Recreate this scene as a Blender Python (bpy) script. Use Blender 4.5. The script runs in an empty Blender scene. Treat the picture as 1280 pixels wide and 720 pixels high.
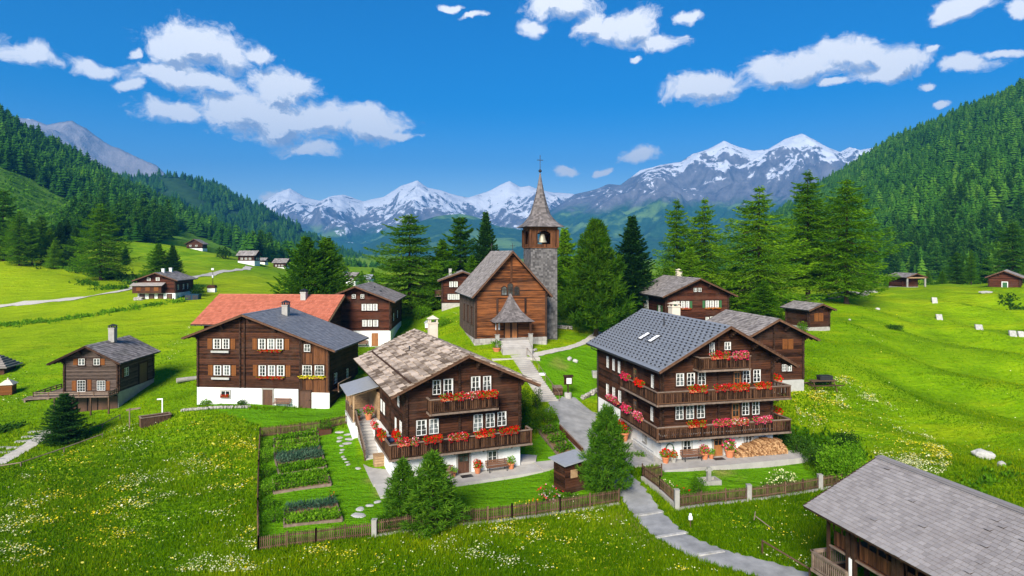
import bpy, math, random
import numpy as np
from mathutils import Vector, Matrix, noise as mn
random.seed(7); rng = np.random.default_rng(11)
PI = math.pi; rad = math.radians
F, HZ, CZ = 800.0, 318.0, 19.0          # focal length (px of a 1280 wide frame), horizon row, eye height (m)
scn = bpy.context.scene
C = scn.collection

# ------------------------------------------------------------------ objects
def setp(o, label=None, cat=None, group=None, kind=None):
    if label: o['label'] = label
    if cat: o['category'] = cat
    if group: o['group'] = group
    if kind: o['kind'] = kind
    return o
def thing(name, label, cat, loc=(0,0,0), rz=0.0, group=None):
    o = bpy.data.objects.new(name, None); C.objects.link(o)
    o.empty_display_size = .3
    o.location = loc; o.rotation_euler = (0,0,rz)
    return setp(o, label, cat, group)
def link(name, me, parent=None):
    o = bpy.data.objects.new(name, me); C.objects.link(o)
    if parent: o.parent = parent
    return o
def copy_tree(o, parent=None):
    c = o.copy(); C.objects.link(c); c.parent = parent
    for ch in list(o.children): copy_tree(ch, c)
    return c
def dup(root, loc, rz=0, label=None, group=None, sc=None):
    c = copy_tree(root); c.location = loc; c.rotation_euler = (0,0,rz)
    if label: c['label'] = label
    if group: c['group'] = group
    if sc: c.scale = (sc,)*3 if not hasattr(sc,'__len__') else sc
    return c
def mesh_np(name, V, Fc, mat, rnd=None, smooth=False):
    V = np.asarray(V, np.float32); Fc = np.asarray(Fc, np.int32)
    me = bpy.data.meshes.new(name)
    k = Fc.shape[1]; n = len(Fc)
    me.vertices.add(len(V)); me.vertices.foreach_set('co', V.ravel())
    me.loops.add(n*k); me.loops.foreach_set('vertex_index', Fc.ravel())
    me.polygons.add(n); me.polygons.foreach_set('loop_start', np.arange(0, n*k, k, dtype=np.int32))
    if smooth: me.polygons.foreach_set('use_smooth', np.ones(n, bool))
    me.update(calc_edges=True)
    if rnd is not None:
        a = me.attributes.new('rnd', 'FLOAT', 'FACE'); a.data.foreach_set('value', np.asarray(rnd, np.float32))
    me.materials.append(mat)
    return me
class MB:
    def __init__(s): s.v = []; s.f = []; s.r = []
    def add(s, vs, fs, r=None):
        b = len(s.v); s.v.extend([tuple(p) for p in vs])
        r = random.random() if r is None else r
        for f in fs: s.f.append([b+i for i in f]); s.r.append(r)
    def abox(s, x0,x1,y0,y1,z0,z1, r=None):
        s.add([(x0,y0,z0),(x1,y0,z0),(x1,y1,z0),(x0,y1,z0),(x0,y0,z1),(x1,y0,z1),(x1,y1,z1),(x0,y1,z1)],
              [(0,3,2,1),(4,5,6,7),(0,1,5,4),(1,2,6,5),(2,3,7,6),(3,0,4,7)], r)
    def bar(s, p0, p1, w, h, r=None, up=(0,0,1)):
        p0=Vector(p0); p1=Vector(p1); d=(p1-p0).normalized(); u=Vector(up)
        sd=d.cross(u)
        if sd.length<1e-4: sd=d.cross(Vector((1,0,0)))
        sd.normalize(); u=sd.cross(d).normalized(); a=sd*(w/2); b=u*(h/2)
        vs=[p0-a-b,p0+a-b,p0+a+b,p0-a+b,p1-a-b,p1+a-b,p1+a+b,p1-a+b]
        s.add(vs,[(0,1,2,3),(7,6,5,4),(0,4,5,1),(1,5,6,2),(2,6,7,3),(3,7,4,0)], r)
    def tube(s, p0, p1, r0, r1=None, n=8, r=None):
        r1=r0 if r1 is None else r1
        p0=Vector(p0); p1=Vector(p1); d=(p1-p0).normalized()
        a=d.cross(Vector((0,0,1)))
        if a.length<1e-3: a=Vector((1,0,0))
        a.normalize(); b=d.cross(a)
        vs=[]
        for p,q in ((p0,r0),(p1,r1)):
            for i in range(n):
                t=2*PI*i/n; vs.append(p+a*(q*math.cos(t))+b*(q*math.sin(t)))
        fs=[(i,(i+1)%n,n+(i+1)%n,n+i) for i in range(n)]+[tuple(range(n-1,-1,-1)),tuple(range(n,2*n))]
        s.add(vs,fs,r)
    def path(s, pts, r0, n=7):
        for a,b in zip(pts,pts[1:]): s.tube(a,b,r0,r0,n)
    def lathe(s, prof, c=(0,0,0), n=14, r=None):
        vs=[]
        for (q,z) in prof:
            for i in range(n):
                t=2*PI*i/n; vs.append((c[0]+q*math.cos(t),c[1]+q*math.sin(t),c[2]+z))
        m=len(prof)
        fs=[(j*n+i,j*n+(i+1)%n,(j+1)*n+(i+1)%n,(j+1)*n+i) for j in range(m-1) for i in range(n)]
        fs+=[tuple(range(n-1,-1,-1)),tuple((m-1)*n+i for i in range(n))]
        s.add(vs,fs,r)
    def prism(s, poly, vec, r=None):
        n=len(poly); v=Vector(vec); vs=[Vector(p) for p in poly]+[Vector(p)+v for p in poly]
        fs=[tuple(range(n-1,-1,-1)),tuple(range(n,2*n))]+[(i,(i+1)%n,n+(i+1)%n,n+i) for i in range(n)]
        s.add(vs,fs,r)
    def rock(s, c, rx, ry, rz, seed=0, n=9, m=7, r=None, amp=.25):
        vs=[];
        for j in range(m+1):
            th=PI*j/m
            for i in range(n):
                ph=2*PI*i/n
                d=Vector((math.sin(th)*math.cos(ph),math.sin(th)*math.sin(ph),math.cos(th)))
                k=1+amp*mn.noise(d*1.7+Vector((seed*3.1,seed,0)))*1.6
                vs.append((c[0]+d.x*rx*k,c[1]+d.y*ry*k,c[2]+d.z*rz*k))
        fs=[(j*n+i,(j+1)*n+i,(j+1)*n+(i+1)%n,j*n+(i+1)%n) for j in range(m) for i in range(n)]
        s.add(vs,fs,r)
    def build(s, name, mat, parent=None, smooth=False):
        me=bpy.data.meshes.new(name)
        me.from_pydata(s.v,[],s.f); me.validate(); me.update()
        if len(me.polygons)==len(s.r):
            a=me.attributes.new('rnd','FLOAT','FACE'); a.data.foreach_set('value',s.r)
        if smooth:
            me.polygons.foreach_set('use_smooth',[True]*len(me.polygons))
        me.materials.append(mat)
        return link(name,me,parent)
def one(name, mat, parent, fn, smooth=False):
    m=MB(); fn(m); return m.build(name,mat,parent,smooth)

# ------------------------------------------------------------------ materials
def nodes(name):
    m=bpy.data.materials.new(name); m.use_nodes=True
    nt=m.node_tree; nt.nodes.clear()
    return m,nt,nt.nodes,nt.links
def N(nt,t,**kw):
    n=nt.nodes.new(t)
    for k,v in kw.items(): setattr(n,k,v)
    return n
def mth(nt,op,a,b=None,c=None,clamp=False):
    n=nt.nodes.new('ShaderNodeMath'); n.operation=op; n.use_clamp=clamp
    for i,x in enumerate((a,b,c)):
        if x is None: continue
        if isinstance(x,(int,float)): n.inputs[i].default_value=x
        else: nt.links.new(x,n.inputs[i])
    return n.outputs[0]
def vmth(nt,op,a,b=None,out=0):
    n=nt.nodes.new('ShaderNodeVectorMath'); n.operation=op
    for i,x in enumerate((a,b)):
        if x is None: continue
        if isinstance(x,(tuple,list)): n.inputs[i].default_value=x
        else: nt.links.new(x,n.inputs[i])
    return n.outputs[out]
def mix(nt,f,a,b):
    n=nt.nodes.new('ShaderNodeMix'); n.data_type='RGBA'
    for i,x in ((0,f),(6,a),(7,b)):
        if isinstance(x,(int,float)): n.inputs[i].default_value=x
        elif isinstance(x,(tuple,list)): n.inputs[i].default_value=tuple(x)[:3]+(1,)
        else: nt.links.new(x,n.inputs[i])
    return n.outputs[2]
def noise(nt,vec,scale,detail=4,rough=.55,dim='3D'):
    n=nt.nodes.new('ShaderNodeTexNoise'); n.inputs['Scale'].default_value=scale
    n.inputs['Detail'].default_value=detail; n.inputs['Roughness'].default_value=rough
    if vec is not None: nt.links.new(vec,n.inputs['Vector'])
    return n.outputs[0]
def coords(nt,which='Object',stretch=None):
    t=nt.nodes.new('ShaderNodeTexCoord'); o=t.outputs[which]
    return vmth(nt,'MULTIPLY',o,tuple(stretch)) if stretch else o
def attr(nt,name='rnd'):
    a=nt.nodes.new('ShaderNodeAttribute'); a.attribute_name=name; return a.outputs['Fac']
def ramp(nt,f,stops):
    n=nt.nodes.new('ShaderNodeValToRGB'); e=n.color_ramp.elements
    while len(e)<len(stops): e.new(.5)
    for i,(p,c) in enumerate(stops): e[i].position=p; e[i].color=tuple(c)[:3]+(1,)
    nt.links.new(f,n.inputs[0]); return n.outputs[0]
def mat(name,c1,c2,rough=.8,scale=4,stretch=(1,1,1),rn=.6,no=.8,bump=0,bscale=None,spec=.1,stain=None,metal=0):
    """colour from c1 to c2 by per-piece value and noise"""
    m,nt,ns,L=nodes(name)
    co=coords(nt,'Object',stretch)
    nz=noise(nt,co,scale,5,.6)
    r=attr(nt)
    f=mth(nt,'MULTIPLY_ADD',mth(nt,'SUBTRACT',nz,.5),no*2,.5)
    f=mth(nt,'ADD',f,mth(nt,'MULTIPLY',mth(nt,'SUBTRACT',r,.5),rn),clamp=True)
    col=mix(nt,f,c1,c2)
    if stain:
        sc,st,sc_col=stain
        g=noise(nt,coords(nt),sc,4,.6)
        g=mth(nt,'MULTIPLY',mth(nt,'SUBTRACT',g,.5),st*4,clamp=True)
        col=mix(nt,g,col,sc_col)
    p=N(nt,'ShaderNodeBsdfPrincipled'); L.new(col,p.inputs['Base Color'])
    p.inputs['Roughness'].default_value=rough; p.inputs['Specular IOR Level'].default_value=spec
    p.inputs['Metallic'].default_value=metal
    if bump:
        b=N(nt,'ShaderNodeBump'); b.inputs['Strength'].default_value=bump; b.inputs['Distance'].default_value=.04
        L.new(noise(nt,co,bscale or scale*3,4),b.inputs['Height']); L.new(b.outputs[0],p.inputs['Normal'])
    o=N(nt,'ShaderNodeOutputMaterial'); L.new(p.outputs[0],o.inputs[0])
    return m
def leafmat(name,c1,c2,c3,trans=.35,obj=.25):
    m,nt,ns,L=nodes(name)
    r=attr(nt)
    oi=N(nt,'ShaderNodeObjectInfo')
    f=mth(nt,'ADD',r,mth(nt,'MULTIPLY',mth(nt,'SUBTRACT',oi.outputs['Random'],.5),obj*2),clamp=True)
    col=ramp(nt,f,[(0,c1),(.55,c2),(1,c3)])
    d=N(nt,'ShaderNodeBsdfDiffuse'); L.new(col,d.inputs[0])
    t=N(nt,'ShaderNodeBsdfTranslucent'); L.new(col,t.inputs[0])
    x=N(nt,'ShaderNodeMixShader'); x.inputs[0].default_value=trans
    L.new(d.outputs[0],x.inputs[1]); L.new(t.outputs[0],x.inputs[2])
    o=N(nt,'ShaderNodeOutputMaterial'); L.new(x.outputs[0],o.inputs[0])
    return m
M={}
W3=(.35,.35,5)
M['log']=mat('dark_larch_log',(.012,.0055,.003),(.085,.032,.016),.75,2.2,(.5,.5,5),.85,1.0,.35,9,stain=(.4,.55,(.085,.055,.04)))
M['logred']=mat('reddish_larch_log',(.02,.007,.004),(.11,.034,.017),.75,2.2,(.5,.5,5),.8,1.0,.3,9,stain=(.4,.5,(.1,.055,.038)))
M['loggrey']=mat('weathered_grey_log',(.03,.021,.016),(.13,.093,.075),.8,2.2,(.5,.5,5),.7,.9,.35,9)
M['church']=mat('sunburnt_church_plank',(.03,.011,.005),(.27,.093,.03),.7,1.2,(.35,.35,4),.9,1.3,.3,9,stain=(.35,.6,(.07,.04,.026)))
M['board']=mat('upright_brown_board',(.03,.013,.007),(.15,.06,.025),.75,2,(5,5,.4),.8,1,.3,9)
M['beam']=mat('dark_beam',(.015,.008,.005),(.07,.036,.022),.75,3,(1,1,1),.5,.8)
M['barge']=mat('bargeboard_brown',(.06,.028,.016),(.16,.085,.05),.7,3,(1,1,1),.4,.8)
M['rail']=mat('weathered_railing',(.04,.022,.013),(.16,.095,.058),.8,3,(4,4,.7),.8,.8)
M['railing']=mat('balcony_boards',(.014,.007,.004),(.11,.053,.028),.8,3,(4,4,.7),1.1,.9)
M['railtop']=mat('sunbleached_rail',(.11,.075,.055),(.27,.2,.155),.8,3,(1,1,1),.4,.8)
M['palewood']=mat('pale_wood',(.25,.15,.075),(.45,.3,.17),.75,4,(1,1,1),.5,.8)
M['shutter']=mat('orange_shutter',(.1,.034,.01),(.22,.08,.022),.7,4,(5,5,1),.4,.8)
M['gshutter']=mat('green_shutter',(.03,.09,.035),(.05,.14,.055),.6,4,(1,1,1),.3,.5)
M['door']=mat('varnished_door',(.2,.07,.018),(.38,.15,.04),.5,3,(5,5,.6),.4,.8,spec=.5)
M['doordark']=mat('dark_wood_door',(.05,.02,.01),(.12,.05,.025),.55,3,(5,5,.6),.4,.8,spec=.5)
M['plaster']=mat('white_limewash',(.66,.65,.62),(.82,.82,.8),.9,1.2,(1,1,.6),.1,.7,.15,30,stain=(.9,.55,(.5,.47,.41)))
M['grey_plaster']=mat('grey_cement_base',(.3,.29,.27),(.44,.43,.4),.9,2,(1,1,1),.2,.8,.2,20)
M['frame']=mat('white_window_frame',(.7,.69,.64),(.82,.8,.76),.6,4,(1,1,1),.2,.4)
M['curtain']=mat('net_curtain',(.42,.42,.39),(.68,.67,.62),.9,6,(8,8,.5),.3,.9)
M['pave']=mat('grey_paving',(.3,.28,.26),(.47,.44,.4),.9,1.1,(1,1,1),.5,.8,.2,20,stain=(.5,.5,(.25,.22,.19)))
M['stone']=mat('rubble_stone',(.22,.2,.18),(.45,.42,.38),.9,2.5,(1,1,1),.8,.8,.5,9)
M['boulder']=mat('pale_boulder',(.27,.26,.24),(.52,.5,.47),.9,2.5,(1,1,1),.4,1.1,.4,9,stain=(2.2,.5,(.2,.19,.15)))
M['concrete']=mat('concrete',(.22,.21,.19),(.38,.36,.32),.9,2,(1,1,1),.3,.8,.2,25)
M['chimney']=mat('cream_render',(.5,.43,.33),(.66,.58,.46),.9,2,(1,1,1),.3,.6,.2,20)
M['metal']=mat('dark_metal',(.03,.03,.032),(.07,.07,.075),.45,4,(1,1,1),.3,.5,metal=.6)
M['zinc']=mat('zinc_sheet',(.3,.31,.33),(.42,.43,.45),.45,3,(1,1,1),.3,.6,metal=.3)
M['r_stone']=mat('lichened_stone_slab',(.12,.085,.06),(.54,.43,.34),.85,.8,(1,1,1),1.05,.95,.4,12,stain=(.9,.35,(.2,.14,.09)))
M['r_slate']=mat('blue_grey_slate',(.12,.12,.13),(.25,.25,.26),.5,1.5,(1,1,1),.6,.5,.15,12,spec=.4)
M['r_tile']=mat('grey_flat_tile',(.15,.16,.18),(.225,.238,.262),.5,1.5,(1,1,1),.3,.4,.1,12,spec=.4)
M['r_grey']=mat('weathered_shingle',(.14,.122,.112),(.35,.31,.285),.8,1.3,(1,1,1),.8,.8,.3,12,stain=(.6,.4,(.12,.115,.075)))
M['r_near']=mat('mauve_grey_shingle',(.2,.18,.175),(.34,.31,.3),.75,.7,(1,1,1),.55,.5,.3,12,stain=(.45,.35,(.2,.17,.16)))
M['r_red']=mat('red_clay_tile',(.34,.105,.06),(.54,.18,.11),.75,1.5,(1,1,1),.6,.5,.2,12)
M['shingle']=mat('tower_shingle',(.06,.056,.054),(.18,.168,.162),.85,2,(1,1,1),.9,.6,.3,15)
M['spire']=mat('spire_shingle',(.08,.07,.067),(.2,.175,.168),.85,2,(1,1,1),.9,.6,.3,15)
M['soil']=mat('garden_soil',(.1,.062,.033),(.24,.155,.085),.95,3,(1,1,1),.3,1,.6,12)
M['bark']=mat('conifer_bark',(.03,.02,.014),(.1,.07,.05),.95,4,(3,3,.6),.3,1,.5,12)
M['terracotta']=mat('terracotta',(.42,.14,.06),(.58,.22,.1),.8,4,(1,1,1),.4,.6)
M['logend']=mat('split_firewood',(.2,.09,.035),(.52,.31,.15),.85,6,(1,1,1),1.2,.6)
M['bronze']=mat('bronze_bell',(.3,.27,.2),(.42,.38,.3),.5,4,(1,1,1),.3,.6,metal=.3)
M['dark']=mat('dark_recess',(.008,.007,.007),(.02,.017,.015),.9)
M['white']=mat('white_paint',(.74,.74,.73),(.84,.84,.83),.7,4,(1,1,1),.2,.3)
M['bluecloth']=mat('blue_cloth',(.05,.07,.16),(.09,.12,.25),.9)
M['benchwood']=mat('bench_slat_brown',(.11,.05,.03),(.24,.12,.07),.65,3,(.6,3,3),.5,.8)
M['teal']=mat('dark_teal_paint',(.01,.035,.06),(.02,.06,.1),.5)
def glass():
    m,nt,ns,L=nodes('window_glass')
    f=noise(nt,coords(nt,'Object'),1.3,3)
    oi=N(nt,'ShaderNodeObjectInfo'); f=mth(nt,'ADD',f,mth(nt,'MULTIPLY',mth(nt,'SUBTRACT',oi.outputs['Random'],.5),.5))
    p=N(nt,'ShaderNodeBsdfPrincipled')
    L.new(ramp(nt,f,[(.3,(.01,.012,.013)),(.6,(.05,.055,.05)),(.85,(.16,.18,.18))]),p.inputs['Base Color'])  # paler tones paint sky reflection into the pane colour, varied per pane
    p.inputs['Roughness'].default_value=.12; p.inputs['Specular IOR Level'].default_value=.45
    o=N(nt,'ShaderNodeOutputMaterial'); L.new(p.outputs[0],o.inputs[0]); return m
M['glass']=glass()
M['spruce']=leafmat('spruce_needles',(.016,.06,.014),(.04,.115,.018),(.085,.2,.026),.4)
M['larch']=leafmat('larch_needles',(.055,.16,.004),(.125,.28,.007),(.23,.4,.012),.5)
M['fir']=leafmat('mixed_fir_needles',(.04,.13,.007),(.09,.22,.01),(.17,.33,.014),.5)
M['arolla']=leafmat('arolla_needles',(.035,.11,.006),(.095,.2,.01),(.18,.31,.018),.5)
M['gpine']=leafmat('mountain_pine_needles',(.035,.12,.008),(.1,.235,.014),(.2,.36,.024),.5)
M['forest']=leafmat('forest_needles',(.03,.11,.01),(.07,.2,.016),(.14,.3,.022),.45,.15)
M['bush']=leafmat('shrub_leaves',(.04,.12,.005),(.1,.24,.008),(.2,.38,.016),.5)
M['darkbush']=leafmat('dark_shrub_leaves',(.018,.055,.007),(.045,.12,.012),(.1,.2,.02),.4)
M['veg']=leafmat('vegetable_leaves',(.06,.17,.006),(.15,.34,.01),(.28,.47,.03),.5)
M['bluegreen']=leafmat('leek_leaves',(.03,.075,.045),(.07,.15,.085),(.14,.23,.14),.35)
M['redfl']=leafmat('red_petals',(.32,.003,.003),(.6,.008,.006),(.8,.02,.012),.25)
M['pinkfl']=leafmat('pink_petals',(.5,.008,.05),(.7,.03,.13),(.85,.4,.5),.25)
M['mixfl']=leafmat('red_white_petals',(.45,.005,.008),(.65,.015,.03),(.9,.75,.75),.25)
M['whitefl']=leafmat('white_petals',(.56,.56,.2),(.72,.72,.36),(.84,.84,.6),.25,0)
M['yellowfl']=leafmat('yellow_petals',(.55,.42,.01),(.72,.6,.02),(.8,.72,.12),.25,0)
M['orangefl']=leafmat('orange_petals',(.6,.12,.01),(.75,.2,.02),(.85,.35,.03),.25,0)
M['blade']=leafmat('grass_blades',(.055,.15,.001),(.15,.275,.002),(.31,.385,.004),.5,0)
# ------------------------------------------------------------------ terrain
CTRL=[(493,604,53.1),(650,583,57.4),(560,601,53.8),(775,632,48.4),(322,690,43),(324,545,66),(437,522,68.6),(440,560,61.5),
(827,576,57),(965,567,59.5),(746,520,72.8),(700,540,65),(720,508,71.5),(790,605,51.5),(870,665,43.5),(955,715,38.2),(848,640,47),
(1040,605,53),(1000,690,41),(247,505,76),(412,511,74.5),(330,509,74.2),(330,530,69),(148,513,80),(85,520,79),(192,482,88),(60,560,68),(0,600,60),
(0,640,53.5),(150,620,54.5),(200,560,66),(150,700,44.5),(0,485,93),(0,440,112),(60,430,115),(230,455,98),(0,385,165),(110,372,162),
(170,362,165),(193,376,149),(240,371,153),(0,400,145),(110,400,135),(0,322,215),(80,338,205),(150,352,195),(182,360,185),(300,362,190),
(300,340,250),(300,328,300),(243,311.5,330),(345,335,380),(420,352,330),(450,358,300),(390,352,280),(200,325,300),(150,303,330),
(487,433,98),(403,433,98),(520,402,114),(594,431,85),(683,430,87.4),(574,405,98),(693,422,92),(640,442,82),(576,381,115),(520,388,125),
(685,505,72),(745,421,95),(720,460,82),(790,402,110),(870,425,104),(1006,489,70),(930,503,68.5),(1010,412,95),(1042,412,96),(1060,482,74),
(1100,362,150),(1280,359,150),(1200,360,155),(1060,385,112),(1200,420,105),(1280,430,100),(1200,500,75),(1280,520,70),(1200,600,52),
(1280,640,47),(1060,562,60),(1110,480,77),(1100,357,230),(1280,356,230),(1100,352,330),(1280,351,330),(700,397,130),(850,392,135),
(950,388,113),(1060,378,118),(640,372,160),(512,391,122),(640,346,400),(900,346,400),(520,346,420),(640,335,900),(300,325,900),(1000,335,900),
(-300,560,70),(-300,400,150),(-300,330,215),(1600,600,52),(1600,430,105),(1600,359,160),(1600,351,330),(-300,290,330),(-300,240,600),
(640,726,37.5),(320,736,38),(0,738,39),(900,728,37.2),(1280,747,36),(640,1630,12),(0,1630,12),(1280,1630,12),(-600,1630,12),(1900,1630,12),(-300,800,34),(1600,800,32)]
_P=np.array([(a/300.,2.6*math.log(y)) for a,b,y in CTRL]); _Z=np.array([CZ-(b-HZ)*y/F for a,b,y in CTRL])
def _k(r2): return np.where(r2>1e-12, .5*r2*np.log(np.maximum(r2,1e-12)), 0)
_n=len(_P); _A=np.zeros((_n+3,_n+3)); _d=((_P[:,None]-_P[None])**2).sum(2)
_A[:_n,:_n]=_k(_d)+np.eye(_n)*.012; _A[:_n,_n]=1; _A[:_n,_n+1:]=_P; _A[_n,:_n]=1; _A[_n+1:,:_n]=_P.T
_w=np.linalg.solve(_A,np.concatenate([_Z,[0,0,0]]))
def _tps(u,v):
    out=np.empty(len(u))
    for i in range(0,len(u),20000):
        q=np.stack([u[i:i+20000],v[i:i+20000]],1); d=((q[:,None]-_P[None])**2).sum(2)
        out[i:i+20000]=_k(d)@_w[:_n]+_w[_n]+q@_w[_n+1:]
    return out
def T(X,Y):
    X=np.atleast_1d(np.asarray(X,float)); Y=np.maximum(np.atleast_1d(np.asarray(Y,float)),9)
    px=np.clip(640+F*X/Y,-650,1950)
    z=_tps(px/300.,2.6*np.log(Y))
    a=np.clip((Y-60)/120,0.0,1)
    b=np.clip((px-1000)/120,0,1)*np.clip((Y-50)/25,0,1)*np.clip((170-Y)/40,0,1)
    z=z+b*.35*np.sin(.55*X+.42*Y+2*np.sin(.11*Y))*np.sin(.13*X-.21*Y)+b*1.1*np.sin(.2*X+.33*Y+1.5*np.sin(.09*X-.05*Y))*np.sin(.07*X-.05*Y+1)
    z=z+a*.35*(np.sin(X*.21+Y*.13)*np.sin(Y*.17-X*.09)+.5*np.sin(X*.47-Y*.31))+.03*np.sin(X*1.3+.7*Y)*np.sin(Y*1.1-.4*X)
    return z
def t1(x,y): return float(T(x,y)[0])
_LY=np.exp(np.linspace(math.log(30),math.log(900),1400))
def gnd(px,py):
    """ground point seen at a photo pixel"""
    k=(px-640)/F; z=T(k*_LY,_LY); pyy=HZ+F*(CZ-z)/_LY
    i=int(np.argmax(pyy<=py))
    Y=_LY[i]; return (k*Y,Y,float(z[i]))
def gy(px,Y): k=(px-640)/F; return (k*Y,Y,t1(k*Y,Y))
def pip(poly,X,Y):
    inside=np.zeros(len(X),bool); n=len(poly)
    for i in range(n):
        x1,y1=poly[i][:2]; x2,y2=poly[(i+1)%n][:2]
        c=((y1>Y)!=(y2>Y))&(X<(x2-x1)*(Y-y1)/((y2-y1) if abs(y2-y1)>1e-9 else 1e-9)+x1)
        inside^=c
    return inside
EXCL=[]; LAWN=[]
def pxpoly(pts): return [gnd(*p)[:2] for p in pts]

# ground material
def groundmat():
    m,nt,ns,L=nodes('alpine_meadow')
    co=coords(nt,'Object')
    big=noise(nt,co,.018,4,.6); mid=noise(nt,co,.14,5,.65); fine=noise(nt,co,2.2,5,.7)
    streak=noise(nt,vmth(nt,'MULTIPLY',co,(.25,1,1)),.35,5,.7)
    f=mth(nt,'ADD',mth(nt,'MULTIPLY',mid,.6),mth(nt,'MULTIPLY',fine,.4))
    f=mth(nt,'MULTIPLY_ADD',mth(nt,'SUBTRACT',f,.5),3.0,.5,clamp=True)
    g=ramp(nt,f,[(0,(.06,.14,.001)),(.5,(.135,.26,.002)),(1,(.22,.34,.004))])
    yel=mth(nt,'MULTIPLY',mth(nt,'SUBTRACT',mth(nt,'ADD',mth(nt,'MULTIPLY',big,.5),mth(nt,'MULTIPLY',streak,.5)),.49),6.5,clamp=True)
    g=mix(nt,mth(nt,'MULTIPLY',yel,.75),g,(.33,.36,.006))
    # mown hay meadow tone, a real colour of those fields
    g=mix(nt,mth(nt,'MULTIPLY',attr(nt,'hay'),.85),g,mix(nt,f,(.2,.3,.003),(.31,.37,.006)))
    g=mix(nt,attr(nt,'lawn'),g,mix(nt,f,(.075,.21,.003),(.12,.28,.005)))
    g=mix(nt,attr(nt,'dry'),g,mix(nt,fine,(.2,.17,.05),(.33,.27,.08)))
    p=N(nt,'ShaderNodeBsdfPrincipled'); L.new(g,p.inputs['Base Color']); p.inputs['Roughness'].default_value=.9
    p.inputs['Specular IOR Level'].default_value=.03
    b=N(nt,'ShaderNodeBump'); b.inputs['Strength'].default_value=.8; b.inputs['Distance'].default_value=.9
    hh=mth(nt,'ADD',mth(nt,'MULTIPLY',fine,.4),mth(nt,'ADD',mid,mth(nt,'MULTIPLY',streak,1.2)))
    L.new(hh,b.inputs['Height']); L.new(b.outputs[0],p.inputs['Normal'])
    o=N(nt,'ShaderNodeOutputMaterial'); L.new(p.outputs[0],o.inputs[0]); return m
def build_ground():
    us=np.linspace(-640,1940,430); vs=np.linspace(math.log(9),math.log(2600),330)
    U,Vv=np.meshgrid(us,vs); Y=np.exp(Vv).ravel(); X=(U.ravel()-640)/F*Y; Z=T(X,np.minimum(Y,1200))
    nu=len(us); nv=len(vs); idx=np.arange(nu*nv).reshape(nv,nu)
    Fc=np.stack([idx[:-1,:-1],idx[:-1,1:],idx[1:,1:],idx[1:,:-1]],-1).reshape(-1,4)
    me=mesh_np('meadow',np.stack([X,Y,Z],1),Fc,groundmat(),smooth=True)
    PX=U.ravel(); PY=HZ+F*(CZ-Z)/Y
    hay=np.zeros(len(X)); 
    hay=np.maximum(hay,np.clip((Y-95)/40,0,1)*np.clip((430-PX)/120,0,1)*np.clip((300-Y)/100,0,1)*.8)
    hay=np.maximum(hay,np.clip((Y-80)/50,0,1)*np.clip((PX-1060)/80,0,1)*.3)
    lawn=np.zeros(len(X))
    for p in LAWN: lawn[pip(p,X,Y)]=1
    dry=np.zeros(len(X))
    for (px,py,r) in DRY:
        q=gnd(px,py); dry=np.maximum(dry,np.clip(1.3-np.hypot(X-q[0],Y-q[1])/r*(1+.3*np.sin(X*3)*np.sin(Y*2.3)),0,1)*.7)
    for nm,a in (('hay',hay),('lawn',lawn),('dry',dry)):
        t=me.attributes.new(nm,'FLOAT','POINT'); t.data.foreach_set('value',a.astype(np.float32))
    o=link('meadow',me); setp(o,kind='structure'); return o
DRY=[(775,648,1.6),(795,660,1.5),(815,675,1.4),(690,400,3),(470,600,1.0),(478,615,.9),(700,455,1.2),(900,588,1.4)]
def strip(name,pts,mt,off=.05,n=8,kind='structure',curb=False):
    """ribbon on the ground; pts = (x,y,width)"""
    P=[]
    for i in range(len(pts)-1):
        p0=np.array(pts[max(i-1,0)]);p1=np.array(pts[i]);p2=np.array(pts[i+1]);p3=np.array(pts[min(i+2,len(pts)-1)])
        for k in range(n):
            t=k/n; P.append(.5*((2*p1)+(-p0+p2)*t+(2*p0-5*p1+4*p2-p3)*t*t+(-p0+3*p1-3*p2+p3)*t**3))
    P.append(np.array(pts[-1])); P=np.array(P)
    d=np.gradient(P[:,:2],axis=0); d/=np.linalg.norm(d,axis=1)[:,None]; nrm=np.stack([-d[:,1],d[:,0]],1)
    m=9; V=[]
    for j in range(m):
        s=(j/(m-1)-.5); q=np.arange(len(P))
        if j in (0,m-1): s=s*(1+(.09*np.sin(q*1.9+j)+.07*np.sin(q*3.7+2*j))[:,None])
        V.append(P[:,:2]+nrm*(P[:,2:3]*s))
    V=np.stack(V,1).reshape(-1,2); Z=T(V[:,0],V[:,1])+off
    idx=np.arange(len(P)*m).reshape(len(P),m)
    Fc=np.stack([idx[:-1,:-1],idx[:-1,1:],idx[1:,1:],idx[1:,:-1]],-1).reshape(-1,4)[:,::-1]
    me=mesh_np(name,np.column_stack([V,Z]),Fc,mt,smooth=True)
    o=link(name,me); setp(o,kind=kind)
    EXCL.append(np.concatenate([V.reshape(len(P),m,2)[:,0],V.reshape(len(P),m,2)[::-1,-1]]).tolist())
    return o
def sheet(name,poly,mt,off,thick=.0,kind='structure',flat=None):
    """flat slab over a ground polygon"""
    zt=flat if flat is not None else max(t1(x,y) for x,y in poly)+off
    m=MB(); m.prism([(x,y,zt-max(thick,.6)) for x,y in poly],(0,0,max(thick,.6)))
    o=m.build(name,mt); setp(o,kind=kind); EXCL.append(list(poly)); return o
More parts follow.
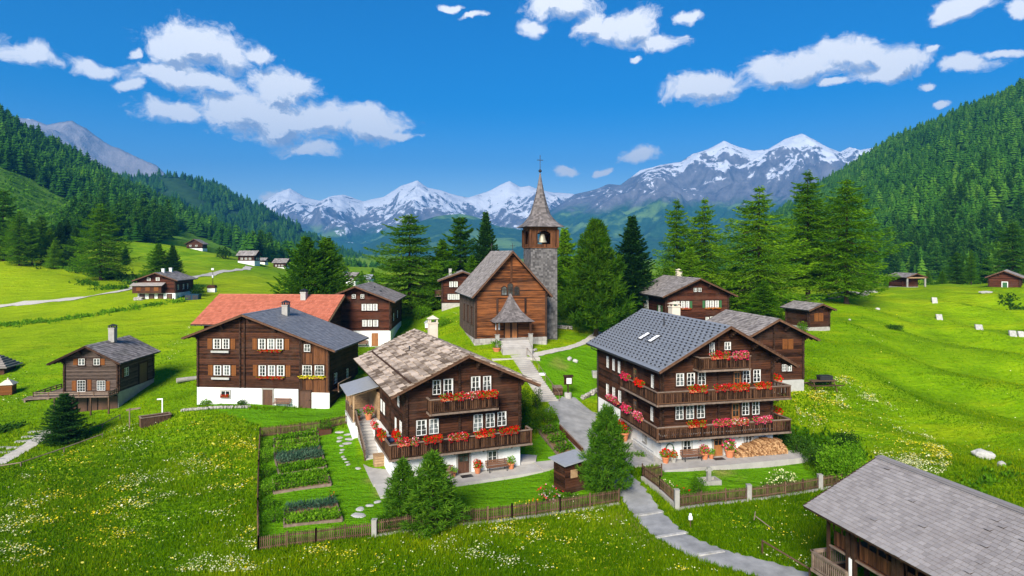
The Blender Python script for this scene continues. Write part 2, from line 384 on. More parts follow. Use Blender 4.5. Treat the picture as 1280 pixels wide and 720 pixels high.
# ------------------------------------------------------------------ buildings
class House:
    def __init__(s,name,label,cat,px,py,Y,ang,group=None,z=None):
        s.Y=Y; s.org=Vector(((px-640)/F*Y,Y,CZ-(py-HZ)*Y/F if z is None else z)); s.a=rad(ang)
        s.o=thing(name,label,cat,s.org,s.a,group); s.ca=math.cos(s.a); s.sa=math.sin(s.a)
        s.x0=0; s.x1=10; s.y0=0; s.y1=10
    def loc(s,x,y,z):
        dx,dy=x-s.org.x,y-s.org.y; return Vector((dx*s.ca+dy*s.sa,-dx*s.sa+dy*s.ca,z-s.org.z))
    def wor(s,x,y,z=0): return (s.org.x+x*s.ca-y*s.sa,s.org.y+x*s.sa+y*s.ca,s.org.z+z)
    def ray(s,px,py):
        c=s.loc(0,0,CZ); q=s.loc((px-640)/F,1,CZ-(py-HZ)/F); return c,q-c
    def front(s,px,py,y=None):
        c,d=s.ray(px,py); t=((s.y0 if y is None else y)-c.y)/d.y; p=c+d*t; return p.x,p.z
    def left(s,px,py,x=None):
        c,d=s.ray(px,py); t=((s.x0 if x is None else x)-c.x)/d.x; p=c+d*t; return p.y,p.z
    right=left
    def at(s,px,py,z):
        c,d=s.ray(px,py); t=(z-c.z)/d.z; p=c+d*t; return p.x,p.y
    def proj(s,x,y,z):
        w=s.wor(x,y,z); return 640+F*w[0]/w[1],HZ+F*(CZ-w[2])/w[1]
    def xlen(s,px,y=0):  # local x on y plane seen at column px
        return s.front(px,HZ+50,y)[0]
    def ylen(s,px,x=0): return s.left(px,HZ+50,x)[0]
    # axis box on a face: u along wall, d outward, z up
    def fbox(s,m,face,u0,u1,d0,d1,z0,z1,r=None):
        if face=='f': m.abox(u0,u1,s.y0-d1,s.y0-d0,z0,z1,r)
        elif face=='l': m.abox(s.x0-d1,s.x0-d0,u0,u1,z0,z1,r)
        elif face=='r': m.abox(s.x1+d0,s.x1+d1,u0,u1,z0,z1,r)
        else: m.abox(u0,u1,s.y1+d0,s.y1+d1,z0,z1,r)
    def setroof(s,rx,zr,xl,zl,xr,zrr,y0,y1):
        s.rf=dict(rx=rx,zr=zr,xl=xl,zl=zl,xr=xr,zrr=zrr,y0=y0,y1=y1)
    def rz(s,x):
        r=s.rf
        if x<=r['rx']: return r['zl']+(r['zr']-r['zl'])*(x-r['xl'])/(r['rx']-r['xl'])
        return r['zrr']+(r['zr']-r['zrr'])*(r['xr']-x)/(r['xr']-r['rx'])
    def logs(s,mt,z0,course=.21,under=.22,name='log_wall',inset=.05,vertical=False,xa=None,xb=None,ends=True,extra=()):
        r=s.rf; m=MB(); xa=s.x0 if xa is None else xa; xb=s.x1 if xb is None else xb
        top=r['zr']-under
        def xr_at(z):
            lo=r['xl']+(z+under-r['zl'])*(r['rx']-r['xl'])/(r['zr']-r['zl'])
            hi=r['xr']-(z+under-r['zrr'])*(r['xr']-r['rx'])/(r['zr']-r['zrr'])
            return max(xa,lo),min(xb,hi)
        def gable(yf,sg):
            n=max(1,int((top-z0)/course)); 
            for layer in (0,1):
                for i in range(n+1):
                    za=z0+i*course; zb=min(za+course,top)
                    if zb-za<.03: continue
                    if layer==0: za+=.03
                    a0,a1=xr_at(za); b0,b1=xr_at(zb)
                    if a1-a0<.1: continue
                    if b1<b0: b0=b1=(b0+b1)/2
                    d=random.uniform(0,.018) if layer==0 else .04
                    y=yf+sg*d; yy=yf+sg*(.14 if layer==0 else .16)
                    m.prism([(a0,y,za),(a1,y,za),(b1,y,zb),(b0,y,zb)],(0,yy-y,0),None if layer==0 else 0)
        def side(x,sg,zt):
            n=max(1,int(math.ceil((zt-z0)/course)))
            for layer in (0,1):
                for i in range(n):
                    za=z0+i*course; zb=min(za+course,zt)
                    if zb-za<.03: continue
                    if layer==0: za+=.03
                    d=random.uniform(0,.018) if layer==0 else .04
                    e=.14 if layer==0 else .16
                    q0,q1=sorted((x+sg*d,x+sg*e))
                    m.abox(q0,q1,s.y0+.145,s.y1-.145,za,zb,None if layer==0 else 0)
        gable(s.y0,1); gable(s.y1,-1)
        side(xa,1,s.rz(xa)-under); side(xb,-1,s.rz(xb)-under)
        w=m.build(name,mt,s.o)
        if ends:
            for x in (xa+.09,xb-.09)+tuple(extra):
                e=MB(); zt=s.rz(x)-under-.05; z=z0
                while z<zt-.1:
                    l=.16+random.uniform(-.03,.03)
                    e.abox(x-.085,x+.085,s.y0-l,s.y0-.003,z+.02,z+course-.02)
                    z+=course
                e.build('log_ends',M['beam'],w)
            for x,sg in ((xa,-1),(xb,1)):
                for y in (s.y0+.09,s.y1-.09)+tuple(s.sidex if hasattr(s,'sidex') else ()):
                    e=MB(); zt=s.rz(x)-under-.05; z=z0+course/2
                    while z<zt-.1:
                        l=.16+random.uniform(-.03,.03); q0,q1=sorted((x+sg*.003,x+sg*l))
                        e.abox(q0,q1,y-.085,y+.085,z+.02,z+course-.02); z+=course
                    e.build('log_ends',M['beam'],w)
        return w
    def base(s,z0,z1,mt='plaster',x0=None,x1=None,y0=None,y1=None,d=0.04,name='masonry_base'):
        m=MB(); x0=s.x0 if x0 is None else x0; x1=s.x1 if x1 is None else x1
        y0=s.y0 if y0 is None else y0; y1=s.y1 if y1 is None else y1
        m.abox(x0-d,x1+d,y0-d,y1+d,z0,z1); return m.build(name,M[mt],s.o)
    def roof(s,tile='r_grey',tw=.3,th=.3,tt=.02,jit=.0,board='barge',purlins=5,thick=.14,ridge=True,gutter=True,pipe=False,name='roof',nib=False,rt=.03,gap=.004):
        r=s.rf; m=MB(); ya,yb=r['y0'],r['y1']
        for (xe,ze) in ((r['xl'],r['zl']),(r['xr'],r['zrr'])):
            a=(xe,ya,ze-thick); b=(r['rx'],ya,r['zr']-thick)
            m.prism([a,b,(b[0],ya,b[2]+thick-.015),(a[0],ya,a[2]+thick-.015)],(0,yb-ya,0))
        # purlins carrying the eaves
        for i in range(purlins):
            x=s.x0+(s.x1-s.x0)*i/(purlins-1) if purlins>1 else r['rx']
            zt=s.rz(x)-thick-.01
            if abs(x-r['rx'])<.4: zt-=.05
            for k in range(3):
                m.abox(x-.09,x+.09,ya+.18+k*.28,s.y0-.17,zt-.2*(k+1),zt-.2*k-.01)
            m.abox(x-.09,x+.09,s.y1+.01,yb-.15,zt-.2,zt-.01)
        # rafters under the side eaves
        yy=ya+.3
        while yy<yb-.2:
            for (xe,ze,xw) in ((r['xl'],r['zl'],s.x0),(r['xr'],r['zrr'],s.x1)):
                if abs(xw-xe)>.4:
                    zz=s.rz(xw); m.bar((xe+.05*(1 if xw>xe else -1),yy,ze-thick-.06),(xw,yy,zz-thick-.06),.09,.11)
            yy+=.9
        rf=m.build(name,M['beam'],s.o)
        for y in (ya-.025,yb+.025):
            m=MB()
            for (xe,ze) in ((r['xl'],r['zl']),(r['xr'],r['zrr'])):
                m.bar((xe,y,ze-.08),(r['rx'],y,r['zr']-.08),.05,.22)
                m.bar((xe,y-.03,ze+.03),(r['rx'],y-.03,r['zr']+.03),.07,.05)
            m.build('bargeboard',M[board],rf)
        m=MB()
        for (xe,ze,sg) in ((r['xl'],r['zl'],-1),(r['xr'],r['zrr'],1)):
            s.tiles(m,xe,ze,r['rx'],r['zr'],ya,yb,tw,th,tt,jit,gap,nib)
        if ridge:
            y=ya
            while y<yb-.05:
                y2=min(y+.42,yb); k=random.uniform(0,.012)
                for sg,xe,ze in ((-1,r['xl'],r['zl']),(1,r['xr'],r['zrr'])):
                    sl=(r['zr']-ze)/abs(r['rx']-xe)
                    x2=r['rx']+sg*.2; q=r['zr']+tt+rt+.02+k
                    m.prism([(r['rx'],y,q),(x2,y,q-.2*sl),(x2,y,q-.2*sl-.03),(r['rx'],y,q-.03)],(0,y2-y,0))
                y=y2
        m.build('covering',M[tile],rf)
        if gutter:
            for (xe,ze,sg) in ((r['xr'],r['zrr'],1),(r['xl'],r['zl'],-1)):
                m=MB(); m.tube((xe+sg*.07,ya,ze-.09),(xe+sg*.07,yb,ze-.09),.065,n=8)
                if sg>0: m.build('gutter',M['metal'],rf)
            if pipe:
                x=r['xl']-.07; m.path([(x,s.y1-.2,r['zl']-.12),(x,s.y1-.2,r['zl']-.35),(s.x0-.09,s.y1-.2,r['zl']-.7),(s.x0-.09,s.y1-.2,.2)],.05)
            m.build('gutter',M['metal'],rf)
        s.rfo=rf; return rf
    def tiles(s,m,xe,ze,xr,zr,ya,yb,tw,th,tt,jit,gap=.004,nib=False):
        dx,dz=xr-xe,zr-ze; S=math.hypot(dx,dz); ux,uz=dx/S,dz/S
        nx,nz=(-uz,ux) if ux>0 else (uz,-ux)
        rows=max(1,int(round(S/th))); h=S/rows
        for i in range(rows):
            y=ya-random.random()*tw*.5 if i%2 else ya
            while y<yb-.02:
                w=tw*(1+random.uniform(-jit,jit)*1.2); y0=max(y,ya); y1=min(y+w,yb); y+=w
                if y1-y0<.03: continue
                j=random.uniform(-jit,jit)*.25*h
                s0=max(-.06,i*h+j) if i else -.06; s1=min(S,(i+1)*h+.12*h)
                k=random.uniform(0,jit)*.05
                p=lambda ss,yy,o:(xe+ux*ss+nx*o,yy,ze+uz*ss+nz*o)
                o0=tt*2+.012+k; o1=tt+.002
                g=gap+.01*jit
                if gap>.008 and random.random()<.012: k+=random.uniform(.02,.06)
                if nib and (i%2):
                    ym=(y0+y1)/2; sm=s0+.1; m.add([p(sm,ym-.09,o0+.07),p(sm,ym+.09,o0+.07),p(sm+.1,ym+.09,o0+.06),p(sm+.1,ym-.09,o0+.06),p(sm,ym-.09,o0-.01),p(sm,ym+.09,o0-.01)],[(0,1,2,3),(4,5,1,0)],0.0)
                o0=tt*2+.012+k
                m.add([p(s0,y0+g,o0),p(s0,y1-g,o0),p(s1,y1-g,o1),p(s1,y0+g,o1),p(s0,y0+g,o0-tt),p(s0,y1-g,o0-tt),p(s1,y1-g,o1-tt),p(s1,y0+g,o1-tt)],
                      [(0,1,2,3),(4,5,1,0),(5,6,2,1),(7,4,0,3)] if ux<0 else [(3,2,1,0),(0,1,5,4),(1,2,6,5),(3,0,4,7)])
    def window(s,face,u0,u1,z0,z1,cols=2,rows=3,cur=.0,case=True,off=0,box=False,frame='frame',fw=.04):
        m=MB(); B=lambda *a:s.fbox(m,face,*a)
        B(u0,u0+fw,off+.012,off+.07,z0,z1); B(u1-fw,u1,off+.012,off+.07,z0,z1)
        B(u0+fw,u1-fw,off+.012,off+.07,z0,z0+fw); B(u0+fw,u1-fw,off+.012,off+.07,z1-fw,z1)
        for i in range(1,cols):
            u=u0+(u1-u0)*i/cols; w=.042 if (cols==2 or i*2==cols) else .02
            B(u-w/2*1.3,u+w/2*1.3,off+.014,off+.066,z0+fw,z1-fw)
        for i in range(1,rows):
            z=z0+(z1-z0)*i/rows; B(u0+fw,u1-fw,off+.016,off+.055,z-.012,z+.012)
        f=m.build('window',M[frame],s.o)
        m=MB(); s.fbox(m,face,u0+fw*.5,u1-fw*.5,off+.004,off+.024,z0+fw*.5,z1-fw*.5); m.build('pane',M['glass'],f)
        if cur:
            w=(u1-u0)
            zz=z0+fw+(0 if cur>.3 else (z1-z0)*.45)
            for q0,q1 in ((u0+fw,u0+fw+w*cur*.4),(u1-fw-w*cur*.4,u1-fw)):
                m=MB(); s.fbox(m,face,q0,q1,off+.026,off+.034,zz,z1-fw); m.build('curtain',M['curtain'],f)
        if case:
            m=MB(); c=.09; mt=M['beam'] if case is True else M[case]
            s.fbox(m,face,u0-c,u0-.002,off,off+.085,z0-.02,z1+.02); s.fbox(m,face,u1+.002,u1+c,off,off+.085,z0-.02,z1+.02)
            s.fbox(m,face,u0-c-.03,u1+c+.03,off,off+.1,z1+.022,z1+.12); s.fbox(m,face,u0-c-.04,u1+c+.04,off,off+.14,z0-.1,z0-.022)
            m.build('casing',mt,f)
        return f
    def shutter(s,face,u0,u1,z0,z1,mt='shutter'):
        m=MB(); n=3
        for i in range(n):
            s.fbox(m,face,u0+(u1-u0)*i/n+.005,u0+(u1-u0)*(i+1)/n-.005,.02,.05,z0,z1)
        s.fbox(m,face,u0+.02,u1-.02,.05,.072,z0+.12,z0+.2); s.fbox(m,face,u0+.02,u1-.02,.05,.072,z1-.2,z1-.12)
        m.build('shutter',M[mt],s.o)
    def door(s,face,u0,u1,z0,z1,mt='door',glass=False,jamb='concrete',off=0.0):
        m=MB(); n=4
        for i in range(n): s.fbox(m,face,u0+(u1-u0)*i/n+.004,u0+(u1-u0)*(i+1)/n-.004,off+.01,off+.055,z0,z1)
        for z in (z0+.1,z0+(z1-z0)*.45,z1-.14): s.fbox(m,face,u0+.03,u1-.03,off+.055,off+.075,z,z+.12)
        d=m.build('door',M[mt],s.o)
        m=MB(); j=.14
        s.fbox(m,face,u0-j,u0-.003,off,off+.1,z0,z1+.003); s.fbox(m,face,u1+.003,u1+j,off,off+.1,z0,z1+.003); s.fbox(m,face,u0-j,u1+j,off,off+.104,z1+.005,z1+.16)
        m.build('door_frame',M[jamb],d)
        if glass:
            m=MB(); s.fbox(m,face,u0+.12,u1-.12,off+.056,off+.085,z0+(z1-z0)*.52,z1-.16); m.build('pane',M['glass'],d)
            m=MB(); zc=(z0+(z1-z0)*.52+z1-.16)/2
            s.fbox(m,face,u0+.12,u1-.12,off+.086,off+.1,zc-.02,zc+.02); s.fbox(m,face,(u0+u1)/2-.02,(u0+u1)/2+.02,off+.086,off+.099,z0+(z1-z0)*.52,z1-.16)
            m.build('glazing_bar',M[mt],d)
        m=MB(); s.fbox(m,face,u1-.13,u1-.09,off+.056,off+.12,z0+.95,z0+1.1); m.build('handle',M['metal'],d)
        return d
    def railing(s,parent,pts,zf,h,wall='railing',gap=.065,bw=.115,bot=.02,posts=2.2):
        m=MB(); t=MB()
        for (xa,ya),(xb,yb) in zip(pts,pts[1:]):
            L=math.hypot(xb-xa,yb-ya); dx,dy=(xb-xa)/L,(yb-ya)/L; nx,ny=dy,-dx
            n=max(1,int(L/(bw+gap)))
            for i in range(n):
                a=i*L/n+gap/2; b=(i+1)*L/n-gap/2
                q=[(xa+dx*a,ya+dy*a),(xa+dx*b,ya+dy*b)]
                zt=zf+h-.1; zb=zf+.1
                th=.03
                m.prism([(q[0][0],q[0][1],zb),(q[1][0],q[1][1],zb),(q[1][0],q[1][1],zt),(q[0][0],q[0][1],zt)],(-nx*th,-ny*th,0))
            np_=max(1,int(round(L/posts)))
            for i in range(np_+1):
                a=L*i/np_; x,y=xa+dx*a-nx*.06,ya+dy*a-ny*.06; m.abox(x-.055,x+.055,y-.055,y+.055,zf-.12,zf+h-.06)
            e=.06
            t.bar((xa-dx*e,ya-dy*e,zf+h-.03),(xb+dx*e,yb+dy*e,zf+h-.03),.16,.07)
            m.bar((xa,ya,zf+.1),(xb,yb,zf+.1),.09,.08); m.bar((xa,ya,zf+h-.13),(xb,yb,zf+h-.13),.08,.09)
            t.bar((xa-dx*.08,ya-dy*.08,zf-.09),(xb+dx*.08,yb+dy*.08,zf-.09),.1,.16)
        r=m.build('railing',M[wall],parent); t.build('handrail',M['railtop'],parent); return r
    def balcony(s,rects,pts,zf,h,joists=True):
        m=MB()
        for i,(xa,xb,ya,yb) in enumerate(rects):
            m.abox(xa,xb,ya,yb,zf-.1-.004*i,zf-.02-.004*i)
        # joists below the front strip
        xa,xb,ya,yb=rects[0]
        if joists:
            x=xa+.3
            while x<xb: m.abox(x-.07,x+.07,ya+.1,yb-.02,zf-.3,zf-.104); x+=1.3
        b=m.build('balcony',M['beam'],s.o); s.railing(b,pts,zf,h); return b
    def chimney(s,x,y,z0,z1,w=.7,d=.7,mt='chimney',cap='hood'):
        m=MB(); m.abox(x-w/2,x+w/2,y-d/2,y+d/2,z0,z1)
        m.abox(x-w/2-.07,x+w/2+.07,y-d/2-.07,y+d/2+.07,z1-.12,z1-.03)
        c=m.build('chimney',M[mt],s.rfo)
        return c
    def chimcap(s,x,y,z1,w=.7,h=.55,mt='chimney'):
        m=MB()
        for sx in (-1,1):
            for sy in (-1,1): m.abox(x+sx*w*.4-.07,x+sx*w*.4+.07,y+sy*w*.4-.07,y+sy*w*.4+.07,z1,z1+h*.5)
        q=w/2+.12
        b=[(x-q,y-q,z1+h*.5),(x+q,y-q,z1+h*.5),(x+q,y+q,z1+h*.5),(x-q,y+q,z1+h*.5)]
        m.add(b+[(x,y,z1+h)],[(0,1,4),(1,2,4),(2,3,4),(3,0,4),(3,2,1,0)])
        m.build('chimney_cap',M[mt],s.rfo)
    def foot(s,e=.1):
        return [s.wor(s.x0-e,s.y0-e)[:2],s.wor(s.x1+e,s.y0-e)[:2],s.wor(s.x1+e,s.y1+e)[:2],s.wor(s.x0-e,s.y1+e)[:2]]
def wins(h,face,rects,**kw):
    """windows from photo rectangles (x0,y0,x1,y1)"""
    out=[]
    for R in rects:
        x0,y0,x1,y1=R[:4]; f=h.front if face=='f' else h.left
        px=None if face=='f' else (h.x0 if face=='l' else h.x1)
        a=f(x0,y0,px); b=f(x1,y1,px)
        u0,u1=sorted((a[0],b[0])); z=f((x0+x1)/2,y0,px)[1]; zb=f((x0+x1)/2,y1,px)[1]
        k=dict(kw); 
        if len(R)>4: k.update(R[4])
        out.append((u0,u1,zb,z)); h.window(face,u0,u1,zb,z,**k)
    return out
# ------------------------------------------------------------------ foliage makers
def leaf_quads(P,D,Nn,l,w):
    """diamond leaves at P pointing along D with normal hint Nn"""
    D=D/np.linalg.norm(D,axis=1)[:,None]; S=np.cross(D,Nn); S/=np.maximum(np.linalg.norm(S,axis=1),1e-6)[:,None]
    l=np.broadcast_to(l,(len(P),))[:,None]; w=np.broadcast_to(w,(len(P),))[:,None]
    V=np.stack([P,P+D*l*.5+S*w*.5,P+D*l,P+D*l*.5-S*w*.5],1).reshape(-1,3)
    return V,np.arange(len(P)*4).reshape(-1,4)
def rdir(n):
    v=rng.normal(size=(n,3)); return v/np.linalg.norm(v,axis=1)[:,None]
def conifer(H,R,seed,mt,n_leaf=9000,t0=.07,p=.85,droop=.25,upt=.25,leaf=.45,lw=.38,irr=.35,whorls=34,per=7,hang=.25,spread=.85,fill=.35):
    """crown mesh of drooping sprays on whorled branches"""
    g=np.random.default_rng(seed); br=[]
    for i in range(whorls):
        t=t0+(1-t0)*(max(0.0,i+g.uniform(-.3,.3))/whorls)**.95; t=min(max(t,t0),.985)
        n=per if t<.85 else max(4,per-2); a0=g.uniform(0,6.28)
        for k in range(n):
            r=R*min(1,.5+(t-t0)/.24)*(1-t)**p*(1+irr*g.normal()*.5)+.12
            if g.random()<irr*.22: r*=.55
            br.append((t*H,a0+6.283*k/n+g.uniform(-.3,.3),max(r,.12),g.uniform(-.12,.12),g.random()))
    br=np.array(br); L=br[:,2]; prob=L/L.sum(); cnt=np.maximum((prob*n_leaf).astype(int),5)
    I=np.repeat(np.arange(len(br)),cnt); n=len(I)
    s=g.beta(1.5,1.05,n); z0=br[I,0]; az=br[I,1]; r=br[I,2]
    tt=z0/H
    dr=droop*(1-.7*tt)+br[I,3]*.5
    x=s*r; zz=z0+r*(-dr*s*1.1+upt*s*s)
    # lateral twigs
    side=g.uniform(-1,1,n)*spread*(.42*r*np.sin(np.clip(s,0,1)*PI*.93)+.06)
    P=np.stack([x*np.cos(az)-side*np.sin(az),x*np.sin(az)+side*np.cos(az),zz-np.abs(side)*hang-g.uniform(0,.12,n)*hang],1)
    da=az+np.clip(side/(r+.01)*2.2,-1.1,1.1)+g.normal(0,.3,n)
    dz=-dr*.8+2*upt*s-.12-hang*.6*g.random(n)
    D=np.stack([np.cos(da),np.sin(da),dz+g.normal(0,.14,n)],1)
    up=np.stack([g.normal(0,.75,n),g.normal(0,.75,n),np.ones(n)],1)
    ll=leaf*(1.15-.45*s)*g.uniform(.6,1.3,n)*(.55+.45*np.minimum(1,r/(.35*R)))
    V,Q=leaf_quads(P,D,up,ll,ll*lw)
    rr=np.clip(.45+.6*(br[I,4]-.5)+g.normal(0,.16,n),0,1)
    # inner twigs that give the crown depth
    m=int(n*fill); J=g.integers(0,len(br),m); ss=g.uniform(.02,.5,m); r2=br[J,2]; a2=br[J,1]+g.normal(0,.35,m)
    P2=np.stack([ss*r2*np.cos(a2),ss*r2*np.sin(a2),br[J,0]+g.normal(0,.012*H,m)-ss*r2*droop*.5],1)
    D2=np.stack([np.cos(a2),np.sin(a2),-.35+g.normal(0,.3,m)],1)
    l2=leaf*1.2*g.uniform(.6,1.2,m)
    V2,Q2=leaf_quads(P2,D2,np.stack([g.normal(0,.8,m),g.normal(0,.8,m),np.ones(m)],1),l2,l2*lw)
    # branch wood
    me=mesh_np('crown',np.concatenate([V,V2]),np.concatenate([Q,Q2+len(V)]),mt,np.concatenate([rr,np.clip(.45+.6*(br[J,4]-.5)+g.normal(0,.16,m),0,1)]))
    return me,br
def trunk_mesh(H,r,br=None,seed=0):
    m=MB(); k=6
    pts=[(0.0+math.sin(seed+i)*.04*r*i,math.cos(seed*2+i)*.04*r*i,H*.985*i/k-(.6 if i==0 else 0)) for i in range(k+1)]
    for i in range(k): m.tube(pts[i],pts[i+1],r*(1-i/k)+.015,r*(1-(i+1)/k)+.015,8)
    m.tube((0,0,-.5),(0,0,.5),r*1.5,r*.98,8)
    if br is not None:
        for b in br[::2]:
            z,a,L=b[0],b[1],b[2]
            if L<.4: continue
            m.tube((0,0,z),(math.cos(a)*L*.75,math.sin(a)*L*.75,z-.16*L),.016*L+.012,.008,4)
    me_o=m
    me=bpy.data.meshes.new('trunk'); me.from_pydata(m.v,[],m.f); me.update(); me.materials.append(M['bark']); return me
def bursts(H,R,seed,mt,n_tuft=900,per=11,l=.2,w=.055,t0=.03,prof=None,irr=.15):
    """mountain pine: upright needle bursts on an ovoid crown"""
    g=np.random.default_rng(seed)
    t=t0+(1-t0)*g.beta(1.0,1.25,n_tuft)
    prof=prof or (lambda t:(np.minimum(1,(t+.02)/.2)**.5)*(1-t)**.6)
    a=g.uniform(0,6.283,n_tuft)
    lump=1+irr*np.sin(a*3+t*17+seed)+irr*np.sin(a*5-t*31)+.1*g.normal(size=n_tuft)
    q=g.random(n_tuft)**.28
    r=R*prof(t)*lump*q
    Cn=np.stack([r*np.cos(a),r*np.sin(a),t*H],1)
    out=np.stack([np.cos(a),np.sin(a),.75+t*1.2],1); out/=np.linalg.norm(out,axis=1)[:,None]
    I=np.repeat(np.arange(n_tuft),per); n=len(I)
    D=out[I]*.9+g.normal(0,.55,(n,3)); 
    ll=l*g.uniform(.6,1.2,n)
    P=Cn[I]-out[I]*l*.45+out[I]*(g.random(n)[:,None]*l*1.1)
    V,Q=leaf_quads(P,D,g.normal(0,1,(n,3)),ll,w)
    rr=np.clip(.2+.5*g.random(n_tuft)[I]+g.normal(0,.13,n),0,1)
    return mesh_np('crown',V,Q,mt,rr)
def leaf_cloud(ell,n,l,mt,name='foliage',shell=.25,seed=0,w=.6,bias=.25):
    """leaves through the volume of several ellipsoids (cx,cy,cz,rx,ry,rz), densest at the outside"""
    g=np.random.default_rng(seed); E=np.array(ell,float)
    vol=(E[:,3]*E[:,4]*E[:,5])**.67; I=g.choice(len(E),n,p=vol/vol.sum())
    d=g.normal(size=(n,3)); d/=np.linalg.norm(d,axis=1)[:,None]
    q=g.random(n)**shell
    lump=1+.16*np.sin(d[:,0]*6+I)*np.sin(d[:,1]*7+I*2)+.12*np.sin(d[:,2]*9+I)
    P=E[I,:3]+d*E[I,3:]*(q*lump)[:,None]
    D=d+g.normal(0,.8,(n,3)); D[:,2]+=bias
    ll=l*g.uniform(.6,1.3,n)
    V,Q=leaf_quads(P,D,d+g.normal(0,.6,(n,3)),ll,ll*w)
    rr=np.clip(.33+.3*g.random(len(E))[I]+g.normal(0,.2,n),0,1)
    return mesh_np(name,V,Q,mt,rr)
def bush(name,label,cat,pos,r,h,seed,mt='bush',n=2200,l=.13,group=None,lobes=7,flowers=None):
    g=random.Random(seed); t=thing(name,label,cat,pos,g.random()*6,group)
    ell=[(0,0,h*.45,r*.75,r*.75,h*.5)]
    for i in range(lobes):
        a=6.283*i/lobes+g.uniform(-.4,.4); q=g.uniform(.35,.62)*r
        ell.append((math.cos(a)*q,math.sin(a)*q,h*g.uniform(.3,.66),r*g.uniform(.3,.48),r*g.uniform(.3,.48),h*g.uniform(.24,.4)))
    link('foliage',leaf_cloud(ell,n,l,M[mt],seed=seed),t)
    m=MB()
    for i in range(5):
        a=g.uniform(0,6.28); m.tube((0,0,-.2),(math.cos(a)*r*.45,math.sin(a)*r*.45,h*.6),.04,.012,5)
    m.build('stems',M['bark'],t)
    if flowers:
        mt2,nf,fl=flowers
        link('blossoms',leaf_cloud([(e[0],e[1],e[2]+e[5]*.25,e[3]*1.05,e[4]*1.05,e[5]*.9) for e in ell],nf,fl,M[mt2],'blossoms',.06,seed+5,1.0),t)
    return t
# ------------------------------------------------------------------ flower boxes, pots, benches
_fb={}
def flowerbox_proto(kind,L,seed):
    t=thing('flower_box','x','flower box')
    m=MB(); w=.2
    m.abox(-L/2,L/2,-.14,-.12,-.12,.1); m.abox(-L/2,L/2,.08,.1,-.12,.1); m.abox(-L/2,-L/2+.02,-.12,.08,-.12,.1); m.abox(L/2-.02,L/2,-.12,.08,-.12,.1); m.abox(-L/2+.02,L/2-.02,-.12,.08,-.12,.06)
    m.build('planter',M['terracotta'] if seed%2 else M['benchwood'],t)
    g=random.Random(seed); n=5; ell=[(-L/2+L*(i+.5)/n,-.08+g.uniform(-.05,.03),.2+g.uniform(-.05,.08),L/n*.75,.24,.24) for i in range(n)]
    link('foliage',leaf_cloud(ell,170,.13,M['veg'],seed=seed,shell=.4,w=.8),t)
    ell2=[(a,b-.04,c+.02,d*1.05,e*1.12,f*1.1) for a,b,c,d,e,f in ell]+[(a,b-.16,c-.25,d*.7,.12,.14) for a,b,c,d,e,f in ell[::2]]
    link('blossoms',leaf_cloud(ell2,330,.12,M[kind],'blossoms',seed=seed+3,shell=.12,w=.95),t)
    return t
def place_box(h,x,y,z,kind,label,L=1.5,rz=0,group=None,seed=0):
    key=(kind,seed%3); w=h.wor(x,y,z); a=h.a+rz
    if key not in _fb:
        t=flowerbox_proto(kind,1.5,seed%3+len(kind)); _fb[key]=t; t.location=w; t.rotation_euler=(0,0,a); t.scale=(L/1.5,1,1)
        t['label']=label
        if group: t['group']=group
        return t
    return dup(_fb[key],w,a,label,group,(L/1.5,random.uniform(.92,1.08),random.uniform(.9,1.1)))
def rail_boxes(h,face,d,specs,z,kindgroup):
    """specs: (px, width_px, kind, label): boxes hung on a railing d metres in front of the wall"""
    for i,(px,wpx,kind,label) in enumerate(specs):
        if face=='f':
            y=h.y0-d; x=h.front(px,HZ+100,y)[0]; x2=h.front(px+wpx/2,HZ+100,y)[0]; place_box(h,x,y-.02,z,kind,label,max(.9,2*(x2-x)),0,kindgroup,i)
        else:
            xx=h.x0-d; y=h.left(px,HZ+100,xx)[0]; place_box(h,xx-.02,y,z,kind,label,wpx,-PI/2,kindgroup,i)
_pot={}
def pot(name_kind,pos,label,s=1.0,group='potted plants by the house fronts'):
    key=name_kind
    if key in _pot:
        return dup(_pot[key],pos,random.uniform(0,6),label,group,s)
    t=thing('flower_pot',label,'flower pot',pos,0,group)
    m=MB(); m.lathe([(.17,0),(.24,.34),(.27,.34),(.27,.42),(.23,.42),(.21,.36)],n=14)
    m.build('pot',M['terracotta'] if key!='grey' else M['concrete'],t)
    link('foliage',leaf_cloud([(0,0,.6,.3,.3,.25)],150,.14,M['veg'],seed=len(key)),t)
    if key in('red','pink','grey'):
        link('blossoms',leaf_cloud([(0,0,.68,.33,.33,.27)],110,.1,M['redfl' if key!='pink' else 'pinkfl'],'blossoms',.1,3,1),t)
    t.scale=(s,s,s); _pot[key]=t; return t
def bench_proto(L=2.0):
    t=thing('park_bench','x','bench')
    m=MB()
    for i in range(4): m.abox(-L/2,L/2,-.28+i*.135,-.17+i*.135,.42,.46)
    m.build('seat',M['benchwood'],t)
    m=MB()
    for i in range(3): m.bar((-L/2,.27+.035*i,.56+i*.15),(L/2,.27+.035*i,.56+i*.15),.03,.12)
    m.build('backrest',M['benchwood'],t)
    for sx in (-1,1):
        m=MB(); x=sx*(L/2-.22)
        m.bar((x,-.25,0),(x,-.2,.42),.05,.06); m.bar((x,.3,0),(x,.22,.42),.05,.06); m.bar((x,-.27,.4),(x,.25,.4),.05,.05); m.bar((x,.22,.4),(x,.37,.95),.05,.05)
        m.build('leg_frame',M['metal'],t)
    return t
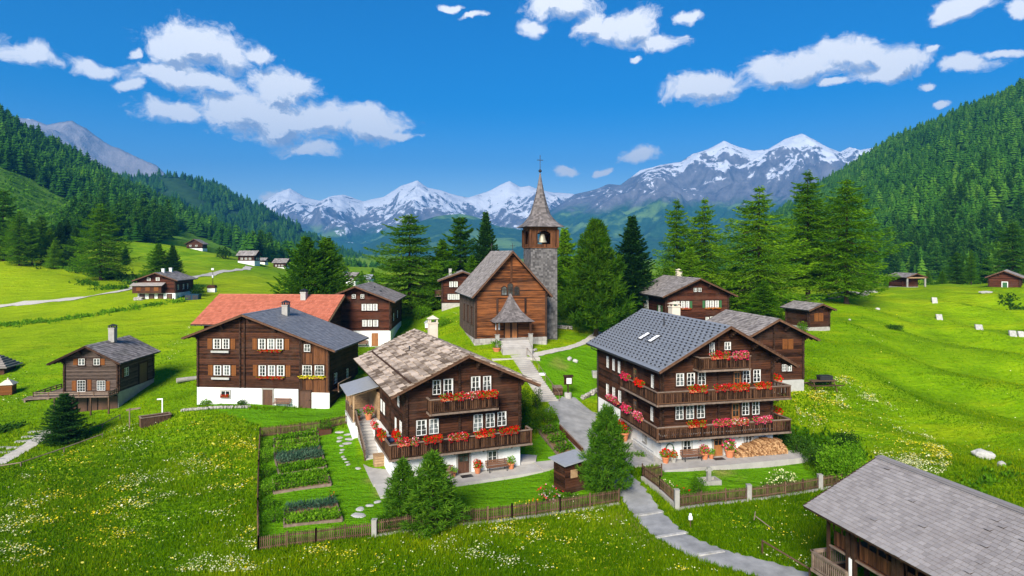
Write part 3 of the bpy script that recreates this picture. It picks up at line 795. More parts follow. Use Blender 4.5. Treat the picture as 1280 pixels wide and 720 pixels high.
# ================================================================== A: chalet with stone-slab roof, in the middle
A=House('timber_chalet','dark timber chalet with stone slab roof, white base and red geraniums, fronting the fenced garden','chalet',493,604,53.1,22)
A.x0,A.x1,A.y0,A.y1=.93,11.3,0,17.2
zr,ze=10.42,7.42
A.setroof(6.1,zr,-.55,ze,12.75,ze,-1.25,18.7)
A.sidex=(6.2,)
A.base(-1.2,2.2,x0=0.0,x1=11.25,y1=17.0)
A.logs(M['log'],2.21,extra=(A.xlen(574),))
A.roof('r_stone',.7,.52,.085,.55,'barge',6,gutter=False)
m=MB(); 
for k in (0,):   # snow rail across the left slope
    xs=1.15; zz=A.rz(xs)+.2
    m.tube((xs,-.9,zz),(xs,17.5,zz),.09,n=7)
    for i in range(9): m.bar((xs,-.5+i*2.2,zz-.2),(xs,-.5+i*2.2,zz+.02),.06,.06)
m.build('snow_rail',M['beam'],A.rfo)
cx,cy=A.at(559,418,10.6+A.org.z); A.chimney(6.9,13.6,9.4,11.75,.9,.8); A.chimcap(6.9,13.6,11.75,.9,.75)
one('vent_pipe',M['metal'],A.rfo,lambda m:m.tube((3.6,10.2,8.9),(3.6,10.2,9.85),.08,n=8))
# windows of the gable front
for R in [(540.5,475,550.8,493,{}),(554,473.5,566,502,{'rows':4}),(588.5,470.5,600,497.5,{'rows':4}),(603.5,470,613.5,488.5,{})]: wins(A,'f',[R],cur=.3)
wins(A,'f',[(520,525,533,544),(536,523.5,548,542),(591.5,518,603,539,{'rows':4}),(607,516.5,618,534),(621.5,514.5,632.5,532)],cur=.28,rows=3)
wins(A,'f',[(537,572.5,548.5,587),(609.5,563.5,620.5,578)],cur=0,rows=2,case='concrete',off=.05)
x0,zb=A.front(572,598); x1,_=A.front(586,597); A.door('f',x0,x1,.05,2.12,'doordark',True,off=.045)
# left side windows and door to the gallery
for (u0,u1,za,zb) in ((1.0,2.0,3.5,4.7),(3.2,4.0,2.45,4.5),(8.6,9.6,3.5,4.7),(9.9,10.9,3.5,4.7)): A.window('l',u0,u1,za,zb,2,3,.3)
A.window('l',2.0,2.9,5.75,6.7,2,2,.3)
# lower gallery, wrapping the left corner
b1=A.balcony([(-.62,11.9,-1.2,-.06),(-.62,.86,-.06,5.6)],[(-.62,5.6),(-.62,-1.2),(11.9,-1.2),(11.9,-.05)],2.36,1.22)
ux0,ux1=2.75,8.75
b2=A.balcony([(ux0,ux1,-1.1,-.06)],[(ux0,-.05),(ux0,-1.1),(ux1,-1.1),(ux1,-.05)],5.72,1.2)
GRA='geranium boxes on the balconies of the stone-roofed chalet'
nm=['leftmost','second','third','fourth','rightmost']
for z,d,lst,where in ((3.5,1.2,[(509,24,'mixfl'),(541,21,'redfl'),(572,22,'mixfl'),(605.5,22,'redfl'),(636,22,'redfl')],'lower balcony front'),(6.84,1.1,[(563,24,'redfl'),(587,24,'mixfl'),(610,20,'redfl')],'short upper balcony')):
    n=len(lst); names=nm if n==5 else ['left','middle','right']
    rail_boxes(A,'f',d,[(px,w,k,f'{names[i]} {"red and white" if k=="mixfl" else "red"} geranium box on the {where}, stone-roofed chalet') for i,(px,w,k) in enumerate(lst)],z,GRA)
rail_boxes(A,'l',1.55,[(479,1.5,'redfl','front red geranium box on the left gallery rail of the stone-roofed chalet'),(470,1.4,'mixfl','back box of red geraniums on the left gallery rail, by the chalet stairs')],3.5,GRA)
place_box(A,.62,1.6,3.35,'redfl','red geranium box under the left wall window above the gallery seat',1.1,-PI/2,GRA,1)
# stairs up to the porch on the left
st=MB(); n=12; ya,yb=6.3,11.8
for i in range(n):
    z1=.1+(2.3-.1)*(i+1)/n; y=ya+(yb-ya)*i/n
    st.abox(-1.35,.35,y,y+(yb-ya)/n+.04,z1-.19,z1)
    st.abox(-1.25,.25,y+.05,y+(yb-ya)/n+.05,-1.0,z1-.192)
S=st.build('staircase',M['pave'],A.o)
m=MB(); m.abox(-1.75,.9,11.85,17.1,-1,2.28); m.build('porch_base',M['plaster'],A.o)
m=MB(); m.abox(-1.8,.9,11.82,17.15,2.285,2.36); m.build('porch_floor',M['pave'],A.o)
m=MB(); t=MB()
m.bar((-1.42,6.25,.0),(-1.42,6.25,1.2),.1,.1); m.bar((-1.42,11.8,2.0),(-1.42,11.8,3.4),.1,.1)
for i in range(14):
    y=6.4+5.3*i/13.; z=.15+2.2*(y-6.3)/5.5; m.abox(-1.44,-1.4,y-.13,y+.13,z+.12,z+1.0)
t.bar((-1.42,6.1,1.2),(-1.42,11.9,3.42),.12,.07); t.bar((-1.42,11.9,3.45),(-1.72,17.1,3.45),.12,.07)
for i in range(16):
    y=12+5.1*i/15; m.abox(-1.72,-1.68,y-.12,y+.12,2.45,3.4)
R_=m.build('stair_railing',M['rail'],A.o); t.build('handrail',M['railtop'],R_)
m=MB(); m.prism([(-2.3,11.6,5.0),(.9,11.6,5.75),(.9,11.6,5.82),(-2.3,11.6,5.07)],(0,5.8,0)); pr=m.build('porch_roof',M['zinc'],A.o)
m=MB()
for y in (11.9,14.4,17.0): m.abox(-1.7,-1.56,y-.07,y+.07,2.36,5.08); m.bar((-1.63,y,4.96),(.9,y,5.6),.1,.14)
m.build('porch_post',M['palewood'],pr)
m=MB()
for i in range(11): m.abox(-1.6,.9,17.0,17.12,2.4+i*.24,2.62+i*.24)
for i in range(11): m.abox(.78,.925,11.7,16.9,2.4+i*.24,2.62+i*.24)
m.build('porch_wall',M['palewood'],A.o)
EXCL.append(A.foot()); EXCL.append([A.wor(-1.9,-1.3)[:2],A.wor(1,-1.3)[:2],A.wor(1,17.3)[:2],A.wor(-1.9,17.3)[:2]])
# ================================================================== B: big chalet with three balconies
B=House('timber_chalet','largest dark chalet with blue-grey tiled roof, two skylights and three flowered balconies','chalet',827,576,57,13)
B.x0,B.x1,B.y0=0,11.15,0; B.y1=15.9
B.setroof(6.1,11.95,-.83,8.16,13.04,8.16,-1.25,17.4)
B.sidex=(7.6,)
B.base(-1.5,2.28,y1=15.85)
B.logs(M['log'],2.29,extra=(B.xlen(897.5),))
B.roof('r_tile',.42,.36,.035,.0,'barge',6,gutter=True,pipe=True)
m=MB()
for i in range(1,19):
    s_=i/19.; x=-.83+6.93*s_; z=8.16+3.79*s_+.09; y=-.9+(i%2)*.42
    while y<17.2: m.abox(x-.05,x+.05,y-.09,y+.09,z,z+.1); y+=.84
setp(m.build('snow_guard',M['metal'],B.rfo),kind='stuff')
B.chimney(7.2,11.6,10.6,12.75,.95,.95); B.chimcap(7.2,11.6,12.75,.9,.5)
one('vent_pipe',M['metal'],B.rfo,lambda m:m.tube((4.3,8.2,10.9),(4.3,8.2,11.9),.075,n=8))
sd=Vector((6.93,0,3.79)).normalized()
for (px,py) in ((805.5,412.5),(818,415.5)):
    best=None
    for k in range(200):
        x=-.5+k*.03; q=B.at(px,py,B.org.z+B.rz(x)+.1)
        e=abs(q[0]-x)
        if best is None or e<best[0]: best=(e,x,q[1])
    x,y=best[1],best[2]; n_=Vector((-sd.z,0,sd.x)); c0=Vector((x,y,B.rz(x)+.06))
    sk=MB(); a=sd*.65; b=Vector((0,.42,0))
    for q0,q1 in ((c0-a-b,c0+a-b),(c0+a-b,c0+a+b),(c0+a+b,c0-a+b),(c0-a+b,c0-a-b)): sk.bar(q0+n_*.05,q1+n_*.05,.1,.14,up=n_)
    f=sk.build('skylight',M['metal'],B.rfo)
    sk=MB(); q=n_*.08; sk.prism([c0-a-b+q,c0+a-b+q,c0+a+b+q,c0-a+b+q],n_*.02); sk.build('pane',M['white'],f)
WB=dict(cur=.22,rows=3)
def zo(R): return tuple([720+R[0]/2.668,330+R[1]/2.668,720+R[2]/2.668,330+R[3]/2.668])
wins(B,'f',[zo((444,262,461,305)),zo((494,260,515,286))],cur=.3,rows=2)
wins(B,'f',[zo(r) for r in ((333,365,359,406),(369,363,395,404),(405,361,431,403),(555,355,580,397),(590,352,614,393))],**WB)
wins(B,'f',[zo(r) for r in ((331,473,357,518),(366,471,392,516),(402,469,428,513),(552,460,576,503),(586,457,610,501))],**WB)
wins(B,'f',[zo((355,588,383,627)),zo((561,572,587,606))],cur=.3,rows=2,case='concrete',off=.05)
for (r,za) in ((zo((524,358,544,410)),5.3),(zo((518,462,540,522)),2.25)):
    a=B.front(r[0],r[1]); b=B.front(r[2],r[3]); B.door('f',a[0],b[0]+.12,za,a[1],'door',True,'beam')
a=B.front(720+457/2.668,550); b=B.front(720+487/2.668,550); B.door('f',a[0],b[0],.0,2.08,'door',True,'concrete',off=.045)
for (u0,u1,zb,zt) in ((1.4,2.0,6.15,7.35),(9.2,9.9,6.1,7.3),(10.7,11.4,6.1,7.3),(12.4,13.1,6.1,7.3),(1.5,2.1,3.1,4.35),(9.0,9.8,3.1,4.3),(10.6,11.4,3.1,4.3),(12.4,13.2,3.1,4.3)): B.window('l',u0,u1,zb,zt,2,3,.4)
for zb in (5.3,2.25): B.door('l',5.2,6.0,zb,zb+2.0,'door',True,'beam')
B.window('l',3.0,3.6,.75,1.75,2,2,0,'concrete',.05)
for zf in (2.2,5.28):
    B.balcony([(-1.0,12.2,-1.2,-.06),(-1.0,-.06,-.06,6.9),(B.x1+.06,12.2,-.06,2.6)],[(-.06,6.9),(-1.0,6.9),(-1.0,-1.2),(12.2,-1.2),(12.2,2.6),(B.x1+.06,2.6)],zf,1.13)
B.balcony([(3.1,8.1,-1.15,-.06)],[(3.1,-.05),(3.1,-1.15),(8.1,-1.15),(8.1,-.05)],8.12,1.15)
GRB='geranium boxes on the balconies of the largest chalet'
nm4=['leftmost','second from left','third from left','rightmost']
for z,d,lst,wh in ((3.28,1.2,[(401,55,'redfl'),(484,52,'pinkfl'),(543,48,'mixfl'),(620,54,'pinkfl')],'lowest long balcony'),
                   (6.36,1.2,[(404,55,'redfl'),(487,50,'mixfl'),(545,50,'redfl'),(622,46,'redfl')],'middle long balcony'),
                   (9.2,1.15,[(478,56,'mixfl'),(546,44,'pinkfl')],'small top balcony')):
    n=len(lst)
    rail_boxes(B,'f',d,[(720+px/2.668,w/2.668,k,f'{(nm4 if n==4 else ["left","right"])[i]} {dict(redfl="red",mixfl="red and white",pinkfl="pink")[k]} geranium box, front of the {wh}, largest chalet') for i,(px,w,k) in enumerate(lst)],z,GRB)
for z,zz in ((3.28,'lowest'),(6.36,'middle')):
    rail_boxes(B,'l',1.0,[(784 if z<4 else 783,1.6,'pinkfl',f'rear pink geranium box on the left side rail, {zz} balcony, largest chalet'),(799.5 if z<4 else 800.5,1.5,'pinkfl' if z<4 else 'redfl',f'front geranium box on the left side rail, {zz} balcony, largest chalet')],z,GRB)
    place_box(B,12.3,1.2,z+.05,'redfl',f'geranium box on the short right end rail, {zz} balcony, largest chalet',1.3,PI/2,GRB,2)
place_box(B,-.2,10.7,3.0,'pinkfl','wide pink geranium box under the left wall windows of the largest chalet',2.6,-PI/2,GRB,1)
EXCL.append(B.foot())
# ================================================================== C: farmhouse on the left
Cc=House('farmhouse','wide dark timber farmhouse with orange shutters, white base and grey slate roof','farmhouse',247,501,76,-5.7,z=1.3)
Cc.x0,Cc.x1,Cc.y0,Cc.y1=0,16.2,0,9.8
Cc.setroof(6.04,10.7,-1.35,7.9,17.24,6.65,-1.0,10.9)
Cc.base(-1.5,1.95,x1=12.4)
xm=Cc.xlen(376)
Cc.logs(M['log'],1.96,xb=xm,extra=(Cc.xlen(300.5),Cc.xlen(306)))
# upright-board bay at the right end
m=MB(); x=xm+.02
while x<Cc.x1-.05:
    x2=min(x+.19,Cc.x1); m.prism([(x+.006,.02+random.uniform(0,.02),-.9),(x2-.006,.02,-.9),(x2-.006,.02,Cc.rz(x2)-.2),(x+.006,.02,Cc.rz(x)-.2)],(0,.1,0)); x=x2
m.build('board_wall',M['board'],Cc.o)
m=MB()
for i in range(34):
    z=-.9+i*.22
    if z+.22<Cc.rz(Cc.x1)-.2: m.abox(Cc.x1-.14-random.uniform(0,.02),Cc.x1,.13,Cc.y1,z+.012,z+.22)
m.abox(xm+.02,Cc.x1-.16,.13,.16,-.9,5.8); m.build('log_wall',M['log'],Cc.o)
for xx in (xm+.05,Cc.x1-.1): one('corner_post',M['beam'],Cc.o,lambda m:m.abox(xx-.1,xx+.1,-.09,.015,1.9,Cc.rz(xx)-.25))
Cc.roof('r_slate',.34,.3,.02,.06,'barge',6,gutter=True)
Cc.chimney(8.0,6.2,9.2,11.3,.75,.75,'concrete'); Cc.chimcap(8.0,6.2,11.3,.75,.6,'metal')
def zc(R): return (220+R[0]/3.6,340+R[1]/3.6,220+R[2]/3.6,340+R[3]/3.6)
for g_ in ([(168,301,203,345),(209,301,241,345)],[(371,301,404,347),(412,301,444,347),(450,301,484,347)],[(171,420,205,464),(213,420,245,464)],[(373,420,406,467),(415,420,447,467),(455,420,489,467)]):
    ws=wins(Cc,'f',[zc(r) for r in g_],cur=.35,rows=3)
    u0,u1,zb,zt=ws[0][0],ws[-1][1],ws[0][2],ws[0][3]
    Cc.shutter('f',u0-.72,u0-.14,zb-.05,zt+.05); Cc.shutter('f',u1+.14,u1+.72,zb-.05,zt+.05)
wins(Cc,'f',[zc((577,325,605,358)),],cur=.2,rows=2)
wins(Cc,'f',[zc((570,420,612,465)),zc((625,420,667,465))],cur=.2,rows=3,cols=3)
wins(Cc,'f',[zc((205,534,244,563))],cur=0,rows=1,case='concrete',off=.05)
a=Cc.front(*zc((393,535,0,0))[:2]); b=Cc.front(*zc((437,612,0,0))[:2]); Cc.door('f',a[0],b[0],.0,1.85,'doordark',off=.045)
a=Cc.front(*zc((559,522,0,0))[:2]); b=Cc.front(*zc((606,597,0,0))[:2]); Cc.door('f',a[0],b[0],-.3,1.75,'doordark',jamb='beam')
m=MB(); m.abox(b[0]+.1,Cc.x1+.02,-.06,.018,-1.2,1.6); m.build('masonry_base',M['plaster'],Cc.o)
for u0,u1,zb,zt in ((1.2,2.2,2.4,3.6),(5.2,6.0,2.3,3.4)): Cc.window('r',u0,u1,zb,zt,2,3,.2)
m=MB(); m.abox(Cc.x1+.02,Cc.x1+.9,.6,4.5,1.7,1.78); bb=m.build('balcony',M['beam'],Cc.o); Cc.railing(bb,[(Cc.x1+.9,.6),(Cc.x1+.9,4.5)],1.75,.9)
GRC='window boxes of the farmhouse with orange shutters'
for (px,py,L,k,lab) in ((427,358,2.6,'redfl','red flower box under the upper middle windows of the orange-shuttered farmhouse'),(430,478,3.0,'redfl','red flower box under the lower middle windows of the orange-shuttered farmhouse'),(617,475,2.8,'yellowfl','window box with yellow blooms under the windows of the farmhouse board bay'),(205,477,2.2,None,'bare window box under the lower left windows of the orange-shuttered farmhouse'),(203,357,2.2,None,'bare window box under the upper left windows of the orange-shuttered farmhouse'),(224,560,1.0,'redfl','small flower box at the white base window of the orange-shuttered farmhouse')):
    u,z=Cc.front(*zc((px,py,0,0))[:2])
    if k: 
        t=place_box(Cc,u,-.22,z+.02,k,lab,L,0,GRC,1); t.scale=(L/1.5,.6,.5)
    else:
        t=thing('flower_box',lab,'flower box',Cc.wor(u,-.22,z),Cc.a,GRC)
        m=MB(); m.abox(-L/2,L/2,-.12,.1,-.13,.1); m.build('planter',M['grey_plaster'],t); link('foliage',leaf_cloud([(0,0,.1,L*.42,.1,.08)],60,.08,M['veg'],seed=4),t)
EXCL.append(Cc.foot())
# ================================================================== D: red-tiled house behind C (ridge across the picture)
D=House('farmhouse','timber house with bright orange-red clay tile roof behind the wide farmhouse','house',402,470,90.5,84.3,z=2.3)
D.x0,D.x1,D.y0,D.y1=0,11.5,0,17.5
D.setroof(5.75,10.55,-1.5,6.75,13.0,6.75,-1.2,18.6)
D.base(-2,1.5,'plaster'); D.logs(M['log'],1.51)
D.roof('r_red',.36,.46,.07,.04,'barge',4,gap=.01)
one('bargeboard',M['palewood'],D.rfo,lambda m:m.bar((5.75,-1.3,10.4),(-1.5,-1.3,6.65),.06,.2))
D.chimney(4.6,4.6,9.3,11.1,.8,.8,'grey_plaster'); D.chimcap(4.6,4.6,11.1,.8,.5,'metal')
D.window('f',1.8,2.5,6.1,7.2,2,2,.3); D.window('l',2,3,4.5,5.6,2,3,.2)
for u in (4.2,6.0,): D.window('f',u,u+.9,3.6,4.8,2,3,.3)
EXCL.append(D.foot())
# ================================================================== E: grey barn far left
E=House('log_barn','small weathered grey log house with stone roof, timber deck and orange shutters, left meadow','barn house',80,513,80.5,3,z=-.6)
E.x0,E.y0=0,0; E.x1=E.xlen(148); E.y1=E.ylen(192,E.x1)
W=E.x1
E.setroof(W/2-.1,8.2,-1.35,6.0,W+.75,6.0,-1.1,E.y1+.3)
E.base(-2.5,2.2,'grey_plaster',d=.03); E.logs(M['loggrey'],2.21,.22); E.sidex=(4.6,)
E.roof('r_grey',.4,.36,.03,.1,'beam',4,gutter=True)
E.chimney(W/2+.3,4.2,8.0,9.9,.75,.75,'concrete'); E.chimcap(W/2+.3,4.2,9.9,.75,.5,'metal')
def ze_(R): return (60+R[0]/4.8,410+R[1]/4.8,60+R[2]/4.8,410+R[3]/4.8)
for r in ((184,184,222,222),(275,184,312,222)): wins(E,'f',[ze_(r)],rows=2)
for r in ((177,314,226,382),(295,316,345,374)): wins(E,'f',[ze_(r)],rows=4,cols=3)
for r in ((152,184,180,222),(316,184,342,222),(144,316,174,376),(238,310,262,374),(350,318,372,374)):
    r=ze_(r); a=E.front(r[0],r[1]); b=E.front(r[2],r[3]); E.shutter('f',a[0],b[0],b[1],a[1])
r=ze_((454,288,476,332)); a=E.left(r[0],r[3],W); b=E.left(r[2],r[1],W); E.window('r',a[0],a[0]+1.1,3.9,5.0,2,2,0); E.shutter('r',a[0]-.55,a[0]-.12,3.9,5.0)
E.door('r',4.9,6.9,2.3,4.9,'doordark',jamb='beam')
m=MB(); m.abox(-2.2,W+.1,-2.3,-.06,2.05,2.2); m.abox(-2.2,-.1,-.06,3,2.05,2.196); dk=m.build('deck',M['railtop'],E.o)
m=MB(); t=MB()
for x in np.linspace(.2,W,4): m.abox(x-.08,x+.08,-2.2,-2.04,-1.6,2.05)
for (xa,ya,xb,yb) in ((-2.2,-2.25,W+.1,-2.25),(W+.1,-2.25,W+.1,-.3),(-2.2,3,-2.2,-2.25)):
    for z in (2.45,2.7): t.bar((xa,ya,z),(xb,yb,z),.05,.12)
    for k in range(6): q=k/5; m.abox(xa+(xb-xa)*q-.05,xa+(xb-xa)*q+.05,ya+(yb-ya)*q-.05,ya+(yb-ya)*q+.05,2.2,2.78)
m.build('deck_posts',M['rail'],dk); t.build('railing',M['railtop'],dk)
m=MB(); m.abox(.2,W-.1,-.07,-.035,-1.2,1.9); m.build('cellar_front',M['dark'],E.o)
for i in range(5): one('cellar_door',M['doordark'],E.o,lambda m:m.abox(.5+i*1.25,1.6+i*1.25,-.12,-.072,-1.2,1.75))
EXCL.append(E.foot(1.0))
# ================================================================== F: church
Fh=House('timber_church','timber church with shingled bell tower and pointed spire at the top of the stone steps','church',594,431,85,14)
Fh.x0,Fh.x1,Fh.y0,Fh.y1=0,9.88,0,12.3
Fh.setroof(4.94,12.45,-.6,6.35,10.48,6.35,-.9,13.1)
m=MB()
for z in (-1.5,-.9,-.3,.25):
    for face in range(4):
        k=0
        L=Fh.x1 if face in(0,2) else Fh.y1
        while k<L:
            w=random.uniform(.5,1.0); e=random.uniform(.08,.14)
            a,b=k+.015,min(k+w-.015,L)
            if face==0: m.abox(a,b,-e,.15,z,z+.53)
            elif face==1: m.abox(-e,.15,a,b,z,z+.53)
            elif face==2: m.abox(a,b,Fh.y1-.15,Fh.y1+e,z,z+.53)
            else: m.abox(Fh.x1-.15,Fh.x1+e,a,b,z,z+.53)
            k+=w
m.abox(-.03,Fh.x1+.03,-.03,Fh.y1+.03,-1.5,.74); m.build('stone_plinth',M['stone'],Fh.o)
Fh.logs(M['church'],.79,.2,ends=False)
for xx in (.08,Fh.x1-.08,3.0,6.9):
    one('corner_post',M['beam'],Fh.o,lambda m:m.abox(xx-.13,xx+.13,-.1,-.004,.79 if xx<.2 or xx>9 else 4.0,min(Fh.rz(xx)-.3,6.1 if .2<xx<9 else 99)))
one('gable_post',M['board'],Fh.o,lambda m:m.abox(4.8,5.08,-.09,-.004,8.3,11.5))
# board-and-batten flank
m=MB(); y=.1
while y<12.2:
    m.abox(-.07,-.003,y,y+.2,.8,Fh.rz(0)-.3); y+=1.5
m.build('flank_post',M['loggrey'],Fh.o)
m=MB()
for i in range(58):
    y=.12+i*.21; m.abox(-.035-random.uniform(0,.012),-.004,y+.01,y+.2,.8,Fh.rz(0)-.28)
m.build('flank_boarding',M['loggrey'],Fh.o)
for y in (1.7,4.7,7.7): Fh.window('l',y,y+.7,2.6,4.8,2,4,0,off=.05,frame='beam')
Fh.roof('r_grey',.32,.3,.025,.12,'barge',2,thick=.16,gutter=True)
# triple arched window
def arch(m,x0,x1,z0,z1,ya,yb):
    c=(x0+x1)/2; r=(x1-x0)/2; pts=[(x0,ya,z0),(x1,ya,z0)]+[(c+r*math.cos(t),ya,z1-r+r*math.sin(t)) for t in np.linspace(0,PI,10)]
    m.prism(pts,(0,yb-ya,0))
for (px0,px1,pt,pb) in ((627.3,633,358.5,368.6),(635,640.6,354.5,368.6),(643,648.5,358.5,368.6)):
    a=Fh.front(px0,pb); b=Fh.front(px1,pt)
    m=MB(); arch(m,a[0]-.13,b[0]+.13,a[1]-.12,b[1]+.13,-.06,-.02); w=m.build('arched_window',M['beam'],Fh.o)
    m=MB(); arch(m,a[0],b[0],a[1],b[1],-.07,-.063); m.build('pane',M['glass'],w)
    m=MB(); c=(a[0]+b[0])/2; m.abox(c-.02,c+.02,-.09,-.071,a[1],b[1])
    for k in (1,2): z=a[1]+(b[1]-a[1])*k/3; m.abox(a[0],b[0],-.089,-.072,z-.018,z+.018)
    m.build('glazing_bar',M['beam'],w)
a=Fh.front(631,412); 
dx0,dx1=Fh.front(631,431)[0],Fh.front(646.2,431)[0]
Fh.door('f',dx0,(dx0+dx1)/2-.01,.75,3.1,'door',jamb='beam'); Fh.door('f',(dx0+dx1)/2+.01,dx1,.75,3.1,'door',jamb='beam')
one('notice_board',M['white'],Fh.o,lambda m:m.abox(dx0-1.3,dx0-.7,-.1,-.03,1.9,3.2))
# porch with concave shingled canopy
pc=Fh.front(637.6,370)[0]; pw=2.75; pd=2.5
prof=[(1.0,0),(.72,.55),(.45,1.35),(.22,2.45),(.03,3.55)]
zp=3.15
m=MB()
rows=20
def pr_(q):  # half-width factor by height
    for (a,za),(b,zb) in zip(prof,prof[1:]):
        if za<=q<=zb: return a+(b-a)*(q-za)/(zb-za)
    return .03
for i in range(rows):
    q0=3.55*i/rows; q1=3.55*(i+1)/rows+.03; a=pr_(q0); b=pr_(min(q1,3.55))
    def ring(k,q): 
        w=pw*k; d=pd*k; return [(pc-w,.05,zp+q),(pc-w,-d-.05,zp+q),(pc+w,-d-.05,zp+q),(pc+w,.05,zp+q)]
    r0=ring(a+.012,q0); r1=ring(b,q1)
    for j in range(3):
        n=max(2,int((a*pw*2 if j==1 else a*pd)/.28)); 
        for k in range(n):
            f0,f1=(k+.03)/n,(k+.97)/n; L=lambda p,q,f:tuple(p[t]+(q[t]-p[t])*f for t in range(3))
            m.add([L(r0[j],r0[j+1],f0),L(r0[j],r0[j+1],f1),L(r1[j],r1[j+1],f1),L(r1[j],r1[j+1],f0)],[(0,1,2,3)])
def ring2(k,q): return [(pc-pw*k,.0,zp+q),(pc-pw*k,-pd*k,zp+q),(pc+pw*k,-pd*k,zp+q),(pc+pw*k,.0,zp+q)]
for i in range(4):
    r0=ring2(prof[i][0]-.04,prof[i][1]-.03); r1=ring2(max(prof[i+1][0]-.04,.0),prof[i+1][1]-.03)
    for j in range(3): m.add([r0[j],r0[j+1],r1[j+1],r1[j]],[(0,1,2,3)],.1)
cn=m.build('porch_canopy',M['spire'],Fh.o)
m=MB(); 
for x in (pc-pw*.82,pc+pw*.82):
    m.abox(x-.12,x+.12,-pd*.86-.12,-pd*.86+.12,1.55,zp+.1); m.bar((x,-pd*.86,zp+.02),(x,0,zp+.02),.16,.18)
m.abox(pc-pw*.9,pc+pw*.9,-pd*.86-.09,-pd*.86+.09,zp-.12,zp+.1)
m.build('porch_post',M['board'],cn)
m=MB()
for x in (pc-pw*.82,pc+pw*.82): m.abox(x-.24,x+.24,-pd*.86-.24,-pd*.86+.24,-1.2,1.5); m.abox(x-.3,x+.3,-pd*.86-.3,-pd*.86+.3,1.5,1.56)
m.build('porch_pillar',M['concrete'],Fh.o)
m=MB(); m.abox(pc-2.0,pc+2.0,-2.3,-.15,-1.2,.72)
for i in range(5): m.abox(pc-1.95,pc+1.95,-2.3-.36*(i+1),-2.3-.36*i,-1.6,.72-.17*(i+1))
m.build('porch_steps',M['pave'],Fh.o)
# bell tower
tx,ty,hw=10.35,4.6,1.95
m=MB(); zt=12.9
for i in range(52):
    z0=-1.5+i*.277; z1=z0+.3
    if z0>zt: break
    for j in range(4):
        n=13
        for k in range(n):
            a=-hw+2*hw*k/n+.008; b=-hw+2*hw*(k+1)/n-.008; o=hw+random.uniform(.005,.03); i_=hw-.02
            p={0:[(a,-o,z0),(b,-o,z0),(b,-i_,z1),(a,-i_,z1)],1:[(o,a,z0),(o,b,z0),(i_,b,z1),(i_,a,z1)],2:[(b,o,z0),(a,o,z0),(a,i_,z1),(b,i_,z1)],3:[(-o,b,z0),(-o,a,z0),(-i_,a,z1),(-i_,b,z1)]}[j]
            m.add([(tx+q[0],ty+q[1],q[2]) for q in p],[(0,1,2,3)])
m.abox(tx-hw+.04,tx+hw-.04,ty-hw+.04,ty+hw-.04,-1.5,zt-.02,.1)
tw=m.build('bell_tower',M['shingle'],Fh.o)
m=MB(); hb=hw+.06; zb0,zb1=zt,15.9
m.abox(tx-hb-.06,tx+hb+.06,ty-hb-.06,ty+hb+.06,zb0,zb0+.14)
m.abox(tx-hb,tx+hb,ty-hb,ty+hb,zb1-.35,zb1-.02)
for sx in (-1,1):
    for sy in (-1,1): m.abox(tx+sx*hb-.14,tx+sx*hb+.14,ty+sy*hb-.14,ty+sy*hb+.14,zb0+.14,zb1-.35)
bf=m.build('belfry',M['board'],tw)
m=MB()
def archpanel(m,axis,sg):
    # boards with a round-headed opening
    for k in range(16):
        a=-hb+.14+(2*hb-.28)*k/16; b=a+(2*hb-.28)/16-.012; c=(a+b)/2
        zlo=zb0+.14; op=1.0
        if abs(c)<op:
            lo=zb0+1.75+math.sqrt(max(op*op-c*c,0))*.7; segs=[(zlo,zb0+.55),(lo,zb1-.35)]
        else: segs=[(zlo,zb1-.35)]
        for (q0,q1) in segs:
            o0,o1=sorted((sg*(hb-.02),sg*(hb-.09)))
            if axis=='y': m.abox(tx+a,tx+b,ty+o0,ty+o1,q0,q1)
            else: m.abox(tx+o0,tx+o1,ty+a,ty+b,q0,q1)
for ax in 'xy':
    for sg in (-1,1): archpanel(m,ax,sg)
m.build('belfry_boards',M['board'],bf)
m=MB(); m.tube((tx-1.7,ty-1.0,15.0),(tx+1.7,ty-1.0,15.0),.1)
m.build('bell_yoke',M['beam'],bf)
m=MB(); m.lathe([(.1,1.25),(.33,1.16),(.42,.8),(.5,.4),(.68,.05),(.7,0),(.58,0)],(tx,ty-1.0,13.7),16); m.tube((tx,ty-1.0,13.5),(tx,ty-1.0,14.1),.09); m.build('bell',M['bronze'],bf,True)
m=MB()
pf=[(2.85,0),(2.1,.62),(1.45,1.7),(.98,3.2),(.55,5.0),(.22,6.8),(.05,7.8)]
def sr(q):
    for (a,za),(b,zb) in zip(pf,pf[1:]):
        if za<=q<=zb: return a+(b-a)*(q-za)/(zb-za)
    return .05
def oct(r,blend):
    out=[]
    for k in range(8):
        t=PI/8+k*PI/4; ox,oy=math.cos(t)*1.06,math.sin(t)*1.06
        sx=max(-1,min(1,ox*2.4)); sy=max(-1,min(1,oy*2.4))
        out.append((r*(sx*(1-blend)+ox*blend),r*(sy*(1-blend)+oy*blend)))
    return out
R_=30
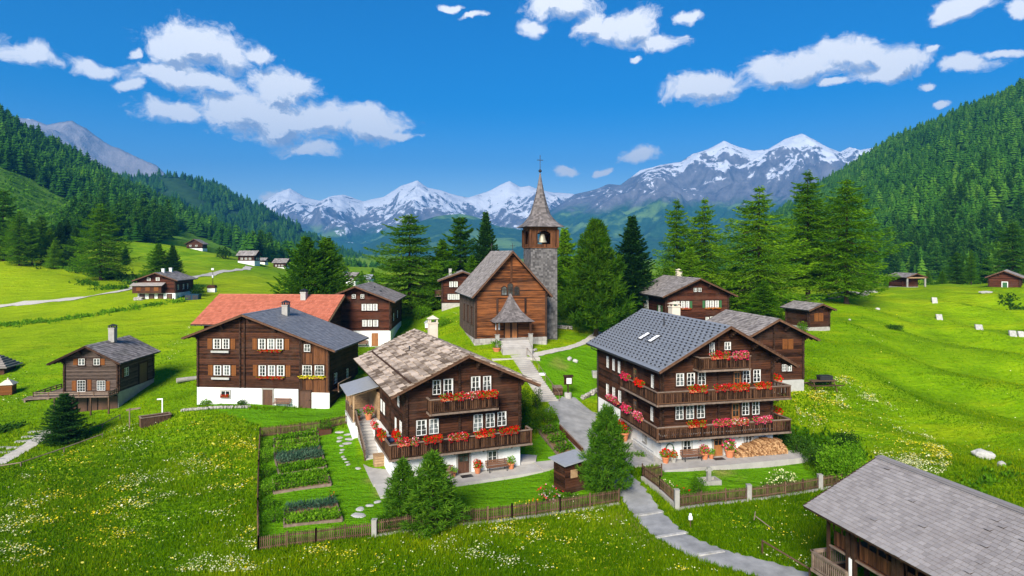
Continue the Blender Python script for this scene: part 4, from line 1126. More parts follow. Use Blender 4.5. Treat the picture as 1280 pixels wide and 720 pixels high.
for i in range(R_):
    q0=7.8*i/R_; q1=min(7.8,7.8*(i+1)/R_+.04); b0=min(1,q0/1.9); b1=min(1,q1/1.9)
    o0=oct(sr(q0)+.02,b0); o1=oct(sr(q1),b1)
    for k in range(8):
        A0,A1=o0[k],o0[(k+1)%8]; B0,B1=o1[k],o1[(k+1)%8]; L_=math.hypot(A1[0]-A0[0],A1[1]-A0[1]); n=max(1,int(L_/.3))
        for j in range(n):
            f0,f1=j/n,(j+1)/n; lp=lambda p,q,f:(p[0]+(q[0]-p[0])*f,p[1]+(q[1]-p[1])*f)
            a,b,c,d=lp(A0,A1,f0),lp(A0,A1,f1),lp(B0,B1,f1),lp(B0,B1,f0)
            m.add([(tx+a[0],ty+a[1],zb1+q0),(tx+b[0],ty+b[1],zb1+q0),(tx+c[0],ty+c[1],zb1+q1),(tx+d[0],ty+d[1],zb1+q1)],[(0,1,2,3)])
m.abox(tx-2.2,tx+2.2,ty-2.2,ty+2.2,zb1-.05,zb1+.02,.1)
sp=m.build('spire',M['spire'],tw)
zs=zb1+7.75
m=MB(); m.tube((tx,ty,zs-.2),(tx,ty,zs+2.6),.045); m.rock((tx,ty,zs+.35),.24,.24,.24,1,amp=0); m.bar((tx-.45,ty,zs+1.9),(tx+.45,ty,zs+1.9),.06,.08); m.build('spire_cross',M['metal'],sp)
m=MB(); z=12.5; m.tube((4.94,-.7,z),(4.94,-.7,z+1.0),.035); m.bar((4.6,-.7,z+.65),(5.28,-.7,z+.65),.05,.06); m.tube((4.94,12.6,z),(4.94,12.6,z+1.2),.04); m.bar((4.64,12.6,z+.85),(5.24,12.6,z+.85),.05,.06); m.build('ridge_cross',M['metal'],Fh.rfo)
EXCL.append(Fh.foot(.3)); EXCL.append([Fh.wor(pc-2,-4.4)[:2],Fh.wor(pc+2,-4.4)[:2],Fh.wor(pc+2,.1)[:2],Fh.wor(pc-2,.1)[:2]]); EXCL.append([Fh.wor(tx-2,ty-2)[:2],Fh.wor(tx+2,ty-2)[:2],Fh.wor(tx+2,ty+2)[:2],Fh.wor(tx-2,ty+2)[:2]])
# ================================================================== smaller houses
def cabin(name,label,cat,px,py,Y,ang,W,L,ze,zr,ovx,y0,y1,mt='logred',tile='r_grey',base=0,basem='plaster',z=None,group=None,tw=.4,th=.36,course=.22,ends=True,rx=None,gut=True):
    h=House(name,label,cat,px,py,Y,ang,group,z); h.x0,h.x1,h.y0,h.y1=0,W,0,L
    h.setroof(rx or W/2,zr,-ovx,ze,W+ovx,ze,y0,y1)
    h.base(-2.0,base,basem); h.logs(M[mt],base+.01,course,ends=ends)
    h.roof(tile,tw,th,.025,.1,'barge',4,gutter=gut); EXCL.append(h.foot(.3)); return h
G=cabin('timber_house','red-brown timber house with white base and grey roof, between the red roof and the church','house',403,433,98,3.2,10.3,14,6.85,9.25,.85,-1.2,14.5,base=2.35,tile='r_grey')
def zg(R): return (420+R[0]/6,330+R[1]/6,420+R[2]/6,330+R[3]/6)
wins(G,'f',[zg(r) for r in ((120,228,148,258),(185,228,211,258))],cur=.3,rows=2)
for gr in ([(193,300,228,348),(234,300,270,348),(276,300,311,348)],[(198,420,230,468),(238,420,270,468),(278,420,316,468)]): wins(G,'f',[zg(r) for r in gr],cur=.7,rows=2)
a=G.front(420+268/6,430); b=G.front(420+318/6,430); G.door('f',a[0],b[0],0,2.0,'door',jamb='plaster',off=.045)
for u in (3,8): G.window('r',u,u+1,3.5,4.7,2,3,.3)
one('vent_pipe',M['metal'],G.rfo,lambda m:(m.tube((7.0,6,8.0),(7.0,6,8.9),.08),m.abox(7.5,8.3,4.5,5.2,8.0,8.25)))
Hh=cabin('timber_house','red-brown timber house with green shutters and a white rear section, up behind the largest chalet','house',832.7,425,105,8.8,10.9,13.6,7.15,10.1,1.1,-1.2,14.6,base=.6,tile='r_grey')
def zh(R): return (760+R[0]/6.4,330+R[1]/6.4,760+R[2]/6.4,330+R[3]/6.4)
wins(Hh,'f',[zh(r) for r in ((685,192,711,222),(720,192,746,222))],rows=2)
for gr in ([(542,298,570,355),(583,297,612,355),(620,297,648,355)],[(780,293,808,351),(815,293,845,351),(853,293,884,351)]):
    ws=wins(Hh,'f',[zh(r) for r in gr],cur=.6,rows=3); u0,u1,zb,zt=ws[0][0],ws[-1][1],ws[0][2],ws[0][3]
    Hh.shutter('f',u0-.55,u0-.12,zb,zt,'gshutter'); Hh.shutter('f',u1+.12,u1+.55,zb,zt,'gshutter')
    u=(u0+u1)/2; t=place_box(Hh,u,-.25,zb-.12,'redfl' if u<5 else 'orangefl','flower box under the %s windows of the house with green shutters'%('left' if u<5 else 'right'),2.4,0,'window boxes of the green-shuttered house',2); t.scale=(1.6,.6,.45)
wins(Hh,'f',[zh((780,425,805,458)),zh((815,420,842,450))],rows=2,cur=.5)
Hh.window('l',2.2,3.1,4.1,5.5,2,3,.3); Hh.shutter('l',1.5,2.05,4.1,5.5,'gshutter'); Hh.shutter('l',3.3,3.8,4.1,5.5,'gshutter')
m=MB(); m.abox(-.08,0.002,8.0,13.65,-1,6.9); m.abox(.0,2,13.5,13.65,-1,6.9); m.build('white_wall',M['plaster'],Hh.o)
Hh.window('l',10.0,11.2,4.5,6.2,2,3,0,off=.08,frame='beam',case='shutter')
Hh.chimney(6.3,9.5,9.2,11.0,.9,.8); Hh.chimcap(6.3,9.5,11.0,.8,.5)
one('vent_pipe',M['metal'],Hh.rfo,lambda m:m.tube((1.6,8,8.0),(1.6,8,8.9),.09))
I_=House('log_barn','dark log barn with grey shingle roof and white plinth, tucked behind the largest chalet','barn',932,503,69.2,10,z=3.7)
I_.x0,I_.x1,I_.y0,I_.y1=0,6.9,0,9.2
I_.setroof(3.3,8.35,-1.1,6.1,8.1,6.05,-1.1,10.4)
I_.base(-2,1.55,'grey_plaster'); I_.logs(M['log'],1.56,extra=(3.3,)); I_.roof('r_grey',.36,.32,.03,.15,'barge',4)
def zi(R): return (720+R[0]/2.668,330+R[1]/2.668,720+R[2]/2.668,330+R[3]/2.668)
r=zi((688,250,706,284)); 
for q in ((688,250,705,284),(707,250,724,284)): r=zi(q); a=I_.front(r[0],r[1]); b=I_.front(r[2],r[3]); I_.shutter('f',a[0],b[0],b[1],a[1])
wins(I_,'f',[zi((686,335,700,357)),zi((704,335,718,357))],rows=2)
EXCL.append(I_.foot(.3))
J=cabin('log_shed','little log granary shed with orange shutters, alone on the slope under the tall larches','shed',1010.5,413,95,15,3.75,5.0,3.05,3.95,.55,-.8,5.6,mt='log',base=.45,basem='stone',tile='r_grey')
for u in (1.0,1.85): J.shutter('f',u,u+.75,1.3,2.5)
Lh=cabin('farm_house','distant two-storey timber house with white base and lean-to front roof by the valley road','house',172.5,376,149.5,5.7,8.3,10.5,4.6,6.45,.9,-1.0,11.2,mt='logred',base=1.6,tile='r_grey',tw=.6,th=.5,z=8.3)
m=MB(); m.prism([(-1.0,-.1,4.0),(-1.0,-2.0,3.4),(-1.0,-2.0,3.5),(-1.0,-.1,4.12)],(7.2,0,0)); m.build('lean_to_roof',M['r_grey'],Lh.o)
m=MB(); m.abox(-.6,5.8,-1.5,-.17,1.7,3.35); m.build('enclosed_porch',M['log'],Lh.o)
for u in (.3,2.3,4.2): 
    m=MB(); m.abox(u,u+1.0,-1.56,-1.502,2.2,3.1); w=m.build('window',M['shutter'],Lh.o)
for u in (2.0,4.0): Lh.window('f',u,u+.8,4.55,5.3,2,2,.5,case=False)
for u in (.5,2.6,4.6,6.6): Lh.door('f',u,u+.9,-.3,1.3,'doordark',jamb='beam',off=.045)
for u in (1,4,6.5): Lh.window('r',u,u+.9,2.3,3.5,2,2,.3); Lh.window('r',u,u+.8,.1,1.0,2,2,0,False,off=.045)
Lh.chimney(4.3,3.2,5.8,7.3,.6,.6,'plaster'); Lh.chimney(4.2,7.6,5.8,7.4,.6,.6,'plaster')
Q_=cabin('timber_house','brown timber house with white-curtained windows and side balcony peeping out behind the church','house',552.5,381,115,6,7.4,8,4.35,6.0,.75,-.9,9,base=.3,basem='stone',tile='r_grey')
def zq(R): return (420+R[0]/6,330+R[1]/6,420+R[2]/6,330+R[3]/6)
wins(Q_,'f',[zq(r) for r in ((850,132,878,172),(884,132,912,172),(838,226,866,266),(870,226,896,266),(900,226,925,266))],cur=.7,rows=2)
m=MB(); m.abox(-1.2,-.05,1,6,1.5,1.6); bb=m.build('balcony',M['beam'],Q_.o); Q_.railing(bb,[(-.05,1),(-1.2,1),(-1.2,6)],1.6,1.0)
Q_.chimney(1.5,4,5.0,6.4,.5,.5,'grey_plaster')
FARG='small far timber houses along the left valley slope'
M_=cabin('mountain_hut','highest far hut on the left meadow below the forest, brown with grey roof','hut',233,311.5,330,4,8.0,6,2.6,5.2,.8,-.8,7,mt='log',base=.4,tile='r_grey',tw=1,th=.8,course=.5,ends=False,group=FARG)
# these huts show their long roof side: turn a second kind by 90 degrees
def farhut(label,px,py,Y,ang,W,L,ze,zr,base,mt='log',bm='plaster',tile='r_grey',name='mountain_hut'):
    h=cabin(name,label,'hut',px,py,Y,ang,W,L,ze,zr,.8,-.8,L+.8,mt=mt,base=base,basem=bm,tile=tile,tw=1,th=.9,course=.5,ends=False,group=FARG,gut=False)
    for u in (L*.2,L*.45,L*.7): h.window('l',u,u+1.0,base+.5,base+1.5,2,2,.4,case=False)
    for u in (W*.3,W*.6): h.window('f',u,u+.9,base+.5,base+1.5,2,2,.4,case=False)
    return h
for u in (1.5,4.5): M_.window('f',u,u+1,1.2,2.2,2,2,.3,case=False)
farhut('far pale-roofed barn with white base where the valley road turns out of sight',318,327.5,300,88,6,7.8,3.0,5.3,.5)
farhut('far dark hut below the forest edge, just left of the two spruces',357,335,380,86,7,7.5,3.0,5.6,.4)
farhut('tiny far shed between two huts at the forest edge',331,329,360,86,4,4.5,1.6,3,.5)
farhut('far brown house with grey roof right of the two spruces',444,353,300,80,6,4.6,3,4.6,.5)
farhut('far pale-walled house with light grey roof right of the two spruces',462,357,310,85,7,7.2,3.2,5.2,3.0,tile='zinc')
farhut('far white-roofed house glimpsed behind the spruce tops',430,343,360,85,6,4.0,2,3.8,1.9,tile='zinc')
Ch=cabin('open_chapel','tiny open-fronted chapel with pale pillars at the top of the right meadow','chapel',1128,359.5,165,10,4.6,4.6,2.7,3.7,.8,-2.3,5.2,mt='logred',base=.2,basem='stone',tile='r_grey',ends=False,gut=False)
m=MB()
for x in (-.3,4.9): m.abox(x-.16,x+.16,-2.1,-1.8,-.6,2.6)
m.build('pillar',M['concrete'],Ch.o); one('lintel',M['palewood'],Ch.o,lambda m:m.abox(-.6,5.2,-2.15,-1.75,2.45,2.75))
Rb=cabin('field_barn','red-brown field barn with grey roof at the right edge of the meadow','barn',1235.5,361,150,12,5.8,13,2.7,4.3,.6,-.8,14,mt='logred',base=.1,basem='stone',tile='r_grey',tw=.6,th=.5)
Rb.o.rotation_euler=(0,0,rad(-40)); Rb.door('f',2.6,3.5,.1,1.6,'gshutter',jamb='plaster')
# ================================================================== K: near barn, lower right
K=House('open_barn','big barn with mauve-grey shingle roof and open railed loft, in the lower right corner','barn',1033.6,740,35.67,14.7,z=0)
K.x0,K.x1,K.y0,K.y1=0,8.08,-17,0
K.setroof(4.04,7.2,-1.0,4.87,9.08,4.87,-17.8,.6)
K.roof('r_near',.3,.245,.022,.1,'beam',4,thick=.12,gutter=False,rt=.0,gap=.013)
m=MB(); m.bar((4.16,-17.8,7.27),(4.16,.6,7.27),.34,.05); m.bar((3.85,-17.8,7.25),(3.85,.6,7.25),.05,.06); m.build('ridge_board',M['r_near'],K.rfo)
ys=[-.12]+[K.ylen(p,0) for p in (1061,1067.5,1119,1125)]+[-8.6,-11.4,-14,-16.9]
m=MB()
for i,y in enumerate(ys):
    w=.07 if i==0 else .11
    m.abox(-w,w,y-w,y+w,-.6,4.9)
for x in (2.6,5.4,7.9): m.abox(x-.1,x+.1,-.2,0,-.6,K.rz(x)-.2)
m.abox(-.1,.1,-17,0,4.72,4.9); m.abox(-.1,8.1,-.2,-.05,4.35,4.5); m.abox(-.1,8.1,-17,-16.85,4.3,4.5)
m.build('post_frame',M['beam'],K.o)
m=MB(); m.abox(.15,8,-17,-.22,2.72,2.85); m.abox(.15,8,-17,-.22,-.4,.1); m.build('loft_floor',M['board'],K.o)
m=MB()
for i,(a,b) in enumerate(zip(ys[1:],ys)):
    a+=.13; b-=.13
    if b-a<.3: continue
    y=a
    while y<b-.05:
        y2=min(y+.2,b); t=random.uniform(0,.02); m.abox(.22+t,.26+t,y+.006,y2-.006,2.95,3.72); y=y2
    n=max(1,int((b-a)/.5))
    for k in range(n+1): q=a+(b-a)*k/n; m.abox(.21,.27,q-.035,q+.035,3.73,4.7)
    m.abox(.2,.28,a,b,4.1,4.17)
m.build('loft_panels',M['board'],K.o)
m=MB(); 
for a,b in zip(ys[1:],ys): m.abox(-.06,.06,a+.1,b-.1,2.86,2.94); m.abox(-.04,.04,a+.1,b-.1,1.55,1.62)
m.build('loft_rail',M['railtop'],K.o)
m=MB()
for i in range(44): m.abox(3.2,3.25,-17+i*.37,-16.66+i*.37,.12,4.6)
m.build('inner_wall',M['log'],K.o)
y_a=K.ylen(1058,-.5)
bk=MB(); bk.abox(-.55,-.13,y_a,.5,1.28,1.36); bk.abox(-.13,2.5,.05,.5,1.28,1.356)
bk=bk.build('balcony',M['beam'],K.o); K.railing(bk,[(2.5,.5),(-.55,.5),(-.55,y_a)],1.36,1.0,'railtop',gap=.09,bw=.05)
one('white_board',M['white'],K.o,lambda m:m.abox(-.13,-.08,y_a+.05,y_a+.25,1.5,2.9))
EXCL.append(K.foot(.6))
# ================================================================== structures: paving, roads
def W4(h,pts): return [h.wor(x,y)[:2] for x,y in pts]
sheet('paved_terrace',W4(A,[(-1.6,-2.5),(12.6,-2.2),(12.6,-.0),(11.5,.05),(-.2,.05),(-1.6,.05)]),M['pave'],0,flat=.12)
sheet('paved_terrace',W4(A,[(-1.7,.06),(-.05,.06),(-.05,6.3),(-1.7,6.3)]),M['pave'],0,flat=.124)
sheet('paved_terrace',W4(A,[(11.4,.1),(12.9,.1),(14.2,2.6),(13.0,5.5),(11.4,5.5)]),M['pave'],0,flat=.3)
sheet('paved_terrace',W4(A,[(12.65,-2.2),(14.3,-1.9),(14.6,-.1),(12.65,.05)]),M['pave'],0,flat=.22)
sheet('paved_terrace',W4(B,[(-1.0,-2.6),(13.2,-2.3),(13.6,-.2),(12,.03),(-1.0,.03)]),M['pave'],0,flat=B.org.z+.07)
sheet('cobbled_yard',W4(B,[(-3.4,-1.0),(-.05,-1.0),(-.05,9.0),(-2.6,9.0)]),M['stone'],0,flat=B.org.z+.1)
road=[(718,508,5.2),(722,530,3.9),(738,560,3.0),(765,592,2.6),(790,615,2.3),(811,644,2.2),(840,671,2.2),(888,694,2.2),(940,709,2.2),(1010,729,2.2)]
M['asphalt']=mat('grey_asphalt',(.2,.2,.2),(.36,.355,.35),.9,.8,(1,1,1),.1,1.2,.4,40,stain=(.35,.6,(.16,.155,.14)))
M['gravel']=mat('pale_gravel',(.36,.33,.28),(.55,.51,.45),.95,3,(1,1,1),.1,.8,.3,40)
strip('village_road',[gnd(a,b)[:2]+(w,) for a,b,w in road],M['asphalt'],.06,10)
strip('village_road',[gnd(a,b)[:2]+(w,) for a,b,w in [(735,512,4.5),(705,511,4.6),(690,512,2.5),(684,511,1.6)]],M['asphalt'],.064,8)
strip('footpath',[gnd(a,b)[:2]+(w,) for a,b,w in [(662,446,1.1),(690,440,.9),(715,434,.9),(735,426,1.1),(752,416,1.6)]],M['gravel'],.07,8)
strip('valley_road',[gy(a,Y)[:2]+(3.4,) for a,Y in [(-60,168),(0,166),(75,164),(130,163),(158,168),(168,178),(185,190),(215,205),(250,222),(280,245),(303,270),(312,292)]],M['gravel'],.12,10)
strip('footpath',[gnd(a,b)[:2]+(w,) for a,b,w in [(-30,590,2.2),(0,578,2.0),(30,562,1.7),(62,540,1.6),(95,530,1.6)]],M['gravel'],.06,8)
strip('forest_track',[gy(a,Y)[:2]+(2.6,) for a,Y in [(248,345),(236,372),(218,395),(212,420)]],M['gravel'],.15,6)
# lawns (mown) round the houses
LAWN.append(pxpoly([(322,688),(470,668),(640,648),(775,628),(740,560),(700,520),(655,560),(560,610),(455,590),(440,540),(400,530),(326,548)]))
LAWN.append(pxpoly([(803,598),(846,634),(936,624),(1042,606),(1000,560),(965,560),(830,585)]))
LAWN.append(pxpoly([(246,505),(330,535),(430,520),(445,470),(415,505)]))
LAWN.append(pxpoly([(668,450),(690,500),(745,500),(760,430),(700,435)]))
# ================================================================== stone stairs to the church
sA=Vector(Fh.wor(pc,-4.3,-1.35)); sB=Vector(gnd(687,503))
t=thing('stone_staircase','long stone staircase climbing from the road up to the church door','stairs',(0,0,0))
m=MB(); n=24; d=(sB-sA); dh=Vector((d.x,d.y,0)).normalized(); sd_=Vector((-dh.y,dh.x,0))
for i in range(n):
    a=sA+d*(i/n); b=sA+d*((i+1)/n); z=a.z+(d.z/n)*.5
    q=[a+sd_*1.05,a-sd_*1.05,b-sd_*1.05-dh*.1,b+sd_*1.05-dh*.1]
    z=max(z,max(t1(p.x,p.y) for p in q)+.04)
    m.prism([(p.x,p.y,z-.9) for p in q],(0,0,.9))
m.build('steps',M['pave'],t)
m=MB(); e=-1.25 if False else 1.25
side=sd_*(1.2 if (sd_.x>0) else -1.2)
for i in range(6):
    p=sA+d*(i/5)+side; z=t1(p.x,p.y); m.tube((p.x,p.y,z-.3),(p.x,p.y,max(z,p.z)+1.0),.028)
    if i: m.tube(pp,(p.x,p.y,max(z,p.z)+1.0),.03)
    pp=(p.x,p.y,max(z,p.z)+1.0)
m.build('handrail',M['railtop'],t)
EXCL.append([(sA+sd_*1.3)[:2],(sA-sd_*1.3)[:2],(sB-sd_*1.3)[:2],(sB+sd_*1.3)[:2]])
sheet('church_forecourt',W4(Fh,[(pc-3.6,-5.4),(pc+2.6,-5.4),(pc+2.6,-3.9),(pc-3.6,-3.9)]),M['gravel'],0,flat=Fh.org.z-1.12)
# ================================================================== fences
def fence(label,pts,h=1.0,gap=.07,bw=.06,wall=0,postmat='rail',postw=.1,every=2.0,name='picket_fence',stone_posts=()):
    """pts: ground points; pickets follow the ground"""
    t=thing(name,label,'fence',(0,0,0)); m=MB(); r=MB(); posts=[]; wl=MB()
    for (a,b) in zip(pts,pts[1:]):
        L=math.hypot(b[0]-a[0],b[1]-a[1]); dx,dy=(b[0]-a[0])/L,(b[1]-a[1])/L
        n=max(1,int(L/(bw+gap))); k=max(1,int(round(L/every)))
        Z=lambda s:t1(a[0]+dx*s,a[1]+dy*s)
        zs=[Z(L*i/k)+wall for i in range(k+1)]
        def zi_(s):
            f=s/L*k; i=min(int(f),k-1); return zs[i]+(zs[i+1]-zs[i])*(f-i)
        for i in range(n):
            s=L*(i+.5)/n; x,y=a[0]+dx*s,a[1]+dy*s; z=zi_(s); hh=h*random.uniform(.96,1.03)
            m.bar((x,y,z+.06),(x,y,z+hh),bw,.025,up=(-dy,dx,0))
        for i in range(k):
            p,q=L*i/k,L*(i+1)/k
            for f in (.22,.8): r.bar((a[0]+dx*p+dy*.035,a[1]+dy*p-dx*.035,zs[i]+h*f),(a[0]+dx*q+dy*.035,a[1]+dy*q-dx*.035,zs[i+1]+h*f),.04,.08)
            if wall: 
                zz=min(zs[i],zs[i+1]); wl.prism([(a[0]+dx*p-dy*.14,a[1]+dy*p+dx*.14,zs[i]-wall-.6),(a[0]+dx*q-dy*.14,a[1]+dy*q+dx*.14,zs[i+1]-wall-.6),(a[0]+dx*q-dy*.14,a[1]+dy*q+dx*.14,zs[i+1]),(a[0]+dx*p-dy*.14,a[1]+dy*p+dx*.14,zs[i])],(dy*.28,-dx*.28,0))
        for i in range(k+1): posts.append((a[0]+dx*L*i/k,a[1]+dy*L*i/k,zs[i]))
    m.build('pickets',M['rail'],t); r.build('rails',M['rail'],t)
    if wall: wl.build('footing_wall',M['concrete'],t)
    for p in posts:
        w=postw; one('post',M[postmat],t,lambda m:m.abox(p[0]-w/2,p[0]+w/2,p[1]-w/2,p[1]+w/2,p[2]-.5,p[2]+h+.08))
    for p in stone_posts:
        one('stone_post',M['concrete'],t,lambda m:(m.abox(p[0]-.17,p[0]+.17,p[1]-.17,p[1]+.17,p[2]-.6,p[2]+h+wall+.15),m.abox(p[0]-.19,p[0]+.19,p[1]-.19,p[1]+.19,p[2]+h+wall+.15,p[2]+h+wall+.2)))
    return t
P=lambda *a:[gnd(x,y) for x,y in a]
fence('dark picket fence in front of the stone-roofed chalet garden, ending at the road',P((774,631),(700,641.5),(640,650),(548,661),(468,671)),1.0,wall=.12)
fence('picket fence at the front of the vegetable beds, left of the twin pines',P((468,671),(395,680),(323,690)),1.0,stone_posts=P((468,671)))
fence('side picket fence running up the left of the vegetable garden',P((323,690),(322,640),(323,590),(325,547)),1.0)
fence('rear picket fence behind the vegetable garden below the farmhouse',P((325,547),(401,539),(436,530)),1.0,stone_posts=())
fence('picket fence on a concrete wall beside the road, left edge of the largest chalet lawn',P((803,601),(825,618),(846,637)),.95,wall=.35,stone_posts=P((846,637)))
fence('picket fence with stone posts along the front of the largest chalet lawn',P((846,637),(936,626.5),(1025,613),(1052,608)),.95,wall=.12,stone_posts=P((936,626.5),(1025,613)))
fence('short grey picket fence beside the paving at the left front corner of the largest chalet',P((803,601),(827,596)),1.0)
def railfence(label,pts,hs,cat='fence',name='rail_fence',mt='rail',r=.06,two=False):
    t=thing(name,label,cat,(0,0,0)); m=MB()
    for a,b in zip(pts,pts[1:]): 
        m.tube((a[0],a[1],a[2]+hs),(b[0],b[1],b[2]+hs),r)
        if two: m.tube((a[0],a[1],a[2]+hs*.5),(b[0],b[1],b[2]+hs*.5),r)
    m.build('rail',M[mt],t)
    for p in pts: one('post',M[mt],t,lambda m:m.tube((p[0],p[1],p[2]-.5),(p[0],p[1],p[2]+hs+.05),r*1.15))
    return t
railfence('low pole rail along the field path at the left edge',P((-20,592),(26,584),(80,566),(128,548)),.45,mt='railtop',r=.055)
railfence('dark wooden rail fence showing above the near barn ridge',[gy(1168,46),gy(1193,46.5),gy(1216,46),gy(1262,44)],1.0,mt='beam',r=.07)
railfence('sloping wooden handrail beside the road at the bottom edge',[gy(953,40.2),gy(1012,36.8),gy(1050,34.6)],1.0,name='handrail',cat='handrail',mt='rail',r=.055)
railfence('weathered pole rail beside the paved apron of the small grey log house',P((112,541),(128,536),(150,524)),.5,mt='railtop',r=.05)
# ================================================================== small objects
BP=bench_proto(2.05)
def put_bench(h,x,y,z,label,first=[True],a=None):
    a=h.a if a is None else a
    if first[0]: first[0]=False; BP.location=h.wor(x,y,z); BP.rotation_euler=(0,0,a); BP['label']=label; BP['group']='wooden benches against the houses'; return BP
    return dup(BP,h.wor(x,y,z),a,label,'wooden benches against the houses')
u=A.front(618,600)[0]; put_bench(A,u,-.75,.12,'brown slatted bench right of the door of the stone-roofed chalet')
u=A.front(550,604)[0]; put_bench(A,u,-.75,.12,'brown slatted bench left of the stone-roofed chalet door, half hidden by twin pines')
u=B.front(860,587)[0]; put_bench(B,u,-.75,.07,'brown slatted bench left of the door of the largest chalet')
u=Cc.front(355,507)[0]; b_=put_bench(Cc,u,-.6,.0,'brown bench against the white base of the orange-shuttered farmhouse'); 
u=G.front(452,432)[0]; put_bench(G,u,-.6,.0,'bench by the white base of the house left of the church')
u=B.front(843,535)[0]; bb=put_bench(B,u,-.62,2.2,'pale bench standing on the lowest balcony of the largest chalet')
put_bench(A,.35,2.6,2.36,'bench on the left gallery of the stone-roofed chalet, a blue cushion on it',a=A.a-PI/2)
t=thing('cushion','crumpled blue cushion on the gallery bench of the stone-roofed chalet','cushion',A.wor(.2,2.2,2.95),A.a); one('cover',M['bluecloth'],t,lambda m:m.rock((0,0,0),.3,.35,.2,3,12,8),True)
def apot(h,px,py,k,label,s=1,z=.12,y=-.6):
    u=h.front(px,py,y)[0]; return pot(k,h.wor(u,y,z),label,s)
apot(A,597,597,'red','terracotta pot with red flowers between the door and right bench of the stone-roofed chalet',1.2)
apot(A,639,590,'leaf','terracotta pot of green leaves at the right end of the bench, stone-roofed chalet',1.2)
apot(A,567,602,'leaf2','small terracotta pot just left of the stone-roofed chalet door',.9)
apot(B,832,586,'red','orange pot of red flowers at the left front corner of the largest chalet',1.3,.07,-.8)
apot(B,842,585,'grey','pale stone pot beside the left end of the largest chalet bench',1.1,.07,-.8)
apot(B,881,580,'pink','pot of pink flowers between the bench and door of the largest chalet',1.3,.07)
apot(B,889,581,'leaf','empty looking terracotta pot left of the largest chalet door',1.0,.07)
apot(B,912,579,'pink','big pot of deep pink flowers between the door and the firewood',1.7,.07)
pot('leaf',Fh.wor(pc-2.45,-2.7,-.9),'green potted shrub left of the church porch steps',2.0)
pot('red',B.wor(-1.0,6.2,.1),'barrel of red flowers beside the left wall of the largest chalet',2.0); pot('pink',B.wor(-.9,7.4,.1),'pot of pink flowers behind the red one, left wall of the largest chalet',1.8)
pot('leaf',A.wor(-1.2,12.3,2.36),'pot on the porch at the top of the side stairs',1.2); pot('pink',A.wor(-.1,12.2,2.36),'pink flowers in a pot by the porch door of the stone-roofed chalet',1.5)
for h,x,l in ((A,Vector((A.front(579,602)[0],-1.0,.125)),'stone-roofed'),(B,Vector((B.front(892,579)[0],-.9,.075)),'largest')):
    t=thing('doormat',f'dark doormat in front of the {l} chalet door','doormat',h.wor(*x),h.a); one('mat',M['metal'],t,lambda m:m.abox(-.5,.5,-.3,.3,0,.03))
t=thing('planter_box','pale wooden box standing at the foot of the side stairs','box',A.wor(-.45,4.6,.12),A.a)
m=MB()
for i in range(4): m.abox(-.45,.45,-.4,.4,.02+i*.23,.22+i*.23)
m.build('case',M['palewood'],t); one('lid',M['palewood'],t,lambda m:m.abox(-.5,.5,-.45,.45,.94,1.0))
# firewood
u0,u1=B.front(912,576)[0],B.front(976,572)[0]
t=thing('firewood_pile','long heap of split firewood against the white base of the largest chalet','firewood',B.wor((u0+u1)/2,-.55,.07),B.a); t['kind']='stuff'
m=MB(); Lw=(u1-u0)/2
x=-Lw
while x<Lw:
    z=.09; f=(x+Lw)/(2*Lw); top=.35+1.05*min(1,f*2.2)*(1 if f<.88 else (1-f)*6)+.1*math.sin(x*3)
    while z<top:
        r=random.uniform(.07,.1); y=random.uniform(-.08,.08); xx=x+random.uniform(-.03,.03)
        m.tube((xx,-.45+y,z),(xx,.4+y,z),r,n=random.choice((5,6,7))); z+=r*1.75
    x+=.155
m.build('split_logs',M['logend'],t)
# garden hose ring
t=thing('garden_hose','coiled green hose hanging on the left front corner of the largest chalet','hose',B.wor(B.front(836,573)[0],-.16,1.05),B.a)
m=MB(); 
for k in range(3): m.path([(.38*math.cos(q),-.03*k,.48*math.sin(q)) for q in np.linspace(0,2*PI,20)],.035,6)
m.build('coil',M['gshutter'],t)
# stone post fountain
g_=gnd(886,603); t=thing('stone_fountain','small stone post fountain with basin on the largest chalet lawn','fountain',g_,B.a)
one('post',M['concrete'],t,lambda m:(m.abox(-.14,.14,-.14,.14,-.2,1.25),m.abox(-.28,.28,-.1,.1,.95,1.1)))
m=MB(); m.abox(-.75,.85,-.55,-.4,-.2,.28); m.abox(-.75,.85,.4,.55,-.2,.28); m.abox(-.75,-.6,-.4,.4,-.2,.28); m.abox(.7,.85,-.4,.4,-.2,.28); m.abox(-.6,.7,-.4,.4,-.2,.05); m.build('basin',M['concrete'],t)
# metal ramp rail left of B
t=thing('metal_railing','short grey metal railing by the cellar window, left flank of the largest chalet','railing',B.wor(-1.1,0,.1),B.a)
m=MB()
for z in (.45,.95): m.bar((0,-.6,z),(0,3.6,z),.05,.05)
for i in range(15): m.bar((0,-.6+i*.3,0),(0,-.6+i*.3,.95),.03,.03)
m.build('bars',M['zinc'],t)
